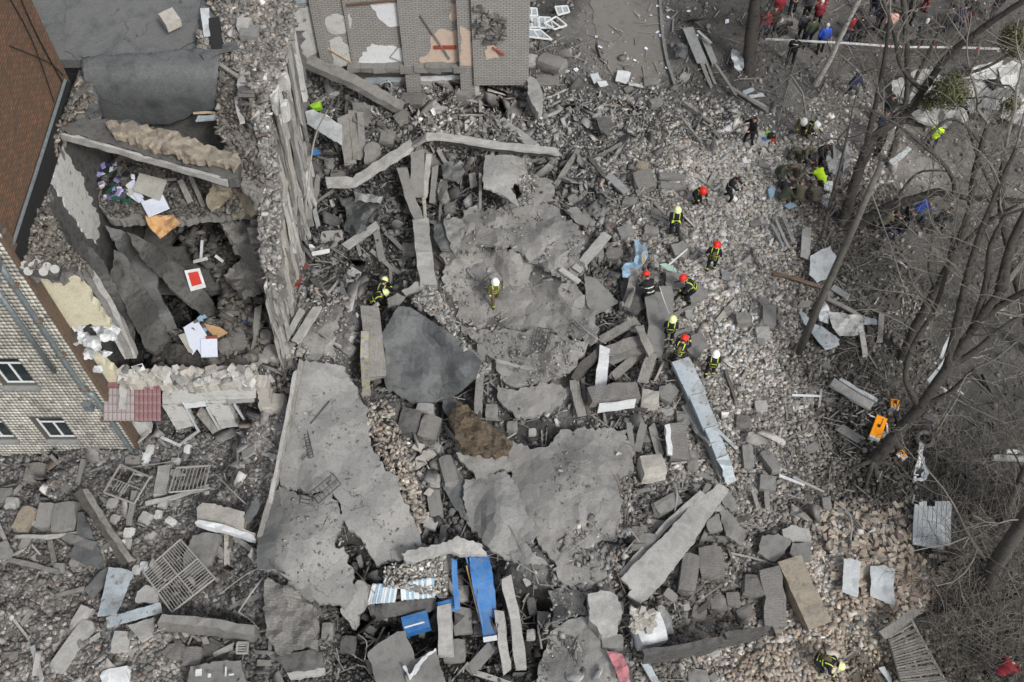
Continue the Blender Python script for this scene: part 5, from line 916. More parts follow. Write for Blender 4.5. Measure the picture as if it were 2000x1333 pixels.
# --- plates, sheets, cloth: name, poly, dz, thick, mat, label, cat, seed, ragged, amp
for i, (n_, poly, dz, th, m, lab, cat, rg, amp) in enumerate([
 ('metal_sheet', [(596,218),(612,214),(640,228),(668,244),(668,284),(640,268),(600,242)], 1.3, .05, 'sheetwhite', 'white metal panel wedged at the top of the torn wall foot', 'metal sheet', 1, .06),
 ('slab_piece', [(688,202),(712,200),(724,210),(722,236),(706,246),(690,236)], .9, .1, 'conc', 'grey plate above the upright grey planks', 'slab piece', 2, .03),
 ('slab_piece', [(712,288),(726,276),(742,284),(744,300),(730,318),(712,320)], .9, .1, 'conc', 'rounded plate right of the upright grey planks', 'slab piece', 2, .03),
 ('slab_piece', [(1032,150),(1044,152),(1058,176),(1060,205),(1052,220),(1040,205),(1030,182)], 1.2, .5, 'dustlight', 'tall pointed pale slab at the right end of the brick wall', 'slab piece', 2, .03),
 ('panel', [(1206,138),(1232,142),(1226,163),(1202,158)], .3, .04, 'whitepl', 'white square panel lying below the pale path', 'panel', 1, .02),
 ('panel', [(1152,145),(1168,141),(1175,156),(1160,163)], .4, .05, 'sheetwhite', 'crumpled white scrap left of the white square panel', 'panel', 2, .08),
 ('panel', [(1166,160),(1184,158),(1188,166),(1172,170)], .4, .03, 'whitepl', 'thin white scrap below the crumpled one', 'panel', 1, .04),
 ('slab_piece', [(1164,230),(1190,226),(1202,246),(1186,266),(1170,250)], .7, .15, 'concdark', 'dark three cornered slab in open rubble at the upper middle', 'slab piece', 2, .03),
 ('sheet_scrap', [(664,388),(700,378),(748,384),(746,402),(722,420),(716,450),(690,458),(672,450),(678,415)], .7, .05, 'felt', 'dark crumpled sheet in the pit below the bent beam', 'metal sheet', 3, .3),
 ('sheet_scrap', [(690,374),(712,378),(748,384),(742,394),(716,396),(694,394)], 1.1, .04, 'sheetgrey', 'pale crumpled strip on top of the dark crumpled sheet', 'metal sheet', 3, .15),
 ('sheet_scrap', [(862,322),(880,314),(902,322),(908,336),(896,360),(880,352),(866,348)], 1.0, .05, 'felt2', 'folded grey sheet left of the short post', 'metal sheet', 2, .2),
 ('sheet_scrap', [(860,350),(874,352),(876,394),(862,398),(856,380)], .8, .05, 'conc', 'hanging grey flap under the folded grey sheet', 'metal sheet', 2, .15),
 ('sheet_scrap', [(846,438),(872,436),(886,466),(884,492),(862,490),(850,470)], .9, .06, 'felt', 'dark felt flap right of the granular wall strip', 'roofing sheet', 2, .1),
 ('slab_piece', [(868,430),(892,424),(910,440),(900,470),(886,492),(872,460)], 1.0, .15, 'dust', 'dusty slab fold left of the two peaked slab', 'slab piece', 3, .1),
 ('slab_piece', [(1102,410),(1126,404),(1150,428),(1148,440),(1124,434)], .6, .08, 'dust', 'thin plate at the upper right of the two peaked slab', 'slab piece', 2, .05),
 ('slab_piece', [(1142,540),(1166,545),(1208,588),(1186,602),(1160,616),(1146,590)], .55, .15, 'conc', 'flat grey slab right of the sunken slab', 'slab piece', 2, .03),
 ('slab_piece', [(1340,560),(1362,556),(1380,564),(1384,580),(1350,592)], .5, .2, 'conc', 'flat slab at the feet of the leaning firefighter', 'slab piece', 2, .03),
 ('slab_piece', [(1344,656),(1372,650),(1384,674),(1362,698),(1342,684)], .7, .2, 'conc', 'rough slab behind the firefighter with red helmet on the duct', 'slab piece', 2, .05),
 ('slab_piece', [(1212,566),(1222,530),(1236,528),(1258,560),(1268,600),(1236,612),(1218,604)], .5, .2, 'concdark', 'dark slab under the leaning timber', 'slab piece', 2, .05),
 ('slab_piece', [(1300,530),(1340,536),(1352,556),(1320,566),(1302,560)], .4, .2, 'conc', 'grey slab between the two firefighters in red helmets', 'slab piece', 2, .05),
 ('board', [(1288,516),(1300,514),(1320,524),(1322,532),(1304,528)], 1.1, .03, 'mistle2', 'pale green board held between two firefighters', 'board', .5, .02),
 ('slab_piece', [(1310,478),(1335,470),(1350,488),(1338,506),(1318,498)], .5, .25, 'conc', 'ribbed slab above the white rod', 'slab piece', 2, .04),
 ('cloth', [(1238,468),(1248,470),(1254,480),(1264,484),(1265,502),(1254,520),(1238,530),(1226,542),(1216,541),(1214,524),(1222,514),(1238,512),(1242,494)], 1.0, .03, 'cloth', 'pale blue crumpled cloth draped over rubble', 'cloth', 1.5, .25),
 ('board', [(1254,494),(1261,492),(1260,512),(1254,518)], 1.35, .03, 'woodnew', 'small tan board on the pale blue cloth', 'board', .5, .02),
 ('sheet_scrap', [(1408,530),(1428,532),(1424,549),(1409,545)], .3, .03, 'sheetgrey', 'blue grey scrap below the firefighter on open rubble', 'sheet scrap', 2, .06),
 ('sheet_scrap', [(1336,606),(1352,606),(1356,622),(1342,622)], .4, .03, 'sheetgrey', 'blue grey scrap right of the pale helmeted firefighter', 'sheet scrap', 2, .06),
 ('slab_piece', [(1288,756),(1310,748),(1326,764),(1312,786),(1290,776)], .5, .2, 'conc', 'five sided slab right of the masonry beam', 'slab piece', 2, .03),
 ('fibre_mat', [(884,796),(900,786),(912,792),(942,820),(984,842),(998,862),(994,888),(950,890),(906,880),(888,858),(880,826)], 1.0, .3, 'fibre', 'brown fibrous mat with charred edges', 'insulation mat', 4, .22),
 ('sheet_scrap', [(864,776),(884,778),(908,792),(886,796),(880,820),(866,800)], .6, .06, 'felt', 'black sheet edge above the brown fibrous mat', 'roofing sheet', 2, .1),
 ('slab_piece', [(784,568),(812,550),(836,553),(824,568),(792,578)], 1.1, .1, 'dustlight', 'pale thin slab at the top of the big dark curved slab', 'slab piece', 2, .04),
 ('slab_piece', [(756,584),(776,572),(792,580),(778,594),(758,600)], 1.1, .12, 'dust', 'small dusty slab left of the pale thin slab', 'slab piece', 2, .04),
 ('slab_piece', [(676,560),(684,552),(694,566),(686,580)], .9, .08, 'sheetgrey', 'thin upright blade left of the two helmets in the pit', 'slab piece', 1, .03),
 ('slab_piece', [(1380,1020),(1404,1003),(1412,1034),(1386,1040)], .6, .2, 'conc', 'grey slab right of the long smooth slab', 'slab piece', 2, .03),
 ('slab_piece', [(1404,984),(1426,1002),(1456,1040),(1450,1066),(1418,1046),(1408,1014)], .5, .2, 'conc', 'long grey slab upper left of the paired slabs', 'slab piece', 2, .04),
 ('slab_piece', [(1488,1048),(1520,1042),(1545,1056),(1532,1082),(1512,1098),(1480,1080)], .5, .2, 'conc', 'largest of three flat grey slabs above the long tan fragment', 'slab piece', 1.5, .02),
 ('slab_piece', [(1528,1034),(1545,1026),(1580,1034),(1584,1058),(1548,1056),(1530,1048)], .5, .2, 'dustlight', 'topmost of three flat slabs above the long tan fragment', 'slab piece', 1.5, .02),
 ('slab_piece', [(1548,1060),(1584,1060),(1585,1095),(1560,1094),(1542,1082)], .45, .2, 'conc', 'right lower of three flat slabs above the long tan fragment', 'slab piece', 1.5, .02),
 ('slab_piece', [(1148,1160),(1180,1154),(1202,1162),(1218,1190),(1206,1232),(1176,1242),(1152,1212)], .9, .6, 'dustlight', 'pale debris covered block left of the white gatepost', 'masonry block', 3, .08),
 ('slab_piece', [(1280,1186),(1292,1182),(1312,1204),(1316,1238),(1296,1242),(1292,1210)], .5, .1, 'sheetgrey', 'torn grey flap right of the white gatepost', 'metal sheet', 2, .15),
 ('cloth', [(1184,1272),(1200,1274),(1216,1278),(1228,1308),(1232,1342),(1212,1336),(1200,1302)], .7, .04, 'pink', 'dusty pink cloth at the bottom edge', 'cloth', 1.5, .15),
 ('dark_shelf', [(522,1130),(570,1150),(596,1170),(618,1190),(621,1268),(600,1264),(570,1272),(542,1280),(520,1240),(514,1190)], 1.0, .2, 'masonrytop', 'rough earth covered shelf slab below the lower screed slab', 'concrete slab', 4, .15),
 ('dark_shelf', [(540,1284),(600,1270),(628,1276),(634,1306),(560,1314)], .7, .25, 'concdark', 'dark panel under the rough shelf slab', 'wall panel', 2, .04),
 ('slab_piece', [(560,1314),(634,1304),(634,1316),(566,1326)], .75, .2, 'dustlight', 'pale lower edge of the dark panel', 'slab piece', 2, .03),
 ('slab_piece', [(718,1276),(744,1254),(776,1234),(792,1232),(800,1256),(834,1345),(740,1345)], .9, .15, 'conc', 'grey slab with straight joints at the bottom edge', 'concrete slab', 2, .02),
 ('slab_piece', [(806,1290),(830,1278),(852,1266),(876,1345),(800,1345),(792,1320)], .9, .18, 'conc', 'ribbed slab with a bright broken edge at the bottom', 'concrete slab', 2, .02),
 ('coping', [(786,1302),(792,1300),(800,1318),(808,1306),(824,1284),(850,1266),(852,1270),(828,1290),(812,1316),(800,1328)], 1.05, .08, 'whitepl', 'bright broken edge of the ribbed slab', 'plaster strip', 2, .04),
 ('slab_piece', [(716,1184),(760,1178),(800,1172),(852,1166),(854,1190),(800,1202),(764,1204),(728,1212)], .5, .1, 'concdark', 'dark strip below the striped blue and white sheet', 'slab piece', 2, .04),
 ('slab_piece', [(784,1082),(820,1072),(860,1062),(888,1050),(906,1052),(940,1064),(952,1084),(905,1082),(880,1076),(840,1086),(792,1098)], 1.3, .25, 'dustlight', 'pale ridge strip above the blue strip', 'slab piece', 3, .06),
 ('slab_piece', [(752,1112),(790,1100),(860,1086),(880,1090),(872,1164),(858,1166),(800,1152),(748,1146)], .9, .08, 'masonrytop', 'gravel covered panel above the striped sheet', 'panel', 3, .06),
 ('cardboard', [(352,430),(358,430),(360,440),(354,440)], 0, .02, 'card', 'tiny card scrap', 'cardboard', 0, 0),
 ('roofing_sheet', [(150,1002),(162,1000),(180,1040),(204,1098),(196,1112),(160,1100),(130,1086),(148,1060)], .5, .05, 'felt', 'dark sheet left of the two heavy timbers', 'roofing sheet', 2, .08),
 ('sheet_scrap', [(196,1116),(214,1106),(206,1140),(178,1172),(164,1152)], .5, .05, 'felt2', 'grey sheet left of the pale blue metal tray', 'metal sheet', 1.5, .05),
 ('metal_tray', [(212,1108),(238,1110),(260,1118),(244,1160),(226,1200),(190,1204)], .8, .05, 'sheetblue', 'pale blue metal tray with rust marks', 'metal sheet', 1, .05),
 ('metal_strip', [(207,1206),(260,1192),(313,1177),(316,1196),(260,1212),(209,1226)], .7, .05, 'sheetblue', 'pale blue metal strip below the metal tray', 'metal sheet', .8, .03),
 ('slab_piece', [(268,1156),(284,1143),(312,1150),(308,1178),(264,1176)], .7, .12, 'dustlight', 'flat pale slab right of the metal tray', 'slab piece', 1.5, .03),
 ('slab_piece', [(248,1222),(300,1206),(298,1240),(276,1254)], .5, .15, 'dustlight', 'pointed pale slab under the metal strip', 'slab piece', 1.5, .03),
 ('fallen_lintel', [(384,992),(396,982),(420,984),(478,1000),(476,1032),(500,1042),(498,1050),(440,1034),(384,1018)], .9, .4, 'paleblock', 'pale fallen lintel with a smooth top', 'lintel', 1.5, .03),
 ('slab_piece', [(376,1046),(404,1040),(432,1046),(412,1100),(400,1108),(356,1126),(358,1090)], .6, .2, 'conc', 'grey slab standing behind the window grille', 'slab piece', 2, .04),
 ('slab_piece', [(476,1010),(500,968),(508,985),(500,1005),(484,1024)], 1.0, .05, 'felt', 'dark flap at the foot of the long grey pole', 'roofing sheet', 1.5, .05),
 ('slab_piece', [(372,1302),(420,1292),(470,1290),(482,1345),(360,1345)], .7, .3, 'conc', 'dark slab with white paint marks at the bottom edge', 'concrete slab', 2, .03),
 ('slab_piece', [(-5,1062),(14,1056),(26,1080),(18,1092),(-5,1090)], .5, .12, 'conc', 'slab corner at the left edge', 'slab piece', 2, .03),
 ('sheet_scrap', [(1316,88),(1334,84),(1350,96),(1346,110),(1320,112)], .5, .04, 'felt', 'dark crumpled crate left of the leaning boards', 'metal sheet', 2, .25),
 ('white_bag', [(1430,96),(1438,98),(1452,116),(1453,130),(1444,140),(1434,130),(1428,112)], .6, .04, 'sheetwhite', 'crumpled white bag beside the dark trunk', 'bag', 2, .25),
 ('sheet_scrap', [(1450,178),(1470,171),(1474,176),(1454,186)], .3, .03, 'sheetblue', 'pale blue scrap left of the man in black', 'sheet scrap', 1, .05),
 ('sheet_scrap', [(1462,186),(1490,182),(1494,188),(1466,192)], .3, .03, 'sheetwhite', 'narrow white scrap below the pale blue scrap', 'sheet scrap', 1, .05),
 ('white_sheet', [(1583,500),(1600,490),(1622,480),(1638,516),(1620,540),(1596,553),(1580,536)], .5, .03, 'sheetwhite', 'white sheet with a fold line left of the pole top', 'metal sheet', 1.5, .06),
 ('blue_sheet', [(1562,608),(1572,612),(1590,632),(1616,645),(1640,664),(1624,678),(1606,676),(1586,652),(1570,632)], .5, .03, 'sheetblue', 'pale blue sheet crossing the foot of the bare pole', 'metal sheet', 1, .08),
 ('sheet_scrap', [(1606,676),(1634,664),(1640,674),(1612,684)], .3, .03, 'sheetwhite', 'white corner under the pale blue sheet', 'metal sheet', 1, .05),
 ('white_sheet', [(1602,594),(1612,588),(1620,604),(1618,632),(1600,626)], .5, .03, 'sheetwhite', 'narrow crumpled white sheet right of the bare pole', 'metal sheet', 1.5, .12),
 ('white_sheet', [(1618,608),(1650,612),(1684,618),(1686,640),(1676,654),(1640,656),(1626,640)], .5, .03, 'plaster', 'wide crumpled sheet right of the bare pole', 'metal sheet', 1.5, .14),
 ('sheet_scrap', [(1686,618),(1712,624),(1714,634),(1688,634)], .3, .03, 'sheetblue', 'small pale tab right of the wide crumpled sheet', 'metal sheet', 1, .05),
 ('panel', [(1736,314),(1760,298),(1774,286),(1781,292),(1762,310),(1744,323)], .5, .05, 'sheetwhite', 'white board on bare soil left of the officer in a lime vest', 'board', .8, .02),
 ('tarpaulin', [(1612,302),(1624,286),(1636,280),(1656,300),(1650,326),(1640,346),(1620,336)], .7, .03, 'sheetgrey', 'grey tarpaulin right of the crouching group', 'tarpaulin', 1.5, .25),
 ('tarpaulin', [(1650,292),(1656,284),(1662,300),(1654,346),(1646,350)], .9, .03, 'sheetgrey', 'narrow hanging strip right of the grey tarpaulin', 'tarpaulin', 1, .15),
 ('white_box_lid', [(1611,353),(1627,355),(1625,372),(1610,369)], .4, .08, 'whitepl', 'white square lid below the grey tarpaulin', 'box', .5, .01),
 ('white_bag', [(1606,382),(1620,378),(1628,392),(1618,405),(1607,398)], .4, .06, 'sheetwhite', 'whitish bag below the white square lid', 'bag', 1.5, .12),
 ('white_bar', [(1604,340),(1617,343),(1616,347),(1603,344)], .5, .05, 'whitepl', 'tiny white tray left of the grey tarpaulin', 'tray', 0, 0),
 ('bag', [(1500,370),(1508,364),(1515,368),(1512,382),(1504,386)], .35, .15, 'cloth', 'light blue bag left of the crouching group', 'bag', 1, .05),
 ('sheet_scrap', [(1532,402),(1546,396),(1556,402),(1540,408)], .3, .04, 'cloth', 'slate blue cloth below the crouching group', 'cloth', 1, .08),
 ('white_sheet', [(1648,1092),(1660,1090),(1682,1098),(1676,1166),(1660,1162),(1645,1156)], .55, .03, 'sheetwhite', 'left white sheet half buried under tan bricks', 'metal sheet', 1, .03),
 ('white_sheet', [(1700,1106),(1725,1104),(1749,1112),(1746,1150),(1748,1182),(1730,1178),(1700,1164)], .42, .03, 'sheetwhite', 'right white sheet showing between tan bricks', 'metal sheet', 2, .04),
 ('white_sheet', [(1716,1305),(1728,1302),(1742,1326),(1740,1338)], .2, .03, 'sheetwhite', 'pointed white scrap on the sand', 'metal sheet', .8, .02),
 ('plate', [(1480,586),(1496,580),(1504,596),(1490,602)], .3, .05, 'conc', 'small flat plate in open rubble left of the pale blue sheet', 'slab piece', 1.5, .03),
 ('sheet_scrap', [(1555,600),(1566,585),(1588,590),(1580,600)], .25, .03, 'conc', 'round grey scrap left of the pole', 'metal sheet', 2, .06),
]):
    if lab == 'tiny card scrap': continue
    if m == 'mistle2':
        if 'mistle2' not in M: M['mistle2'] = plain('pale_green_paint', (.3, .42, .36), .6)
    if not cat: cat = 'debris'
    slab(n_, poly, dz, th, m, lab, cat, 200+i, rg, amp, 9 if len(poly) > 6 else 8, fr=2.5 if amp > .09 else 1.2)
# composite things
mb = thing('masonry_beam', 'fallen masonry beam with white plaster front', 'masonry beam', G(1215, 800, .2))
part('brick_body', beam(P3([(1150,778,.95),(1200,770,.95),(1246,768,.9)]), .65, .5, .04, .3, ragged=.05), M['masonrytop'], mb)
part('plaster_face', beam([q+Vector((0, -.37, -.12)) for q in P3([(1168,778,.9),(1205,774,.9),(1240,768,.85)])], .04, .62, .03, .3), M['whitepl'], mb)
block(1268, 784, 36, 30, .6, 10, 'paleblock', 'pale rounded masonry end beside the white plaster face')
block(1268, 918, 50, 42, .7, -8, 'paleblock', 'pale square wall block at the right rim of the central slab', rough=.05)
gp_ = thing('gatepost', 'square white gatepost head with a stony broken top', 'gatepost', G(1258, 1240, 0))
k = mpp(1258, 1225)
o = node('post_body', chunk_mesh('post_body', (58*k, 60*k, 1.1), M['whitepl'], 77, .03, 3), (0, 0, -.1), gp_); o.rotation_euler = (.12, .1, .25)
part('stony_top', cat_geo(*[box(G(1235+random.uniform(0, 46), 1190+random.uniform(0, 46), 1.22+random.uniform(0, .12)), (.2, .16, .12), (random.uniform(-.5, .5), random.uniform(-.5, .5), random.uniform(0, 3)), .04) for _ in range(60)]), M['paleblock'], gp_)
# duct
dc = thing('metal_duct', 'long pale blue metal duct lying diagonally on the rubble', 'metal duct', G(1380, 820, .2))
for a, b, w in (((1328,704,.9),(1362,775,.95),34), ((1360,772,1.0),(1388,838,.9),30), ((1387,836,.95),(1410,895,.7),24)):
    part('duct_section', beam(P3([a, b]), w*mpp(a[0], a[1]), .16, .012, .35), M['sheetblue'], dc)
part('duct_end', beam(P3([(1410,893,.8),(1420,915,.75),(1428,942,.4)]), .42, .1, .05, .2), M['sheetblue'], dc)
part('cover_strip', beam(P3([(1340,790,.4),(1372,842,.6),(1396,866,.9)]), .5, .05, .05, .3), M['sheetgrey'], dc)
# blue cabinet
bc = thing('blue_cabinet', 'bright blue tall cabinet lying in the dark slot', 'cabinet', G(945, 1170, 0))
part('front_panel', sheet([(916,1086),(934,1090),(954,1084),(962,1120),(968,1170),(970,1244),(946,1250),(932,1190),(922,1140)], zproj([(916,1086,1.3),(954,1084,1.2),(968,1240,.9),(946,1250,.9)], True, .02), (0, 0, -.35), 12, .6, 3), M['bluepaint'], bc)
for q in ([(918,1090,1.34),(928,1150,1.2),(944,1230,1.0)], [(925,1100,1.34),(936,1160,1.2)], [(900+10,1088,1.2),(922,1130,1.1)]): part('rail', beam(P3(q), .06, .06, .006), M['bluepaint'], bc)
part('edge_strip', beam(P3([(911,1105,1.2),(922,1150,1.1),(938,1215,.9)]), .05, .04), M['card'], bc)
part('label_strip', beam(P3([(944,1250,.98),(971,1246,.98)]), .16, .04), M['whitepl'], bc)
bar('blue_strip', [(887,1092,1.4),(889,1140,1.3),(894,1192,1.1)], 9, .08, 'bluepaint', 'upright blue strip left of the blue cabinet', 'strip', .01)
bar('blue_strip', [(853,1180,.9),(872,1176,.9),(888,1172,.9)], 6, .06, 'bluepaint', 'short blue strip below the upright blue strip', 'strip', .01)
bar('blue_strip', [(882,1174,.9),(888,1196,.8)], 7, .05, 'bluepaint', 'torn blue tab under the upright blue strip', 'strip', .01)
sb = thing('small_blue_cabinet', 'small blue cabinet with a white stripe in the dark slot', 'cabinet', G(812, 1225, 0))
part('cabinet_body', beam(P3([(788,1226,.6),(838,1212,.6)]), .62, .4, .01, 2), M['bluepaint'], sb)
part('stripe', beam(P3([(790,1226,.82),(834,1214,.82)]), .05, .02, .004, 2), M['whiteframe'], sb)
# striped sheets: alternating ribs
for nm, (x0, y0, x1, y1, x2, y2, x3, y3), n_, lab in (('striped_sheet', (728,1142,778,1138,772,1176,718,1180), 11, 'blue and white striped sheet under the tongue of slab'), ('striped_sheet', (782,1140,848,1128,850,1166,784,1172), 13, 'blue and white striped sheet beside the upright blue strip')):
    t = thing(nm, lab, 'metal sheet', G((x0+x1)/2, (y0+y2)/2, 0))
    for i in range(n_):
        a, b = i/n_, (i+.92)/n_; m_ = (a+b)/2
        part('rib', beam([G(x0+(x1-x0)*m_, y0+(y1-y0)*m_, .75), G(x3+(x2-x3)*m_, y3+(y2-y3)*m_, .72)], (x1-x0)/n_*.9*mpp(x0, y0), .04 if i % 2 else .09), M['whitepl' if (i*7) % 5 < 3 else 'cloth'], t)
# grilles
def grille(name, c4, n1, n2, dz, r, label, cat, m='bars', frame=True):
    a, b, c, d = [G(q[0], q[1], dz+(q[2] if len(q) > 2 else 0)) for q in c4]
    t = thing(name, label, cat, (a+b+c+d)/4)
    if frame: part('frame', cat_geo(*[tube([p, q], r*1.7, 5) for p, q in ((a, b), (b, c), (c, d), (d, a))]), M[m], t)
    for i in range(1, n1+1):
        f = i/(n1+1); part('bar', tube([a.lerp(b, f), d.lerp(c, f)], r, 4), M[m], t)
    for i in range(1, n2+1):
        f = i/(n2+1); part('cross_bar', tube([a.lerp(d, f), b.lerp(c, f)], r, 4), M[m], t)
    return t
grille('window_grille', [(352,1054),(420,1130),(336,1196),(280,1118)], 0, 0, .75, .02, 'large steel window grille with bars in four panels', 'window grille')
A_, B_, C_, D_ = [G(x, y, .77) for x, y in ((352,1054),(420,1130),(336,1196),(280,1118))]
gl = [o for o in COL.objects if o.name.startswith('window_grille')][0]
mid = (A_+B_+C_+D_)/4; mids = [(A_+B_)/2, (B_+C_)/2, (C_+D_)/2, (D_+A_)/2]
for q in ((mids[0], mids[2]), (mids[1], mids[3])): part('frame_bar', tube(q, .03, 5), M['bars'], gl)
for (c0, c1, c2, c3) in ((A_, mids[0], mid, mids[3]), (mids[0], B_, mids[1], mid), (mid, mids[1], C_, mids[2]), (mids[3], mid, mids[2], D_)):
    sw = (c0 is A_) or (c0 is mid)
    for i in range(1, 9):
        f = i/9; part('bar', tube([c0.lerp(c3, f), c1.lerp(c2, f)] if sw else [c0.lerp(c1, f), c3.lerp(c2, f)], .014, 4), M['bars'], gl)
grille('steel_frame', [(235,908),(293,932),(262,984),(203,962)], 1, 1, .7, .025, 'square steel frame with a round ring inside', 'steel frame')
grille('steel_frame', [(226,938),(258,948),(246,966),(214,956)], 5, 0, .75, .015, 'small toothed grille inside the square steel frame', 'steel frame', frame=False)
grille('barred_grille', [(345,914),(410,910),(398,956),(330,962)], 8, 0, .7, .022, 'barred grille right of the wide plank', 'window grille')
grille('reinforcement_mesh', [(606,962),(650,926),(666,946),(622,984)], 5, 1, 1.0, .014, 'loose square of reinforcement mesh on the screed slab edge', 'reinforcement mesh', 'steel')
grille('reinforcement_mesh', [(588,966),(612,972),(584,1168),(558,1160)], 0, 24, .5, .012, 'long ladder of exposed reinforcement on the lower screed slab', 'reinforcement mesh', 'steel')
grille('reinforcement_mesh', [(591,832),(598,832),(612,892),(604,896)], 0, 10, .68, .012, 'short ladder of reinforcement on the large screed slab', 'reinforcement mesh', 'steel')
grille('metal_ladder', [(464,1256),(484,1256),(482,1276),(462,1276)], 0, 3, .6, .03, 'small pale rack below the upright slab', 'rack')
grille('reinforcement_mesh', [(1050,640),(1078,644),(1062,690),(1040,690)], 4, 5, .75, .012, 'patch of exposed mesh in the humped dusty slab', 'reinforcement mesh', 'steel')
# blown out window frames
for i, (c4, lab) in enumerate([([(1027,33),(1050,34),(1052,54),(1027,54)], 'left one in the upper row of window frames'), ([(1052,34),(1075,35),(1080,55),(1054,55)], 'middle one in the upper row of window frames'), ([(1063,46,.2),(1086,33,.2),(1107,50,.2),(1083,58,.2)], 'diagonal window frame lying over the others'),
   ([(1028,58),(1055,59),(1078,78),(1028,72)], 'lowest window frame with slanting right end'), ([(1028,16),(1048,17),(1050,31),(1027,31)], 'topmost pale pane by the brick wall corner'), ([(1084,14),(1108,12),(1112,24),(1090,30)], 'small frame apart at the upper right of the pile')]):
    a, b, c, d = [G(q[0], q[1], .25+.03*i+(q[2] if len(q) > 2 else 0)) for q in c4]; t = thing('blown_out_window', lab, 'window frame', (a+b+c+d)/4, 'window frames blown out beside the brick wall')
    for p, q in ((a, b), (b, c), (c, d), (d, a), ((a+b)/2, (c+d)/2)): part('frame_bar', beam([p, q], .07, .06), M['whiteframe'], t)
    if i != 2: part('pane', ([a, b, c, d]+[v-Vector((0, 0, .01)) for v in (a, b, c, d)], [(3, 2, 1, 0), (4, 5, 6, 7), (0, 1, 5, 4), (2, 3, 7, 6), (1, 2, 6, 5), (3, 0, 4, 7)]), M['sheetblue'], t)
# corrugated sheet
cs = thing('corrugated_sheet', 'white corrugated sheet with torn corners lying on the soil', 'corrugated sheet', G(1823, 1030, 0))
for i in range(16):
    x = 1789+i*4.5; y0 = 980+(6 if i in (0, 1) else (10 if 4 < i < 9 else 0))+(1.2*i if i < 3 else 0); y1 = 1064+i*.9+(0 if i < 13 else -10)
    part('rib', beam([G(x, y0, .32+.0*i), G(x-3+.02*i, (y0+y1)/2, .36), G(x-4+.15*i, y1, .3)], .1, .04 if i % 2 else .075, .004, .4), M['sheetwhite'], cs)
# orange cases
def case(x, y, w, d, h, rot, lab, g='orange rescue cases dropped on the soil'):
    k = mpp(x, y); t = thing('equipment_case', lab, 'case', G(x, y+3, 0)); t.rotation_euler = (0, 0, -math.radians(rot)); t['group'] = g
    def lp(nm, c, s, m):
        me = mesh(nm, *box(c, s, (0, 0, 0), .004), M[m]); node(nm, me, (0, 0, 0), t)
    W_, D_ = w*k, d*k*1.1
    lp('case_body', (0, 0, h/2+.02), (W_, D_, h), 'orange'); lp('end_cap', (0, -D_/2-.04, h/2+.02), (W_*.96, .09, h*.85), 'whitepl'); lp('handle', (0, .02, h+.04), (.09, .12, .05), 'black')
    lp('seam', (W_*.12, D_*.22, h+.025), (.03, D_*.4, .012), 'darkred')
case(1712, 838, 20, 42, .3, 27, 'largest orange case lying between twigs and the big trunk root'); case(1745, 790, 16, 14, .22, 10, 'small orange box under the branches above the largest case'); case(1758, 888, 13, 12, .18, -30, 'small orange pouch below the largest case')
solo('white_scrap', box(G(1757, 889, .28), (.22, .16, .03), (.1, .1, .5)), M['whitepl'], 'white paper scrap on the small orange pouch', 'paper')
solo('grey_bag', box(G(1724, 850, .15), (.22, .2, .16), (0, 0, .3), .03), M['sheetgrey'], 'small grey pouch touching the largest orange case', 'bag')
bar('white_bar', [(1697,811,.2),(1726,822,.2)], 3, .03, 'whitepl', 'white stick above the largest orange case', 'stick', 0); bar('white_bar', [(1732,826,.2),(1734,850,.2)], 3, .03, 'whitepl', 'white stick right of the largest orange case', 'stick', 0)
# tyre and cloth
ty = thing('tyre', 'old dusty tyre lying on the soil right of the trunk roots', 'tyre', G(1805, 860, .1))
V = []; Fc = []
for i in range(20):
    for j in range(8):
        a, b = i*.3142, j*.7854; r = .29+.09*math.cos(b); V.append(Vector((r*math.cos(a), r*math.sin(a), .09*math.sin(b)))); Fc.append((i*8+j, ((i+1) % 20)*8+j, ((i+1) % 20)*8+(j+1) % 8, i*8+(j+1) % 8))
o = node('tread', mesh('tread', V, Fc, M['conc'], True), (0, 0, .1), ty)
for i, q in enumerate(([(1800,868,.5),(1796,895,.5),(1790,925,.3)], [(1802,890,.4),(1802,915,.3),(1804,935,.2)], [(1784,936,.2),(1796,938,.25),(1808,934,.2)], [(1803,905,.4),(1810,925,.3),(1800,940,.2)], [(1788,925,.2),(1786,942,.2)])):
    bar('fabric_strip', q, 7-i*.6, .05, 'sheetblue' if i % 2 else 'whitepl', ['long', 'thin', 'lowest', 'curling', 'short'][i]+' strip of torn pale cloth hanging below the tyre', 'cloth', .03)
solo('bottle', cat_geo(tube([G(1964, 882, .15), G(1986, 882, .15)], .1, 8), tube([G(1986, 882, .15), G(1992, 882, .15)], .04, 6)), M['whitepl'], 'white plastic canister at the right edge', 'canister')
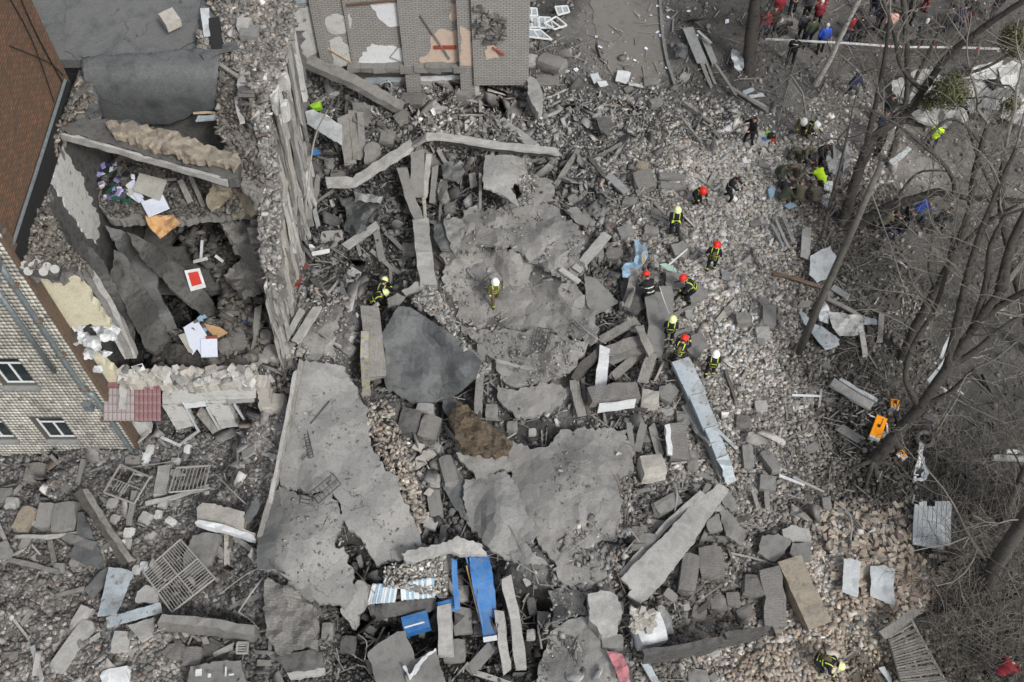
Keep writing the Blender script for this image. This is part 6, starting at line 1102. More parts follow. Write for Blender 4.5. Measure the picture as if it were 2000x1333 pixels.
# picture, papers, books in the open rooms
pf = thing('picture', 'red picture in a pale frame on the slanting dark slab', 'picture', un(380, 545, 5.4))
q = [un(360,529,5.6), un(390,524,5.5), un(402,560,5.2), un(372,568,5.3)]; c = sum(q, Vector())/4
part('mount', ([*q, *[v-Vector((0, 0, .05)) for v in q]], [(0, 1, 2, 3), (7, 6, 5, 4), (0, 4, 5, 1), (1, 5, 6, 2), (2, 6, 7, 3), (3, 7, 4, 0)]), M['whitepl'], pf)
q2 = [v.lerp(c, .35)+Vector((0, 0, .03)) for v in q]; part('image', ([*q2, *[v-Vector((0, 0, .025)) for v in q2]], [(0, 1, 2, 3), (7, 6, 5, 4), (0, 4, 5, 1), (1, 5, 6, 2), (2, 6, 7, 3), (3, 7, 4, 0)]), M['redp'], pf)
def flat4(name, c4, z, m, label, cat, th=.03, group=None):
    q = [un(x, y, z+(.04*math.sin(x))) for x, y in c4]; s = Vector((0, 0, -th))
    return solo(name, ([*q, *[v+s for v in q]], [(0, 1, 2, 3), (7, 6, 5, 4), (0, 4, 5, 1), (1, 5, 6, 2), (2, 6, 7, 3), (3, 7, 4, 0)]), M[m], label, cat, group)
flat4('paper_sheet', [(272,338),(326,352),(312,392),(260,372)], 8.5, 'paper2', 'stained grey board on top of the upper floor papers', 'board')
flat4('paper_sheet', [(244,362),(262,350),(280,385),(272,396)], 8.35, 'paper', 'white sheet at the left under the stained board', 'paper'); flat4('paper_sheet', [(275,396),(318,380),(331,407),(290,424)], 8.4, 'paper', 'white sheet below the stained board', 'paper'); flat4('paper_sheet', [(245,378),(262,372),(282,392),(270,396)], 8.3, 'paper', 'narrow white sheet left of the stained board', 'paper')
slab_ = sheet([(283,422),(312,420),(338,420),(352,436),(330,452),(312,466),(292,444)], absz([(283,422,8.35),(352,436,8.1),(312,466,7.7)], .12, 4, 2), (0, 0, -.03), 8, 1, 91); solo('cardboard', slab_, M['card'], 'torn brown cardboard hanging over the floor edge', 'cardboard')
flat4('paper_sheet', [(358,640),(384,624),(404,655),(395,698),(376,694)], 3.75, 'paper', 'left white sheet in the lower room', 'paper'); flat4('paper_sheet', [(392,662),(424,662),(425,697),(393,698)], 3.8, 'paper', 'right square white sheet in the lower room', 'paper')
flat4('paper_sheet', [(384,622),(396,612),(420,632),(412,652),(400,650)], 3.7, 'cloth', 'bluish sheet behind the white sheets in the lower room', 'paper'); flat4('magazine', [(398,632),(430,640),(445,650),(420,662)], 3.75, 'card', 'tan and blue magazine right of the white sheets', 'magazine'); flat4('magazine', [(402,657),(424,655),(424,660),(402,662)], 3.85, 'darkred', 'narrow rust red book on the white sheets', 'book'); flat4('magazine', [(348,655),(362,650),(378,690),(368,688)], 3.7, 'paper2', 'printed leaflets left of the white sheets', 'leaflet')
q = flat4('picture', [(256,716),(278,710),(284,722),(262,728)], 4.3, 'whiteframe', 'small dark picture in a white frame above the awning', 'picture'); flat4('picture_print', [(260,717),(277,712),(281,721),(264,726)], 4.33, 'glass', 'dark print inside the small white frame above the awning', 'print', .01)
rr = random.Random(44); BK = [plain('dark_blue_cover', (.03, .04, .12)), plain('lilac_cover', (.3, .28, .5)), plain('dark_green_cover', (.02, .08, .05)), M['paper'], M['paper2'], plain('violet_grey_cover', (.12, .11, .2)), M['black'], M['black'], M['wooddark']]
for i in range(70):
    x, y = rr.uniform(186, 262), rr.uniform(318, 408)
    if y > 400-(x < 200)*20: continue
    p = un(x, y, 8.2+rr.uniform(0, .25)); s = rr.uniform(.12, .3); g = box(p, (s, s*.7, rr.uniform(.02, .07)), (rr.uniform(-.5, .5), rr.uniform(-.5, .5), rr.uniform(0, 3)), .01)
    o = solo('book', g, rr.choice(BK), 'book or folder in the tumbled pile on the upper floor', 'book', 'books tumbled on the upper floor')
for i in range(26):
    x, y = rr.uniform(435, 485), rr.uniform(592, 630)
    p = un(x, y, 3.7+rr.uniform(0, .25)); s = rr.uniform(.1, .22); solo('book', box(p, (s, s*.7, .04), (rr.uniform(-.5, .5), rr.uniform(-.5, .5), rr.uniform(0, 3)), .01), rr.choice(BK), 'book or paper in the small heap right of the dark slanting slab', 'book', 'papers in the lower room corner')
for i, (p0, p1, w) in enumerate([((352,352,8.6),(372,396,8.2),.2), ((372,345,8.5),(398,404,8.2),.14), ((320,352,8.3),(345,350,8.3),.1), ((395,470,4.9),(392,510,4.6),.1), ((420,500,4.8),(436,512,4.6),.1), ((378,512,4.7),(405,505,4.8),.12)]):
    solo('board', beam([un(*p0), un(*p1)], w, .05, .01), M['wood' if i < 3 else 'whitepl'], ['wide grey board on the upper floor', 'second grey board on the upper floor right of the first', 'short board under the roof edge slab', 'upright white lath in the dark room', 'short white lath at the right in the dark room', 'white lath leaning left in the dark room'][i], 'board')
solo('matted_heap', sheet([(300,690),(330,668),(350,672),(420,700),(440,712),(400,722),(330,722),(296,712)], absz([(300,700,3.1),(370,690,3.5),(440,712,3.2)], .15, 3, 6), (0, 0, -.4), 9, 3, 92), M['sootwool'], 'dark matted heap under the white papers', 'debris')
for x, y, w in ((470,672,40), (445,682,28), (490,660,24)):
    o = node('brick_block', chunk_mesh('brick_block', (w*.02, w*.018, .4), M['masonrytop'], 300+x, .05), un(x, y, 3.2)); o.rotation_euler = (.2, .1, x); tag(o, {470: 'largest brick block in the lower room corner', 445: 'left brick block in the lower room', 490: 'right brick block under the leaning plank'}[x], 'masonry block', 'larger masonry blocks lying in the rubble')
# --- blocks
for a in [(808,202,44,26,.45,10,'masonrytop'),(788,234,30,26,.4,-30,'masonry'),(757,272,30,26,.4,10,'conc'),(852,226,34,20,.4,0,'dustlight'),(905,190,36,26,.5,20,'conc'),(1004,228,26,24,.3,0,'conc'),(1078,132,56,30,.7,32,'conc'),(1070,162,44,24,.4,5,'masonrytop'),(1040,122,22,24,.4,0,'dustlight'),
 (1272,163,32,16,.3,-3,'conc'),(1252,330,24,20,.4,28,'concbrown'),(1256,358,28,26,.5,-15,'masonry'),(1277,205,26,16,.4,-20,'conc'),(985,300,22,20,.4,0,'conc'),(650,465,42,22,.3,-5,'dustlight'),(660,345,30,18,.3,0,'masonry'),(700,468,24,18,.3,10,'conc'),(800,492,26,24,.4,0,'conc'),(705,395,20,16,.3,0,'conc'),
 (537,692,34,28,.5,15,'dustlight'),(508,704,36,20,.4,0,'dustlight'),(556,690,28,32,.5,-20,'paleblock'),(593,681,18,22,.3,5,'paleblock'),(682,684,20,18,.3,40,'conc'),(542,790,42,30,.6,0,'paleblock'),(560,800,16,20,.4,0,'conc'),(520,660,24,20,.4,0,'dustlight'),
 (772,812,30,44,.6,5,'concdark'),(798,828,42,50,.7,12,'concdark'),(838,838,40,46,.7,15,'masonry'),(832,806,34,22,.5,10,'dustlight'),(620,578,20,16,.3,0,'dustlight'),(875,925,30,60,.6,-15,'conc'),(850,985,28,50,.5,-10,'conc'),(842,1022,26,20,.4,20,'dustlight'),(846,945,22,18,.3,0,'conc'),
 (1342,1120,36,74,.7,12,'masonry'),(1388,1100,50,58,.7,0,'masonry'),(1475,1150,42,30,.6,10,'masonry'),(1318,1100,22,50,.4,15,'conc'),(1258,1060,50,30,.4,0,'conc'),(1290,1030,50,24,.3,5,'conc'),(1246,1046,24,30,.4,0,'masonry'),(1240,858,26,16,.3,20,'conc'),(1262,860,24,16,.3,-10,'conc'),
 (1450,628,28,22,.5,0,'conc'),(1498,622,24,38,.5,5,'conc'),(1487,655,24,18,.4,0,'dustlight'),(1484,670,14,12,.3,0,'conc'),(1456,893,22,44,.4,0,'conc'),(1500,905,24,44,.5,-25,'conc'),(1494,945,34,30,.5,10,'conc'),(1310,350,54,15,.35,0,'conc'),(1310,367,54,15,.35,0,'conc'),
 (1360,1325,34,26,.4,0,'conc'),(1300,985,60,26,.4,-30,'conc'),(1350,910,22,24,.4,0,'conc'),(1395,1030,20,18,.4,0,'conc'),(1430,1170,26,24,.4,0,'masonry'),(1452,1200,36,22,.4,-25,'masonry'),(1400,1180,28,24,.4,0,'conc'),(1360,1200,30,24,.4,20,'masonry'),(1420,980,26,36,.4,-20,'conc'),
 (55,1016,36,50,.5,10,'concbrown'),(95,1006,34,50,.5,0,'conc'),(135,1012,42,50,.5,-5,'conc'),(165,1206,28,48,.4,22,'dustlight'),(146,1264,24,66,.4,25,'dustlight'),(75,925,36,30,.5,0,'masonry'),(235,1318,60,30,.5,-10,'whitepl'),(240,1255,30,30,.4,0,'dustlight'),(120,1110,24,18,.3,0,'conc'),(150,1098,22,18,.3,0,'conc'),
 (262,900,28,16,.3,0,'conc'),(290,897,16,24,.3,0,'whitepl'),(297,880,14,16,.3,0,'plaster'),(262,850,18,16,.3,0,'plaster'),(345,905,20,18,.3,0,'plaster'),(370,880,14,16,.3,0,'whitepl'),(345,925,22,14,.3,0,'dustlight'),(225,985,20,16,.3,0,'dustlight'),(230,1015,18,16,.3,20,'dustlight'),(290,1015,22,22,.4,20,'dustlight'),(255,1045,16,18,.3,0,'plaster'),(235,1060,18,20,.3,0,'plaster'),(252,1066,16,16,.3,0,'dustlight'),(320,985,20,18,.4,0,'dustlight'),(312,1008,14,18,.3,0,'plaster'),(335,1020,24,14,.3,30,'plaster'),
 (285,1105,16,14,.3,0,'whitepl'),(270,1115,14,14,.3,0,'plaster'),(380,1280,40,34,.5,0,'masonry'),(420,1270,60,30,.4,5,'concdark'),(350,1275,36,28,.5,0,'masonry'),(15,970,28,24,.4,0,'conc'),(30,985,26,22,.4,0,'dustlight'),(640,1230,24,30,.4,0,'conc'),(680,1260,30,30,.4,0,'concdark'),(890,1270,44,40,.4,0,'conc'),(935,1230,20,20,.3,0,'masonry'),
 (905,1160,24,26,.4,0,'dustlight'),(895,1135,18,16,.3,0,'masonry'),(915,1200,30,18,.4,0,'masonry'),(1040,1185,18,30,.3,-10,'conc'),(1060,1210,16,18,.3,0,'conc'),(1036,1240,16,16,.3,0,'dustlight'),(1160,1195,12,14,.15,0,'whitepl'),(1175,1200,10,30,.15,0,'plaster'),(1205,1188,22,20,.3,0,'paleblock'),(1160,1228,14,18,.2,40,'concbrown'),(1190,1252,44,24,.5,0,'conc'),
 (960,805,26,28,.4,0,'dust' if False else 'conc'),(1000,835,22,20,.3,0,'conc'),(1105,770,24,14,.3,-40,'dustlight'),(1040,845,16,14,.2,0,'dustlight'),(1120,390,24,12,.3,-20,'conc'),(1082,300,14,14,.3,0,'conc'),(880,410,22,20,.4,0,'masonry'),(905,450,14,14,.3,0,'conc'),(1330,820,24,20,.4,0,'conc'),(1450,830,26,24,.4,10,'masonry'),(1485,795,24,20,.3,0,'dustlight'),
 (1610,985,18,22,.3,0,'conc'),(1640,1000,16,14,.2,0,'conc'),(600,300,20,30,.5,0,'conc'),(585,260,16,24,.4,0,'conc'),(1420,610,18,16,.3,0,'conc'),(1170,420,22,18,.3,0,'conc'),(1230,400,26,20,.4,20,'conc'),(1280,420,24,20,.3,0,'masonry'),(1220,455,30,22,.4,-20,'conc'),(1270,455,30,18,.4,10,'conc'),(1200,500,28,20,.4,0,'masonry'),(1165,500,20,20,.4,0,'conc')]: block(*a)
for i, (x, y, s) in enumerate([(757,888,13),(746,922,15),(775,904,13),(800,938,14),(822,900,14),(790,968,12),(812,982,11),(850,938,15),(828,1010,16),(760,862,11),(815,872,11),(840,962,11),(772,950,12),(836,890,13),(735,890,10),(795,905,10)]):
    a0 = i*1.7; s *= 1.15; poly = [(x+s*math.cos(a0+t)*random.uniform(.7, 1.3), y+s*math.sin(a0+t)*random.uniform(.5, 1.2)) for t in ((0, 1.5, 2.9, 4.6) if i % 3 else (0, 2.3, 4.2))]
    solo('stone_scrap', sheet(poly, zproj([(x, y, .22+.05*(i % 3)), (x+s, y+s, .3), (x-s, y, .16)], True, .02), (0, 0, -.06), 8, 1, 700+i), M['paleblock'], autolabel('flat pale stone scrap', x, y), 'stone', 'fan of pale stone scraps beside the large screed slab')
# papers blown about on the path
for i, (x, y) in enumerate([(1285,12),(1306,20),(1305,34),(1271,30),(1284,63),(1290,70),(1420,42),(1303,133),(1165,72),(1172,92),(1125,136),(1108,140),(1165,182),(1345,22),(1360,70),(1262,95),(1240,118),(1502,500),(1418,470),(1446,545),(1462,552),(1425,440),(1440,560),(1395,610),(1555,770),(1430,640)]):
    s = random.uniform(.14, .26); solo('paper', box(G(x, y, .1), (s, s*.7, .01), (random.uniform(-.3, .3), random.uniform(-.3, .3), random.uniform(0, 3))), M['paper'], autolabel('white paper scrap', x, y), 'paper', 'white paper scraps blown over the site')
solo('lime_sack', cat_geo(box(G(617, 210, .9), (.5, .35, .3), (.2, .1, .4), .08)), M['green'], 'lime green sack beside the white metal panel', 'sack')
solo('blue_scrap', box(G(616, 298, .5), (.35, .25, .1), (.3, .1, .4), .05), M['bluepaint'], 'blue scrap in the rubble under the white cable', 'scrap')
solo('orange_scrap', box(G(392, 800, .6), (.25, .12, .1), (.3, .1, .4), .03), M['redp'], 'orange red scrap inside the opening of the low front wall', 'scrap')
bar('plank', [(390,803,1.3),(432,852,.4)], 20, .08, 'wood', 'plank leaning out of the low front wall opening', 'plank')
bar('white_bar', [(316,855,.4),(350,870,.5)], 5, .05, 'whitepl', 'left arm of the white V shaped frame', 'bar'); bar('white_bar', [(350,870,.5),(388,842,.5)], 5, .05, 'dustlight', 'right arm of the white V shaped frame', 'bar')
bar('pipe', [(272,862,.6),(292,845,.9)], 4, .05, 'dustlight', 'short pale pipe below the awning', 'pipe'); bar('timber', [(476,890,.5),(500,876,.6)], 9, .1, 'dustlight', 'pale timber right of the rubble below the front wall', 'timber')
# white paint marks on the dark slab
for x, y, w, h in ((388,1314,.2,.22), (409,1320,.1,.12), (441,1312,.05,.3), (452,1318,.16,.05)): part('paint_mark', box(G(x, y, .78), (w, h, .02), (0, 0, .1)), M['whitepl'], [o for o in COL.objects if o.get('label', '').startswith('dark slab with white paint')][0])
# generic masonry chunks, each its own object
g = random.Random(21); protos = [chunk_mesh('masonry_chunk', (1.1, .75, .6), M[m], 900+i, .13, 2) for i, m in enumerate(['conc', 'masonry', 'dustlight', 'conc', 'masonrytop', 'concbrown', 'paleblock'])]
n = 0
while n < 290:
    x, y = g.uniform(0, 2000), g.uniform(0, 1333)
    if (x < 520 and y < 900) or (560 < x < 830 and 700 < y < 1100) or (860 < x < 1240 and 400 < y < 1080) or x > 1880: continue
    if g.random() > look(*tuple(G(x, y))[:2])[0, 2]**3: continue
    tan = x > 1400 and y > 950
    k = (5 if g.random() < .5 else 6) if tan and g.random() < .5 else g.choice([0, 1, 2, 3, 4]); s = (.2+.3*g.random()**2)*(.8 if tan else 1)
    o = node('masonry_chunk', protos[k], G(x, y, -.06)); o.scale = (s, s*g.uniform(.8, 1.1), s); o.rotation_euler = (g.uniform(-.4, .4), g.uniform(-.4, .4), g.uniform(0, 6.28))
    tag(o, autolabel(('small ' if s < .26 else '' if s < .36 else 'large ')+['grey lump', 'brick lump', 'pale lump', 'grey lump', 'brick lump', 'tan lump', 'pale block'][k], x, y), 'masonry chunk', 'masonry chunks lying loose in the rubble'); n += 1
for i in range(150):
    while True:
        x, y = g.uniform(0, 1500), g.uniform(180, 1333)
        if (x < 600 and y < 880) or (560 < x < 830 and 700 < y < 1100) or (860 < x < 1240 and 400 < y < 1080): continue
        if y < 260 and x < 600: continue
        if look(*tuple(G(x, y))[:2])[0, 2] > .8: break
    a = g.uniform(0, 3.14); L = g.uniform(.4, 1.5)*24; w = g.uniform(.07, .2); q = [G(x-L*math.cos(a), y-L*math.sin(a), g.uniform(.1, .35)), G(x+L*math.cos(a), y+L*math.sin(a), g.uniform(.05, .3))]
    mm = g.choice(['wood', 'wood', 'conc', 'dustlight', 'wooddark', 'conc', 'paleblock']); nm = 'timber_piece' if mm.startswith('wood') else 'slab_strip'
    solo(nm, beam(q, w, g.uniform(.04, .12), .012, .3, ragged=.08), M[mm], autolabel({'wood': 'grey timber piece', 'conc': 'grey concrete strip', 'dustlight': 'pale concrete strip', 'wooddark': 'dark timber piece', 'paleblock': 'cream strip'}[mm], x, y), 'timber' if mm.startswith('wood') else 'debris', 'broken strips and timbers strewn over the rubble')
for i, (x, y) in enumerate([(735,1105),(690,1110),(665,990),(1204,1052),(1090,1098),(1020,1080),(948,304),(1014,404),(1108,548),(868,516),(1165,640),(548,946),(505,1110),(640,1190),(600,1264),(1240,905),(990,1094),(1050,1050),(850,786),(1090,297),(640,357),(1222,1160),(1150,700),(1060,740),(1250,1060),(420,1100),(350,1230),(1310,690),(1180,260),(900,330)]):
    p = G(x, y, .5); a = g.uniform(0, 6.28); d = Vector((math.cos(a), math.sin(a), .1)); P_ = [p, p+d*g.uniform(.3, .6)+Vector((0, 0, .2)), p+d*g.uniform(.7, 1.2)+Vector((g.uniform(-.4, .4), g.uniform(-.4, .4), g.uniform(-.3, .3)))]
    solo('rebar', tube(curve(P_, 4), .016, 4), M['rust' if i % 2 else 'bars'], autolabel('bent reinforcing bar', x, y), 'rebar', 'bent reinforcing bars at broken slab edges')
# tan bricks: the nearest three hundred are bricks of their own
tb = [mat('tan_brick_%s' % n_, c, tuple(q*1.25 for q in c), 6, .9, .3) for n_, c in (('a', (.32, .262, .205)), ('b', (.28, .235, .185)), ('c', (.35, .305, .255)), ('d', (.25, .195, .16)))]
bp_ = [mesh('brick', *box((0, 0, .05), (.26, .13, .1), (0, 0, 0), .012), m) for m in tb]
n = 0
while n < 295:
    if n < 215: a = g.uniform(0, 6.28); r = g.random()**.6; x, y = 1735+115*r*math.cos(a), 1118+78*r*math.sin(a)
    else: x, y = g.uniform(1600, 1840), g.uniform(985, 1080)
    if 1780 < x < 1865 and 970 < y < 1085: continue
    if (1648 < x < 1676 and 1092 < y < 1160) and g.random() < .9: continue
    o = node('brick', g.choice(bp_), G(x, y, .05+(.18*g.random() if n < 215 else 0))); o.rotation_euler = (g.uniform(-.5, .5), g.uniform(-.4, .4), g.uniform(0, 6.28)); n += 1
    tag(o, 'tan brick in the heap on and above the white sheets', 'brick', 'tan bricks heaped at the lower right')
n = 2600; gg = np.random.default_rng(5); xs_ = gg.uniform(1380, 1800, n); ys_ = gg.uniform(1080, 1345, n); ok = (ys_ > 1330-(xs_-1380)*.62) & ~((xs_ > 1650) & (ys_ > 1210)); xs_, ys_ = xs_[ok], ys_[ok]
P_ = np.array([tuple(G(x, y, .06+.1*gg.random())) for x, y in zip(xs_, ys_)]); n = len(P_)
T_ = np.array([(.36, .3, .235), (.32, .265, .21), (.40, .35, .29), (.28, .22, .18), (.3, .285, .26)])[gg.integers(0, 5, n)]*.85*np.exp(gg.normal(0, .2, n))[:, None]
stuff(tag(node('brick_bats', bulk(P_, np.stack([gg.uniform(.1, .26, n), np.full(n, .12), np.full(n, .09)], -1), np.stack([gg.normal(0, .4, n), gg.normal(0, .4, n), gg.uniform(0, 6.28, n)], -1), T_, 'brick_bats', M['rubble'], .05)), 'mass of tan bricks and bats spreading over the lower right rubble', 'rubble'))
# crushed white structure under the trees
wk = thing('crushed_van', 'crushed dusty white vehicle body spread in bent sheets under the trees', 'wreck', G(1860, 195, 0))
for i, (poly, c, m) in enumerate([([(1740,158),(1768,150),(1790,136),(1826,134),(1842,158),(1800,186),(1746,192)], [(1740,158,.9),(1826,134,1.3),(1800,186,.8)], 'dustlight'), ([(1776,222),(1810,206),(1840,202),(1882,212),(1892,234),(1860,252),(1836,250),(1800,240)], [(1776,222,.4),(1840,202,1.3),(1882,212,1.0),(1836,250,.4)], 'dustlight'),
   ([(1800,166),(1850,156),(1896,150),(1924,164),(1912,182),(1880,200),(1812,204)], [(1800,166,1.2),(1896,150,1.5),(1880,200,1.0)], 'dustlight'), ([(1948,132),(1985,118),(2025,114),(2025,205),(1985,196),(1958,164)], [(1948,132,1.3),(2020,118,1.6),(1985,196,.7)], 'plaster'), ([(1888,134),(1930,124),(1960,118),(1955,150),(1905,158)], 1.3, 'plaster'), ([(1740,160),(1800,150),(1900,152),(1960,150),(1990,200),(1950,215),(1890,205),(1800,212),(1755,200)], .75, 'sheetgrey'), ([(1960,190),(2010,190),(2020,250),(1990,245),(1955,230)], .8, 'plaster'), ([(1886,196),(1920,184),(1950,178),(1956,192),(1915,212),(1894,222)], .7, 'dustlight'), ([(1925,196),(1950,200),(1965,225),(1940,240),(1920,225)], .5, 'conc')]):
    cc = c if isinstance(c, list) else [(p[0], p[1], c) for p in poly]
    part('body_panel', sheet(poly, zproj(cc, True, .16, 2.0, i), (0, 0, -.04), 9, 2, 800+i), M[m], wk)
part('interior_shade', cat_geo(box(G(1830, 190, .3), (2.6, .9, .5), (0, 0, .2), .1), box(G(1935, 165, .3), (1.6, 1.4, .5), (0, 0, .2), .1), box(G(1870, 226, .2), (1.4, .5, .3), (0, 0, .2), .1)), M['black'], wk)  # black blocks stand in for the shade under the bent panels
part('wheel', tube([G(1932, 170, .7), G(1938, 166, .75)], .28, 12), M['black'], wk)
# police tape and posts
tp = [G(1495, 77, 1.15), G(1560, 80, 1.1), G(1640, 84, 1.1), G(1700, 88, 1.15), G(1760, 92, 1.1), G(1860, 93, .95), G(1985, 97, 1.2)]
bt = thing('barrier_tape', 'white barrier tape stretched in front of the crowd', 'tape', tp[2]); part('tape', beam(curve(tp, 6), .02, .11, .004, 9), M['whiteframe'], bt)
for i, (a, b) in enumerate(zip(curve(tp, 6)[::2], curve(tp, 6)[1::2])): part('red_stripe', beam([a.lerp(b, .1), a.lerp(b, .35)], .028, .112), M['redp'], bt) if i > 9 else None
# wire fence fallen
wf = thing('wire_fence', 'collapsed wire fence bay left of the pale birch', 'fence', G(1550, 200, 0))
c4 = [G(1545,148,1.3), G(1568,182,1.2), G(1576,238,.5), G(1528,212,.4)]; c4b = [G(1500,175,.6)]
for p, q in ((c4[0], c4[1]), (c4[1], c4[2]), (c4[0], G(1505,178,.3)), (c4[3], G(1562,176,.5)), (c4[3], G(1520,240,.1))): part('rail', beam([p, q], .06, .06), M['wood'], wf)
for i in range(14): part('wire', tube([c4[0].lerp(c4[1], i/14), c4[3].lerp(c4[2], i/14)], .012, 3), M['bars'], wf)
for i in range(8): part('wire', tube([c4[0].lerp(c4[3], i/8), c4[1].lerp(c4[2], i/8)], .012, 3), M['bars'], wf)
# collapsed fence at the lower right
cf = thing('collapsed_fence', 'collapsed dark slatted fence at the lower right edge of the sand', 'fence', G(1780, 1270, 0))
L0, L1, R0, R1 = G(1732,1238,.6), G(1762,1345,.5), G(1778,1210,.9), G(1852,1345,.7)
part('rail', beam([L0, L1], .08, .08, .01), M['wooddark'], cf); part('rail', beam([R0, R1], .1, .1, .01), M['wood'], cf); part('top_beam', beam([G(1722,1242,.7), G(1755,1220,.9), G(1790,1192,1.0)], .3, .14, .02), M['wood'], cf); part('rail', beam([L0.lerp(R0, .55), L1.lerp(R1, .5)], .09, .08, .01), M['wood'], cf)
for i in range(22):
    f = i/22; part('slat', beam([L0.lerp(L1, f)+Vector((0, 0, .05)), R0.lerp(R1, f*.97+random.uniform(-.02, .02))+Vector((0, 0, .06))], .055, .03, .01), M['twig' if i % 2 else 'wood'], cf)
# ================================================================ people
def ik(a, b, l1, l2, pole):
    a, b = Vector(a), Vector(b); d = b-a; L = min(d.length, (l1+l2)*.995); d = d.normalized(); b = a+d*L
    x = (l1*l1-l2*l2+L*L)/(2*L); h = math.sqrt(max(0, l1*l1-x*x)); p = Vector(pole); p = (p-d*p.dot(d)).normalized(); return a+d*x+p*h, b
def sphere(c, r, n=8, m=6, s=(1, 1, 1)):
    V = []; Fc = []
    for j in range(1, m):
        for i in range(n):
            a, b = 6.2832*i/n, math.pi*j/m; V.append(Vector(c)+Vector((math.sin(b)*math.cos(a)*s[0], math.sin(b)*math.sin(a)*s[1], math.cos(b)*s[2]))*r)
    V += [Vector(c)+Vector((0, 0, r*s[2])), Vector(c)-Vector((0, 0, r*s[2]))]; T, B = len(V)-2, len(V)-1
    for j in range(m-2):
        for i in range(n): Fc.append((j*n+i, (j+1)*n+i, (j+1)*n+(i+1) % n, j*n+(i+1) % n))
    for i in range(n): Fc.append((T, i, (i+1) % n)); Fc.append((B, (m-2)*n+(i+1) % n, (m-2)*n+i))
    return V, Fc
_body = {}
def body(lean=0, crouch=0, stride=.1, side=0, hl=(.05, .05, -.52), hr=(-.05, .05, -.52), kneel=False, look=0, bulk=1.14):
    """one continuous figure facing +y; hl, hr: hand target from each shoulder"""
    key = (lean, crouch, stride, side, hl, hr, kneel, look, bulk)
    if key in _body: return _body[key]
    hz = .93-crouch; la = math.radians(lean); hip = Vector((0, -.25*math.sin(la)*(1 if lean > 25 else .4), hz))
    up = Vector((math.sin(math.radians(side)), math.sin(la), math.cos(la))).normalized(); fw = Vector((0, math.cos(la), -math.sin(la)))
    chest = hip+up*.34; neck = hip+up*.52; lk = math.radians(look); hd = (up*math.cos(lk)+fw*math.sin(lk)).normalized(); head = neck+hd*.17; hf = (fw*math.cos(lk)-up*math.sin(lk)).normalized()
    bones = []
    def bone(reg, a, b, r0, r1, sx=1): bones.append((reg, Vector(a), Vector(b), r0, r1, sx))
    for s in (-1, 1):
        h = hip+Vector((s*.1, 0, 0)); f = Vector((s*(.12+.03*(stride > .2)), s*stride/2+hip.y*.2, .09))
        if kneel and s == -1: f = Vector((s*.13, -.38, .08))
        k, f = ik(h, f, .45, .42, (s*.12, 1, 0)); bone('thigh', h, k, .1*bulk, .066*bulk); bone('shank', k, f, .066*bulk, .052*bulk); bone('foot', f+Vector((0, -.05, -.035)), f+Vector((s*.03, .17, -.05)), .05, .042)
        sh = neck-up*.07+Vector((s*.19, 0, 0)); t = hl if s > 0 else hr; e, w = ik(sh, sh+Vector(t), .29, .26, (s*.5, -.6, -.5)); bone('upper', sh, e, .066*bulk, .052*bulk); bone('fore', e, w, .052*bulk, .038*bulk)
        hd_ = (w-e).normalized(); bone('palm', w+hd_*.02, w+hd_*.09, .038, .036); bones[-1] = bones[-1]+(s,)
    bone('torso', hip+up*.02, hip+up*.2, .125*bulk, .125*bulk, 1.3); bone('torso', hip+up*.2, chest+up*.06, .125*bulk, .135*bulk, 1.4); bone('yoke', neck-up*.075+Vector((-.14, 0, 0)), neck-up*.075+Vector((.14, 0, 0)), .085*bulk, .085*bulk)
    bone('neck', neck-up*.02, neck+hd*.08, .055, .05); bone('head', head-hd*.05+hf*.02, head+hd*.045, .078, .094); bone('head', head+hf*.085-hd*.02, head+hf*.105-hd*.03, .02, .016)
    for s in (-1, 1): bone('head', head+Vector((s*.09, 0, 0)), head+Vector((s*.1, 0, 0))-hd*.03, .022, .018)
    gs = []
    for b in bones:
        r, a, c, r0, r1, sx = b[:6]
        for t in ((0, .5, 1) if r == 'torso' else (0, 1)):
            gs.append(sphere(a.lerp(c, t), r0+(r1-r0)*t, 8, 6, (sx, 1, 1)))
        if sx == 1: gs.append(tube([a, c], r0, 10, r1))
        else:
            V, Fc = tube([a, c], r0, 12, r1); mid = (a+c)/2; gs.append(([Vector((mid.x+(v.x-mid.x)*sx, v.y, v.z)) for v in V], Fc))
    V, Fc = cat_geo(*gs); me = mesh('body', V, Fc, M['black']); o = bpy.data.objects.new('tmp', me); COL.objects.link(o)
    m = o.modifiers.new('r', 'REMESH'); m.mode = 'VOXEL'; m.voxel_size = .03; s = o.modifiers.new('s', 'SMOOTH'); s.iterations = 3; s.factor = .6
    bpy.context.view_layer.update(); dg = bpy.context.evaluated_depsgraph_get(); me2 = bpy.data.meshes.new_from_object(o.evaluated_get(dg)); bpy.data.objects.remove(o); bpy.data.meshes.remove(me)
    n = len(me2.vertices); co = np.empty(n*3); me2.vertices.foreach_get('co', co); co = co.reshape(-1, 3); nf = len(me2.polygons); fc = np.empty(nf*3); me2.polygons.foreach_get('center', fc); fc = fc.reshape(-1, 3)
    best = np.full(nf, 9.); reg = np.zeros(nf, int); tt = np.zeros(nf); names = []
    for i, b in enumerate(bones):
        a, c = np.array(b[1]), np.array(b[2]); d = c-a; L = d@d; t = np.clip(((fc-a)@d)/max(L, 1e-6), 0, 1); q = fc-(a+t[:, None]*d); q[:, 0] /= b[5]; ds = np.linalg.norm(q, axis=1)-(b[3]+(b[4]-b[3])*t)
        w = ds < best; best[w] = ds[w]; reg[w] = i; tt[w] = t[w]
    idx = []; lc = np.empty(nf, np.int32); me2.polygons.foreach_get('loop_total', lc); vi = np.empty(lc.sum(), np.int32); me2.loops.foreach_get('vertex_index', vi)
    p = 0; faces = []
    for c_ in lc: faces.append(tuple(vi[p:p+c_])); p += c_
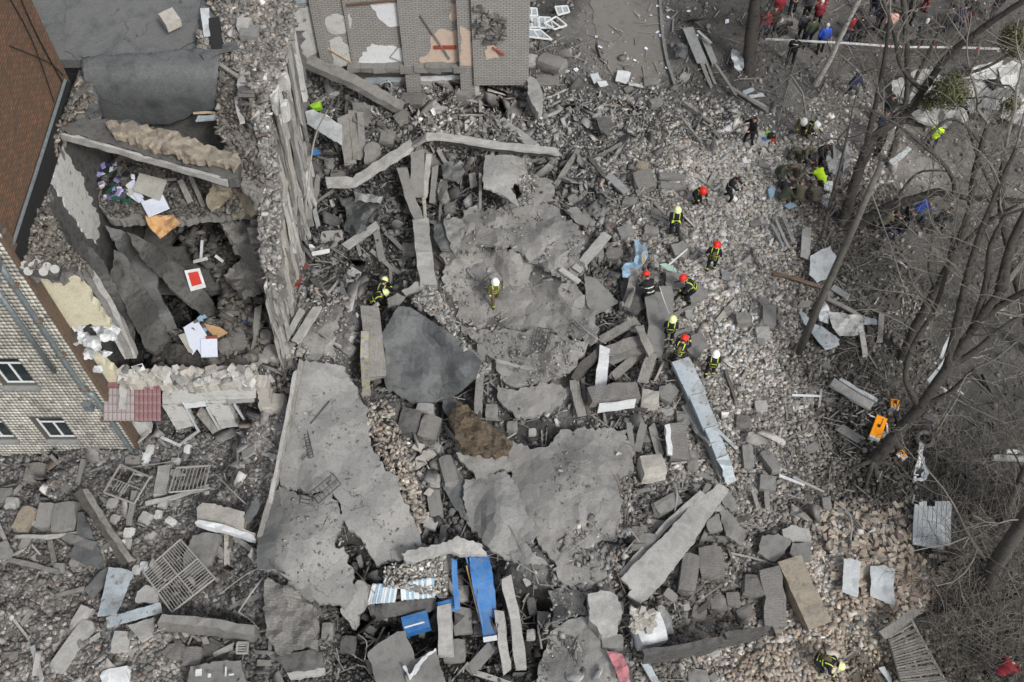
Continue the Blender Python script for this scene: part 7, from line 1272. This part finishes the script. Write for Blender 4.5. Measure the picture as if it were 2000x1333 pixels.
    V = [Vector(v) for v in co]; regs = [bones[r][0] for r in reg]; ts = list(tt); side_ = [fc[i][0] for i in range(nf)]
    # five separate fingers on each hand, rooted in the palm
    for b in bones:
        if b[0] != 'palm': continue
        s = b[6]; a, c = b[1], b[2]; d = (c-a).normalized(); lat = d.cross(Vector((s, 0, 0))); lat = lat.normalized() if lat.length > .05 else Vector((0, 1, 0)); inn = d.cross(lat).normalized()
        for k, (off, ln) in enumerate(((-.027, .062), (-.009, .075), (.01, .07), (.028, .052))):
            p0 = c+lat*off-d*.02; g = tube([p0, p0+d*(.03+ln*.5), p0+d*(.03+ln)+inn*.02*s], [.0105, .009, .007], 5); n0 = len(V); V += g[0]; faces += [tuple(q+n0 for q in f) for f in g[1]]; regs += ['palm']*len(g[1]); ts += [0]*len(g[1]); side_ += [0]*len(g[1])
        p0 = a+lat*.03; g = tube([p0, p0+lat*.03+d*.03, p0+lat*.035+d*.07], [.013, .011, .008], 5); n0 = len(V); V += g[0]; faces += [tuple(q+n0 for q in f) for f in g[1]]; regs += ['palm']*len(g[1]); ts += [0]*len(g[1]); side_ += [0]*len(g[1])
    cz = [(sum((V[i] for i in f), Vector())/len(f)-head).dot(hd) for f in faces]; cy = [(sum((V[i] for i in f), Vector())/len(f)-head).dot(hf) for f in faces]
    _body[key] = (V, faces, regs, ts, side_, cz, cy, head, hd, hf, neck, up, fw, hip); return _body[key]
FM = dict(navy=plain('dark_navy_turnout', (.012, .014, .022), .85), black=plain('black_clothing', (.014, .014, .016), .85), stripe=plain('lime_reflective_band', (.5, .6, .06), .5), grey=plain('grey_reflective_band', (.5, .52, .5), .4), skin=plain('skin', (.42, .26, .19), .6), boot=plain('black_boot', (.015, .014, .013), .5),
 hair=plain('dark_hair', (.03, .022, .016), .8), vest=plain('lime_safety_vest', (.55, .85, .02), .5), redj=plain('red_jacket', (.2, .02, .03), .85), blue=plain('blue_jacket', (.02, .07, .4), .8), green=plain('olive_green_jacket', (.05, .06, .04), .9), camo=mat('camouflage_cloth', (.07, .07, .045), (.13, .12, .085), 9, .9, .1, c3=(.04, .045, .03)),
 tan=plain('tan_turnout', (.1, .08, .045), .9), pinkj=plain('pale_peach_jacket', (.5, .3, .25), .8), jeans=plain('dark_jeans', (.03, .04, .07), .9), greyj=plain('dark_grey_coat', (.05, .05, .055), .9), glove=plain('dark_glove', (.03, .03, .03), .8), purple=plain('dark_purple_trousers', (.035, .025, .045), .9), brown=plain('dark_brown_coat', (.05, .035, .025), .9))
HM = dict(lime=plain('pale_lime_helmet', (.62, .7, .35), .3), red=plain('bright_red_helmet', (.7, .03, .02), .3), white=plain('white_helmet', (.75, .75, .72), .3))
def person(px, py, head_deg, pose, label, jacket='navy', legs=None, stripes=None, helmet=None, hair='hair', group='people in the crowd behind the tape', dz=0.0, sc=1.05, extra=None):
    kw = dict(pose); B = body(**kw); V, faces, regs, ts, sd, cz, cy, head, hd, hf, neck, up, fw, hip = B
    mats = [FM[legs or jacket], FM[jacket], FM['skin'], FM['boot'], FM[stripes] if stripes in ('stripe', 'grey') else FM['stripe'], FM['vest'], FM[hair], FM['glove']]
    mi = []
    for i, (r, t, x) in enumerate(zip(regs, ts, sd)):
        if r in ('thigh', 'shank'): m = 0; m = 4 if stripes == 'stripe' and r == 'shank' and .5 < t < .62 else m; m = 3 if r == 'shank' and t > .8 else m
        elif r == 'foot': m = 3
        elif r in ('upper', 'fore'): m = 1; m = 4 if stripes and (r == 'fore' and .55 < t < .76) else m; m = 5 if stripes == 'vest' and r == 'upper' and t < .35 else m
        elif r in ('torso', 'yoke'):
            m = 1
            if stripes == 'stripe': m = 4 if (r == 'torso' and .02 < t < .2) or (r == 'yoke' and .09 < abs(x) < .13) or (r == 'torso' and .1 < abs(x) < .135 and t > .5) else 1
            if stripes == 'grey': m = 4 if (r == 'torso' and .1 < t < .3) else 1
            if stripes == 'vest': m = 5
        elif r == 'palm': m = 7 if helmet else 2
        elif r == 'neck': m = 2
        else: m = 6 if (cz[i] > .035 or cy[i] < -.02) else 2
        mi.append(m)
    t = thing('person', label, 'person', G(px, py, dz-.03), group); t.rotation_euler = (0, 0, math.radians(180-0)+math.radians(head_deg)); t.scale = (sc, sc, sc)
    me = mesh('body', V, faces, None, True, mats, mi); node('body', me, (0, 0, 0), t)
    def lp(nm, g, m): node(nm, mesh(nm, g[0], g[1], m, True), (0, 0, 0), t)
    ax = Vector((1, 0, 0)); lp('eyes', cat_geo(*[sphere(head+hf*.088+ax*s*.033+hd*.008, .012, 6, 4) for s in (-1, 1)]), FM['boot'])
    if helmet:
        R = Matrix((ax, hf, hd)).transposed(); V2, F2 = sphere((0, 0, 0), .142, 12, 8, (1, 1.12, .95)); V2 = [Vector((v.x, v.y, max(v.z, -.045))) for v in V2]
        lp('helmet', ([head+hd*.055+R@v for v in V2], F2), HM[helmet]); B3 = [Vector((math.cos(a)*.16, math.sin(a)*.19, -.035)) for a in [k*.5236 for k in range(12)]]; c = [head+hd*.055+R@v for v in B3]; c2 = [v+hd*.02 for v in c]
        lp('helmet_brim', (c+c2, [tuple(range(11, -1, -1)), tuple(range(12, 24))]+[(k, (k+1) % 12, 12+(k+1) % 12, 12+k) for k in range(12)]), HM[helmet])
    if extra == 'tank': lp('air_tank', tube([hip+up*.12-fw*.2, hip+up*.48-fw*.2], .075, 8), FM['stripe' if False else 'tan'])
    if extra == 'print': lp('back_print', box(hip+up*.44-fw*.155, (.24, .012, .055), (math.radians(-kw.get('lean', 0)), 0, 0)), FM['grey'])
    return t
ST = dict(stride=.14); ST2 = dict(stride=.06, hl=(-.1, .25, -.3), hr=(.1, .25, -.3)); WK = dict(stride=.5, lean=8, hl=(.05, .2, -.45), hr=(-.05, -.2, -.45)); BD = dict(lean=62, crouch=.08, stride=.3, hl=(.0, .3, -.42), hr=(0, .32, -.4), look=10); BD2 = dict(lean=38, crouch=.12, stride=.35, hl=(.0, .35, -.32), hr=(0, .3, -.38), look=15)
CR = dict(lean=45, crouch=.52, stride=.3, hl=(0, .35, -.25), hr=(0, .35, -.25), look=20); KN = dict(lean=30, crouch=.45, kneel=True, hl=(-.05, .38, -.25), hr=(.05, .38, -.25), look=25); SDP = dict(stride=.25, side=14, lean=10, hl=(.1, .25, -.4), hr=(-.15, .1, -.45)); RC = dict(stride=.35, lean=20, crouch=.08, hl=(-.05, .45, -.1), hr=(.05, .45, -.15), look=20)
FG = 'firefighters working on the rubble'; MG = 'medics and soldiers crouching round the tarpaulin'
person(967, 596, 20, WK, 'lone firefighter in tan striped gear walking on the sunken dusty slab', 'tan', None, 'stripe', 'white', group=FG)
person(748, 588, 160, CR, 'firefighter with lime helmet low in the pit, the right of two helmets', 'navy', None, 'stripe', 'lime', group=FG); person(738, 600, 100, CR, 'firefighter with lime helmet deep in the pit, the left of two helmets', 'navy', None, 'stripe', 'lime', group=FG, dz=-.1)
person(1313, 462, 0, ST2, 'firefighter in a pale lime helmet standing above the pale blue cloth', 'navy', None, 'stripe', 'lime', group=FG)
person(1360, 396, 20, KN, 'half hidden crouching rescuer in a red helmet above the two stacked blocks', 'navy', None, 'stripe', 'red', group=FG)
person(1386, 532, 160, dict(stride=.2, lean=10, hl=(.0, .2, -.42), hr=(-.1, .1, -.45)), 'firefighter in a red helmet standing with back turned on open rubble', 'navy', None, 'stripe', 'red', group=FG, extra='tank')
person(1262, 590, 200, BD2, 'crouched firefighter in plain black with a red helmet below the pale blue cloth', 'black', None, 'grey', 'red', group=FG, dz=.3)
person(1342, 586, -100, BD2, 'firefighter in a red helmet leaning left to hold the green board', 'navy', None, 'stripe', 'red', group=FG, dz=.2)
person(1303, 672, 170, ST2, 'firefighter in a pale helmet holding the taut line', 'navy', None, 'stripe', 'lime', group=FG, dz=.3)
person(1320, 715, 150, RC, 'firefighter in a red helmet stepping at the top of the metal duct', 'navy', None, 'stripe', 'red', group=FG, dz=.4, extra='tank')
person(1384, 738, 175, ST2, 'firefighter in a white helmet standing right of the metal duct', 'navy', None, 'stripe', 'white', group=FG)
person(1418, 392, 60, RC, 'rescuer in black with silver arm bands and no helmet on open rubble', 'black', None, 'grey', None, group=FG)
person(1598, 1308, 60, BD, 'firefighter seen from above at the bottom edge with lime stripes and pale helmet', 'navy', None, 'stripe', 'lime', group=FG, extra='tank')
person(1461, 285, -70, dict(stride=.3, side=0, hl=(.1, .35, -.15), hr=(-.05, .3, -.2)), 'man all in black standing beside the colourful bags', 'black', None, None, None, group='bystanders inside the cordon')
person(1560, 262, -10, KN, 'firefighter in a white helmet crouching left of the fallen wire fence', 'tan', None, 'stripe', 'white', group=MG); person(1574, 262, 40, CR, 'dark dressed rescuer with white helmet beside the crouching one', 'navy', None, 'stripe', 'white', group=MG)
person(1518, 362, 40, BD2, 'soldier in a green jacket bending over the casualty at the left', 'green', 'greyj', None, None, 'brown', group=MG); person(1550, 312, 0, CR, 'camouflaged soldier crouching at the top of the group', 'camo', None, None, None, 'camo', group=MG); person(1572, 318, 20, KN, 'grey and tan dressed soldier kneeling at the top right of the group', 'camo', 'greyj', None, None, 'camo', group=MG)
person(1600, 322, 20, BD2, 'person in black bending left of the grey tarpaulin', 'black', None, None, None, group=MG); person(1592, 372, -150, BD, 'medic in a bright lime vest bending over the casualty', 'navy', None, 'vest', None, group=MG)
person(1545, 345, 0, CR, 'soldier in mixed camouflage facing the medic in the lime vest', 'camo', None, None, None, 'brown', group=MG); person(1528, 396, 120, CR, 'crouching man in dark green with a green cap at the lower left of the group', 'green', 'camo', None, None, 'green', group=MG); person(1556, 396, 170, KN, 'camouflaged soldier kneeling at the bottom of the group', 'camo', None, None, None, 'camo', group=MG); person(1588, 396, 190, CR, 'camouflaged soldier at the lower right of the group', 'camo', None, None, None, 'camo', group=MG)
person(1540, 372, 90, dict(lean=85, crouch=.6, stride=.2, hl=(0, .3, -.1), hr=(0, .3, -.1)), 'person in dark trousers low on the ground amid the group', 'greyj', 'jeans', None, None, group=MG)
person(1812, 296, 150, dict(stride=.32, hl=(-.05, .22, -.4), hr=(.1, .2, -.4)), 'officer in a lime vest walking on bare soil', 'black', None, 'vest', None, group='bystanders inside the cordon')
person(1660, 190, 110, BD2, 'person in dark blue bending forward behind a tree limb', 'jeans', 'greyj', None, None, group='bystanders inside the cordon'); person(1724, 242, 0, ST, 'person in black standing behind the forked tree limb', 'black', None, None, None, group='bystanders inside the cordon'); person(1713, 272, 0, ST2, 'person in black and blue behind the lower part of the forked limb', 'jeans', 'black', None, None, group='bystanders inside the cordon'); person(1706, 308, 20, ST, 'dark figure below the forked limb', 'black', None, None, None, group='bystanders inside the cordon')
person(1733, 468, 120, BD2, 'person with black coat and blue trousers under the arched limb', 'black', 'jeans', None, None, group='people under the arched limb'); person(1756, 455, 100, ST2, 'person in black under the arched limb', 'black', None, None, None, group='people under the arched limb'); person(1718, 458, 100, BD2, 'person in a dark olive coat under the arched limb', 'camo', 'black', None, None, group='people under the arched limb'); person(1786, 432, 100, BD2, 'person in blue trousers stooping right of the arched limb', 'blue', 'jeans', None, None, group='people under the arched limb'); person(1824, 456, 120, BD2, 'person in black bending at the right of the arched limb', 'black', None, None, None, group='people under the arched limb')
for a in [(1513,48,180,ST2,'person in a red jacket holding something, leftmost red in the crowd','redj','black','hair'),(1486,76,0,ST,'person in a navy and red coat at the left end of the tape','redj','jeans','grey'),(1502,70,0,ST,'person in dark brown beside the left end of the tape','brown','black','hair'),(1543,30,0,ST2,'camera operator in grey behind a tripod','greyj','black','hair'),
 (1541,128,170,ST2,'officer in black with white print on the back in front of the tape','black','black','hair'),(1562,82,170,ST,'tall person in black coat behind the officer','greyj','black','hair'),(1575,92,180,ST,'person in dark olive coat at the middle of the tape','green','jeans','hair'),(1570,40,0,ST,'person in dark grey in the second row','greyj','black','brown'),
 (1590,58,150,ST2,'person in red with a white cap in the crowd','redj','black','grey'),(1598,30,0,ST,'person in red overalls in the second row','redj','redj','grey'),(1600,104,180,ST,'person in a bright blue jacket and white cap at the tape','blue','black','grey'),(1652,86,180,ST2,'person in a red jacket behind the pale birch','redj','jeans','hair'),
 (1668,88,180,ST,'person in black right of the pale birch','black','black','hair'),(1684,80,180,ST,'person in dark grey right of the pale birch, second','greyj','black','hair'),(1700,38,160,ST,'dark dressed person in the back row, first','black','jeans','hair'),(1712,60,180,ST,'dark dressed person beside the pale jacket','black','purple','hair'),(1728,76,180,ST,'person in a pale peach jacket at the tape','pinkj','greyj','brown'),
 (1772,48,0,ST2,'broad person in black in the middle of the crowd','black','black','hair'),(1790,92,150,BD2,'person in grey trousers bending at the tape','greyj','greyj','grey'),(1800,22,90,ST,'small dark figure in the back row at the top','black','redj','hair'),(1862,60,120,BD2,'person in dark navy leaning behind twigs','purple','jeans','hair'),(1886,48,170,BD2,'person with red sleeve detail behind branches','black','redj','hair'),
 (1884,24,190,ST,'person in dark blue with pale trousers in the top row','jeans','greyj','grey'),(1934,42,200,ST,'person in black standing alone at the top right','black','purple','hair'),(1840,66,190,ST,'person in dark grey partly behind a thick limb','greyj','black','hair')]:
    person(a[0], a[1], a[2], a[3], a[4], a[5], a[6], None, None, a[7], extra='print' if 'white print' in a[4] else None)
person(1940, 1322, 120, BD2, 'person in a red jacket half hidden by twigs at the lower right', 'redj', 'black', None, None, group='bystanders inside the cordon')
tr = thing('tripod', 'camera tripod in the crowd', 'tripod', G(1536, 50, 0))
hd_ = G(1541, 50, 1.4)
for x, y in ((1527,52),(1545,60),(1540,40)): part('leg', tube([hd_, G(x, y, .02)], .018, 5), M['black'], tr)
part('camera', box(hd_+Vector((0, 0, .1)), (.3, .16, .16)), M['black'], tr)
solo('bag', box(G(1527, 60, .15), (.5, .4, .35), (0, 0, .4), .06), M['black'], 'round black bag on the ground beside the tripod', 'bag')
for i, (x, y, c, s) in enumerate([(1486,268,'paper2',.35),(1492,276,'bluepaint',.25),(1499,264,'green',.25),(1506,270,'black',.35),(1510,278,'redp',.22),(1484,262,'yellow',.25)]):
    k = chunk_mesh('rescue_bag', (s, s*.8, s*.7), M[c], 60+i, .06, 3); tag(node('rescue_bag', k, G(x, y, 0)), ['greyish white', 'blue', 'lime', 'black', 'red', 'yellow patterned'][i]+' rescue bag beside the man all in black', 'bag', 'colourful rescue bags')
# ================================================================ trees, shrubs, pole
def wob(p0, d, L, n, k, g, lift=0):
    P = [Vector(p0)]; d = Vector(d).normalized()
    for i in range(n):
        d = (d+Vector((g.gauss(0, k), g.gauss(0, k), g.gauss(0, k)+lift))).normalized(); P.append(P[-1]+d*L/n)
    return P
class Geo:
    def __init__(s): s.V = []; s.F = []
    def add(s, g): n = len(s.V); s.V += g[0]; s.F += [tuple(i+n for i in f) for f in g[1]]
def grow(A, p, d, L, r, depth, g, k=.26, lift=.03, nch=(2, 4)):
    n = 4 if depth else 3; P = wob(p, d, L, n, k, g, lift); A.add(tube(P, r, 3 if r < .03 else 5, max(.005, r*.45), False))
    if depth <= 0: return
    for c in range(g.randint(*nch)):
        i = g.randint(1, n-1); q = P[i].lerp(P[i+1], g.random()) if i < n else P[i]; dd = (P[i+1]-P[i]).normalized(); s = dd.orthogonal().normalized(); s.rotate(Matrix.Rotation(g.uniform(0, 6.28), 3, dd))
        grow(A, q, dd*.75+s*g.uniform(.5, 1.1), L*g.uniform(.4, .7), max(.0045, r*.5), depth-1, g, k, lift, nch)
def tree(name, limbs, label, seed, m='bark', tm='twig', nb=9, bl=2.2, depth=2, roots=(), cat='tree', group='bare trees on the right side', floor=2.0):
    """limbs: [(points(px,py,z)], r0, r1)]; first one is the trunk"""
    g = random.Random(seed); P0 = [un(*q) for q in limbs[0][0]]; b = G(*limbs[0][0][0][:2]); P0[0] = b-Vector((0, 0, .15))
    t = thing(name, label, cat, b, group); tc = curve(P0, 5); n = len(tc); r0, r1 = limbs[0][1:3]
    part('trunk', tube(tc, [(r0+(r1-r0)*i/(n-1))*(1.35 if i == 0 else 1.12 if i < 3 else 1)*g.uniform(.93, 1.07) for i in range(n)], 10, lump=.16), M[m], t, True)
    for i, q in enumerate(roots): part('root', tube(curve([b+Vector((0, 0, .35)), G((q[0]+limbs[0][0][0][0])/2, (q[1]+limbs[0][0][0][1])/2, .12), G(q[0], q[1], -.02)], 4), r0*.5, 6, .05), M[m], t, True)
    A = Geo(); paths = [(tc, r0, r1)]
    for pts, a, c in limbs[1:]:
        q = curve([un(*p) for p in pts], 5); part('limb', tube(q, a, 8, c, lump=.14), M[m], t, True); paths.append((q, a, c))
    for q, a, c in paths:
        L = sum((q[i+1]-q[i]).length for i in range(len(q)-1)); k = max(2, int(nb*L/7))
        for _ in range(k):
            i = g.randint(max(1, int(len(q)*.2)), len(q)-2)
            if q[i].z < floor: continue
            dd = (q[i+1]-q[i]).normalized(); s = dd.orthogonal().normalized(); s.rotate(Matrix.Rotation(g.uniform(0, 6.28), 3, dd))
            grow(A, q[i], dd*.5+s, bl*g.uniform(.5, 1.3), g.uniform(.012, .034), depth, g)
        grow(A, q[-1], q[-1]-q[-2], bl*1.3, c*.8, depth, g)
    part('crown', (A.V, A.F), M[tm], t)
    return t
tree('bare_tree', [([(1702,905,0),(1742,858,1.6),(1796,795,3.3),(1852,715,5.3),(1902,640,7.0),(1955,565,8.6)], .25, .12), ([(1852,715,5.3),(1868,640,6.8),(1885,560,8.2),(1910,470,9.7),(1945,380,11),(1985,290,12.2)], .18, .06), ([(1902,640,7.0),(1950,600,8),(2020,560,9.2)], .14, .08), ([(1955,565,8.6),(1975,480,10),(2010,400,11.2)], .2, .08), ([(1796,795,3.3),(1770,740,4.4),(1782,680,5.4),(1822,610,6.6),(1846,540,7.8),(1862,455,9)], .12, .05), ([(1742,858,1.6),(1790,800,2.6),(1850,770,3.6),(1905,720,4.8)], .14, .06), ([(1852,715,5.3),(1900,690,5.9),(1960,640,6.8),(2010,610,7.4)], .15, .07), ([(1902,640,7.0),(1925,560,8.4),(1935,480,9.8),(1965,420,10.8)], .13, .06)],
     'largest bare tree with spreading roots beside the orange case', 1, 'bark', 'twig', 13, 2.6, 2, [(1655,915),(1690,960),(1722,950),(1748,905),(1672,890)])
tree('bare_tree', [([(1764,700,0),(1790,635,1.9),(1828,565,3.6),(1862,500,5.2),(1890,420,7),(1905,330,8.8),(1930,240,10.4)], .2, .08), ([(1828,565,3.6),(1815,520,4.6),(1822,450,5.8),(1812,380,7)], .08, .03), ([(1862,500,5.2),(1920,440,6.4),(1990,400,7.6)], .1, .05)], 'slender dark leaning tree behind the largest one', 2, 'bark', 'twig', 10, 2.3)
tree('forked_tree', [([(1645,440,0),(1668,362,2.1),(1690,300,3.6),(1712,262,4.4),(1770,222,5.3),(1802,178,6.4),(1850,112,8.2),(1920,55,9.8),(2010,-5,11.5)], .24, .1), ([(1690,300,3.6),(1702,240,5),(1718,170,6.6),(1730,100,8.2),(1738,30,9.8)], .14, .06), ([(1802,178,6.4),(1760,130,7.2),(1745,60,8.6),(1720,-10,10)], .1, .05), ([(1770,222,5.3),(1850,160,6.6),(1930,130,7.6),(2005,85,8.8)], .1, .04), ([(1712,262,4.4),(1745,225,5.2),(1790,200,6),(1850,195,6.6),(1930,190,7.2)], .07, .03)],
     'tall forked tree whose main limb crosses the top right corner', 3, 'bark', 'twig', 11, 2.4)
tree('bare_tree', [([(1735,325,0),(1756,255,1.7),(1771,190,3.2),(1772,110,5),(1768,40,6.6),(1760,-40,8.2)], .15, .1), ([(1771,190,3.2),(1800,130,4.7),(1835,60,6.4),(1868,-10,8)], .09, .05)], 'straight dark tree in front of the crowd', 4, 'wooddark', 'twigdark', 9, 2.0)
tree('leaning_tree', [([(1650,448,0),(1700,424,1.0),(1742,402,2.0),(1795,386,2.8),(1835,376,3.4),(1905,388,4.0),(2010,394,5)], .24, .1), ([(1835,376,3.4),(1856,392,3.6),(1864,360,4.2),(1842,320,5.4),(1800,282,6.2),(1760,250,6.8),(1700,214,7.4),(1645,208,7.8)], .11, .03), ([(1742,402,2.0),(1790,340,3.2),(1850,335,3.6)], .07, .03), ([(1800,282,6.2),(1850,235,6.8),(1890,250,6.8),(1925,300,6.2),(1945,355,5.6)], .07, .03)],
     'low tree with one thick arched limb leaning right', 5, 'bark', 'twig', 9, 2.0, floor=1.0)
tree('birch_tree', [([(1592,166,0),(1618,122,1.2),(1646,64,2.8),(1680,-6,4.7),(1710,-70,6.4)], .14, .09)], 'pale slanting birch in front of the crowd', 6, 'barkpale', 'twig', 9, 1.8, floor=1.0)
tree('bare_tree', [([(1464,138,0),(1465,92,1.2),(1472,30,2.9),(1484,-50,5)], .36, .26), ([(1465,92,1.2),(1490,40,2.4),(1525,-20,4)], .1, .05)], 'thick dark trunk at the top left of the crowd', 7, 'bark', 'twigdark', 12, 1.9, floor=.8)
tree('bare_tree', [([(1935,1168,0),(1942,1112,1.9),(1972,1060,3.8),(2015,990,6.4)], .32, .2), ([(1942,1112,1.9),(1900,1060,3),(1870,1000,4.4)], .1, .04)], 'thick dark trunk among twigs at the right, lower down', 8, 'wooddark', 'twig', 13, 2.4, floor=1)
tree('bare_tree', [([(1962,1030,0),(1978,970,1.8),(2010,900,4)], .16, .1)], 'thin black trunk at the right edge', 9, 'wooddark', 'twigdark', 12, 1.8, floor=.8)
tree('bare_tree', [([(2030,700,0),(2000,600,2.4),(1975,500,4.8),(1955,400,7),(1962,300,9)], .22, .1), ([(1975,500,4.8),(2010,440,6)], .1, .05), ([(1955,400,7),(1915,320,8.6),(1890,250,10)], .08, .03)], 'tree at the right edge leaning into the picture', 10, 'bark', 'twig', 13, 2.4)
tree('bare_tree', [([(1606,470,0),(1616,420,1.3),(1640,330,3.4),(1660,240,5.4)], .1, .04)], 'small scrubby tree above the white sheet by the pole', 11, 'wooddark', 'twigdark', 20, 1.7, floor=.3)
pl = thing('bare_pole', 'bare straight wooden pole rising from the rubble edge', 'pole', G(1560, 690, 0))
part('shaft', tube([G(1558, 694, -.1), un(1613,565,4.3), un(1665,450,7.5), un(1722,318,10.6)], [.15, .135, .12, .09], 10), M['poleb'], pl, True)
part('stub', tube([G(1552, 690, .0), un(1566, 660, 1.0)], .09, 6), M['wood'], pl)
part('wire', tube([un(1700,370,9.4), un(1740,480,6), un(1760,545,4), un(1782,600,2)], .02, 4), M['bars'], pl); part('wire', tube([un(1722,318,10.6), un(1650,340,8)], .015, 4), M['bars'], pl)
# mistletoe balls
for i, (x, y, z, r, lab) in enumerate([(1858,178,7.2,.75,'round mistletoe ball hanging over the crushed white wreck'), (1988,76,8.6,.7,'mistletoe ball near the top right corner'), (1975,205,7.0,.45,'small mistletoe clump right of the wreck'), (1815,200,6.6,.4,'thin mistletoe tuft left of the large ball')]):
    c = un(x, y, z); g = random.Random(90+i); A = Geo(); S = Geo()
    for _ in range(int(2600*(r/.75)**2*(.35 if i > 1 else 1))):
        d = Vector((g.gauss(0, 1), g.gauss(0, 1), g.gauss(0, 1))).normalized(); q = c+d*r*g.random()**.45; u = d.orthogonal().normalized(); u.rotate(Matrix.Rotation(g.uniform(0, 6), 3, d)); v = d.cross(u).normalized()*.032; u = u*.05; n = d*.05
        A.V += [q-u, q-v+n*.3, q+u+n, q+v+n*.3]; k = len(A.V)-4; A.F.append((k, k+1, k+2, k+3))
    for _ in range(60):
        d = Vector((g.gauss(0, 1), g.gauss(0, 1), g.gauss(0, 1))).normalized(); S.add(tube([c, c+d*r*.5, c+d*r*.95], .01, 3, .005, False))
    t = thing('mistletoe', lab, 'mistletoe', c, 'mistletoe in the bare trees'); part('leaves', (A.V, A.F), M['mistle'], t); part('stems', (S.V, S.F), M['twigdark'], t)
# shrubs and thickets
SH = [(1900,450,2.6,26,'behind the slender dark tree'),(1965,520,3.2,30,'left of the tree at the right edge'),(1985,330,3,26,'right of the officer in a lime vest, by the frame'),(1950,260,2.6,26,'below the crushed wreck at the right'),(1905,330,2,18,'between the officer and the right edge'),
 (1870,930,1.6,20,'above the corrugated sheet at the right'),(1950,1000,2.2,26,'left of the thin black trunk'),(1890,1080,2.2,30,'right of the corrugated sheet'),(1980,1120,2.4,28,'right of the thick dark trunk lower down'),(1850,1180,1.8,24,'right of the tan bricks'),(1900,1250,2.2,30,'right of the collapsed fence'),(1975,1230,2.4,28,'at the right edge beside the fallen trunk'),(1870,1320,2.2,26,'at the bottom edge right of the collapsed fence'),(1960,1320,2.4,30,'in the bottom right corner'),
 (1990,860,2,20,'at the right edge above the white canister'),(1980,740,2.4,24,'at the right edge right of the largest trunk'),(1640,500,1.6,20,'between the white sheet and bare pole'),(1600,440,1.7,22,'above the three thin planks'),(1765,830,2.0,30,'around the small orange box'),(1800,880,1.6,24,'behind the tyre'),(1720,760,1.7,24,'right of the pale metal trough'),(1740,890,1.2,20,'over the roots of the largest tree'),(1850,650,1.6,14,'between the slender tree and largest tree'),
 (1480,120,1.8,24,'at the foot of the thick dark trunk'),(1420,40,1.6,16,'left of the thick dark trunk'),(1620,160,1.2,22,'right of the pale birch foot'),(1700,150,1.8,24,'left of the straight dark tree'),(1850,110,2.2,28,'above the crushed wreck'),(1930,95,2.2,26,'above the right part of the wreck'),(1740,400,1.4,14,'left of the arched limb'),(1680,560,1.2,14,'right of the bare pole'),(1830,700,1.4,16,'left of the largest trunk half way up'),(1920,880,1.4,16,'left of the pale curb piece')]
SH += [(1915,600,2.6,34,'right of the largest trunk, half way down'),(1960,900,2.2,36,'above the thin black trunk'),(1925,1150,2.6,40,'around the thick dark trunk lower down'),(1800,1130,1.4,26,'at the right fringe of the tan bricks'),(1990,1060,2.4,36,'at the right edge between two dark trunks'),(1840,1260,2.2,34,'over the collapsed fence'),(1900,1000,2.0,30,'above right of the corrugated sheet')]
for i, (x, y, h, ns, ph) in enumerate(SH):
    g = random.Random(300+i); A = Geo(); b = G(x, y, -.05)
    for _ in range(int(ns*(.72 if y > 880 or y < 180 else .5))):
        o_ = Vector((g.gauss(0, .45), g.gauss(0, .45), 0)); d = Vector((g.gauss(0, .5), g.gauss(0, .5), 1)); grow(A, b+o_, d, h*g.uniform(.6, 1.15), g.uniform(.008, .018), 2, g, .2, 0, (2, 4))
    solo('bare_shrub', (A.V, A.F), M['twig' if i % 3 else 'twigdark'], 'leafless shrub '+ph, 'shrub', 'leafless shrubs on the right side')
# litter of dry grass on the soil
g = random.Random(8); A = Geo()
while len(A.F) < 26000:
    x, y = g.uniform(1330, 2060), g.uniform(-40, 1370); p = G(x, y)
    f = look(p.x, p.y)[0]
    if f[2] > .45 or f[3] > .17: continue
    for _ in range(60):
        q = p+Vector((g.gauss(0, .5), g.gauss(0, .5), 0)); q.z = p.z+.01; a = g.uniform(0, 6.28); L = g.uniform(.05, .22); d = Vector((math.cos(a)*L, math.sin(a)*L, g.uniform(0, .12))); w = Vector((-d.y, d.x, 0)).normalized()*.006
        k = len(A.V); A.V += [q-w, q+w, q+d]; A.F.append((k, k+1, k+2))
stuff(tag(node('dry_grass', mesh('dry_grass', A.V, A.F, M['grass'])), 'dry grass and leaf litter on the soil at the right', 'grass'))
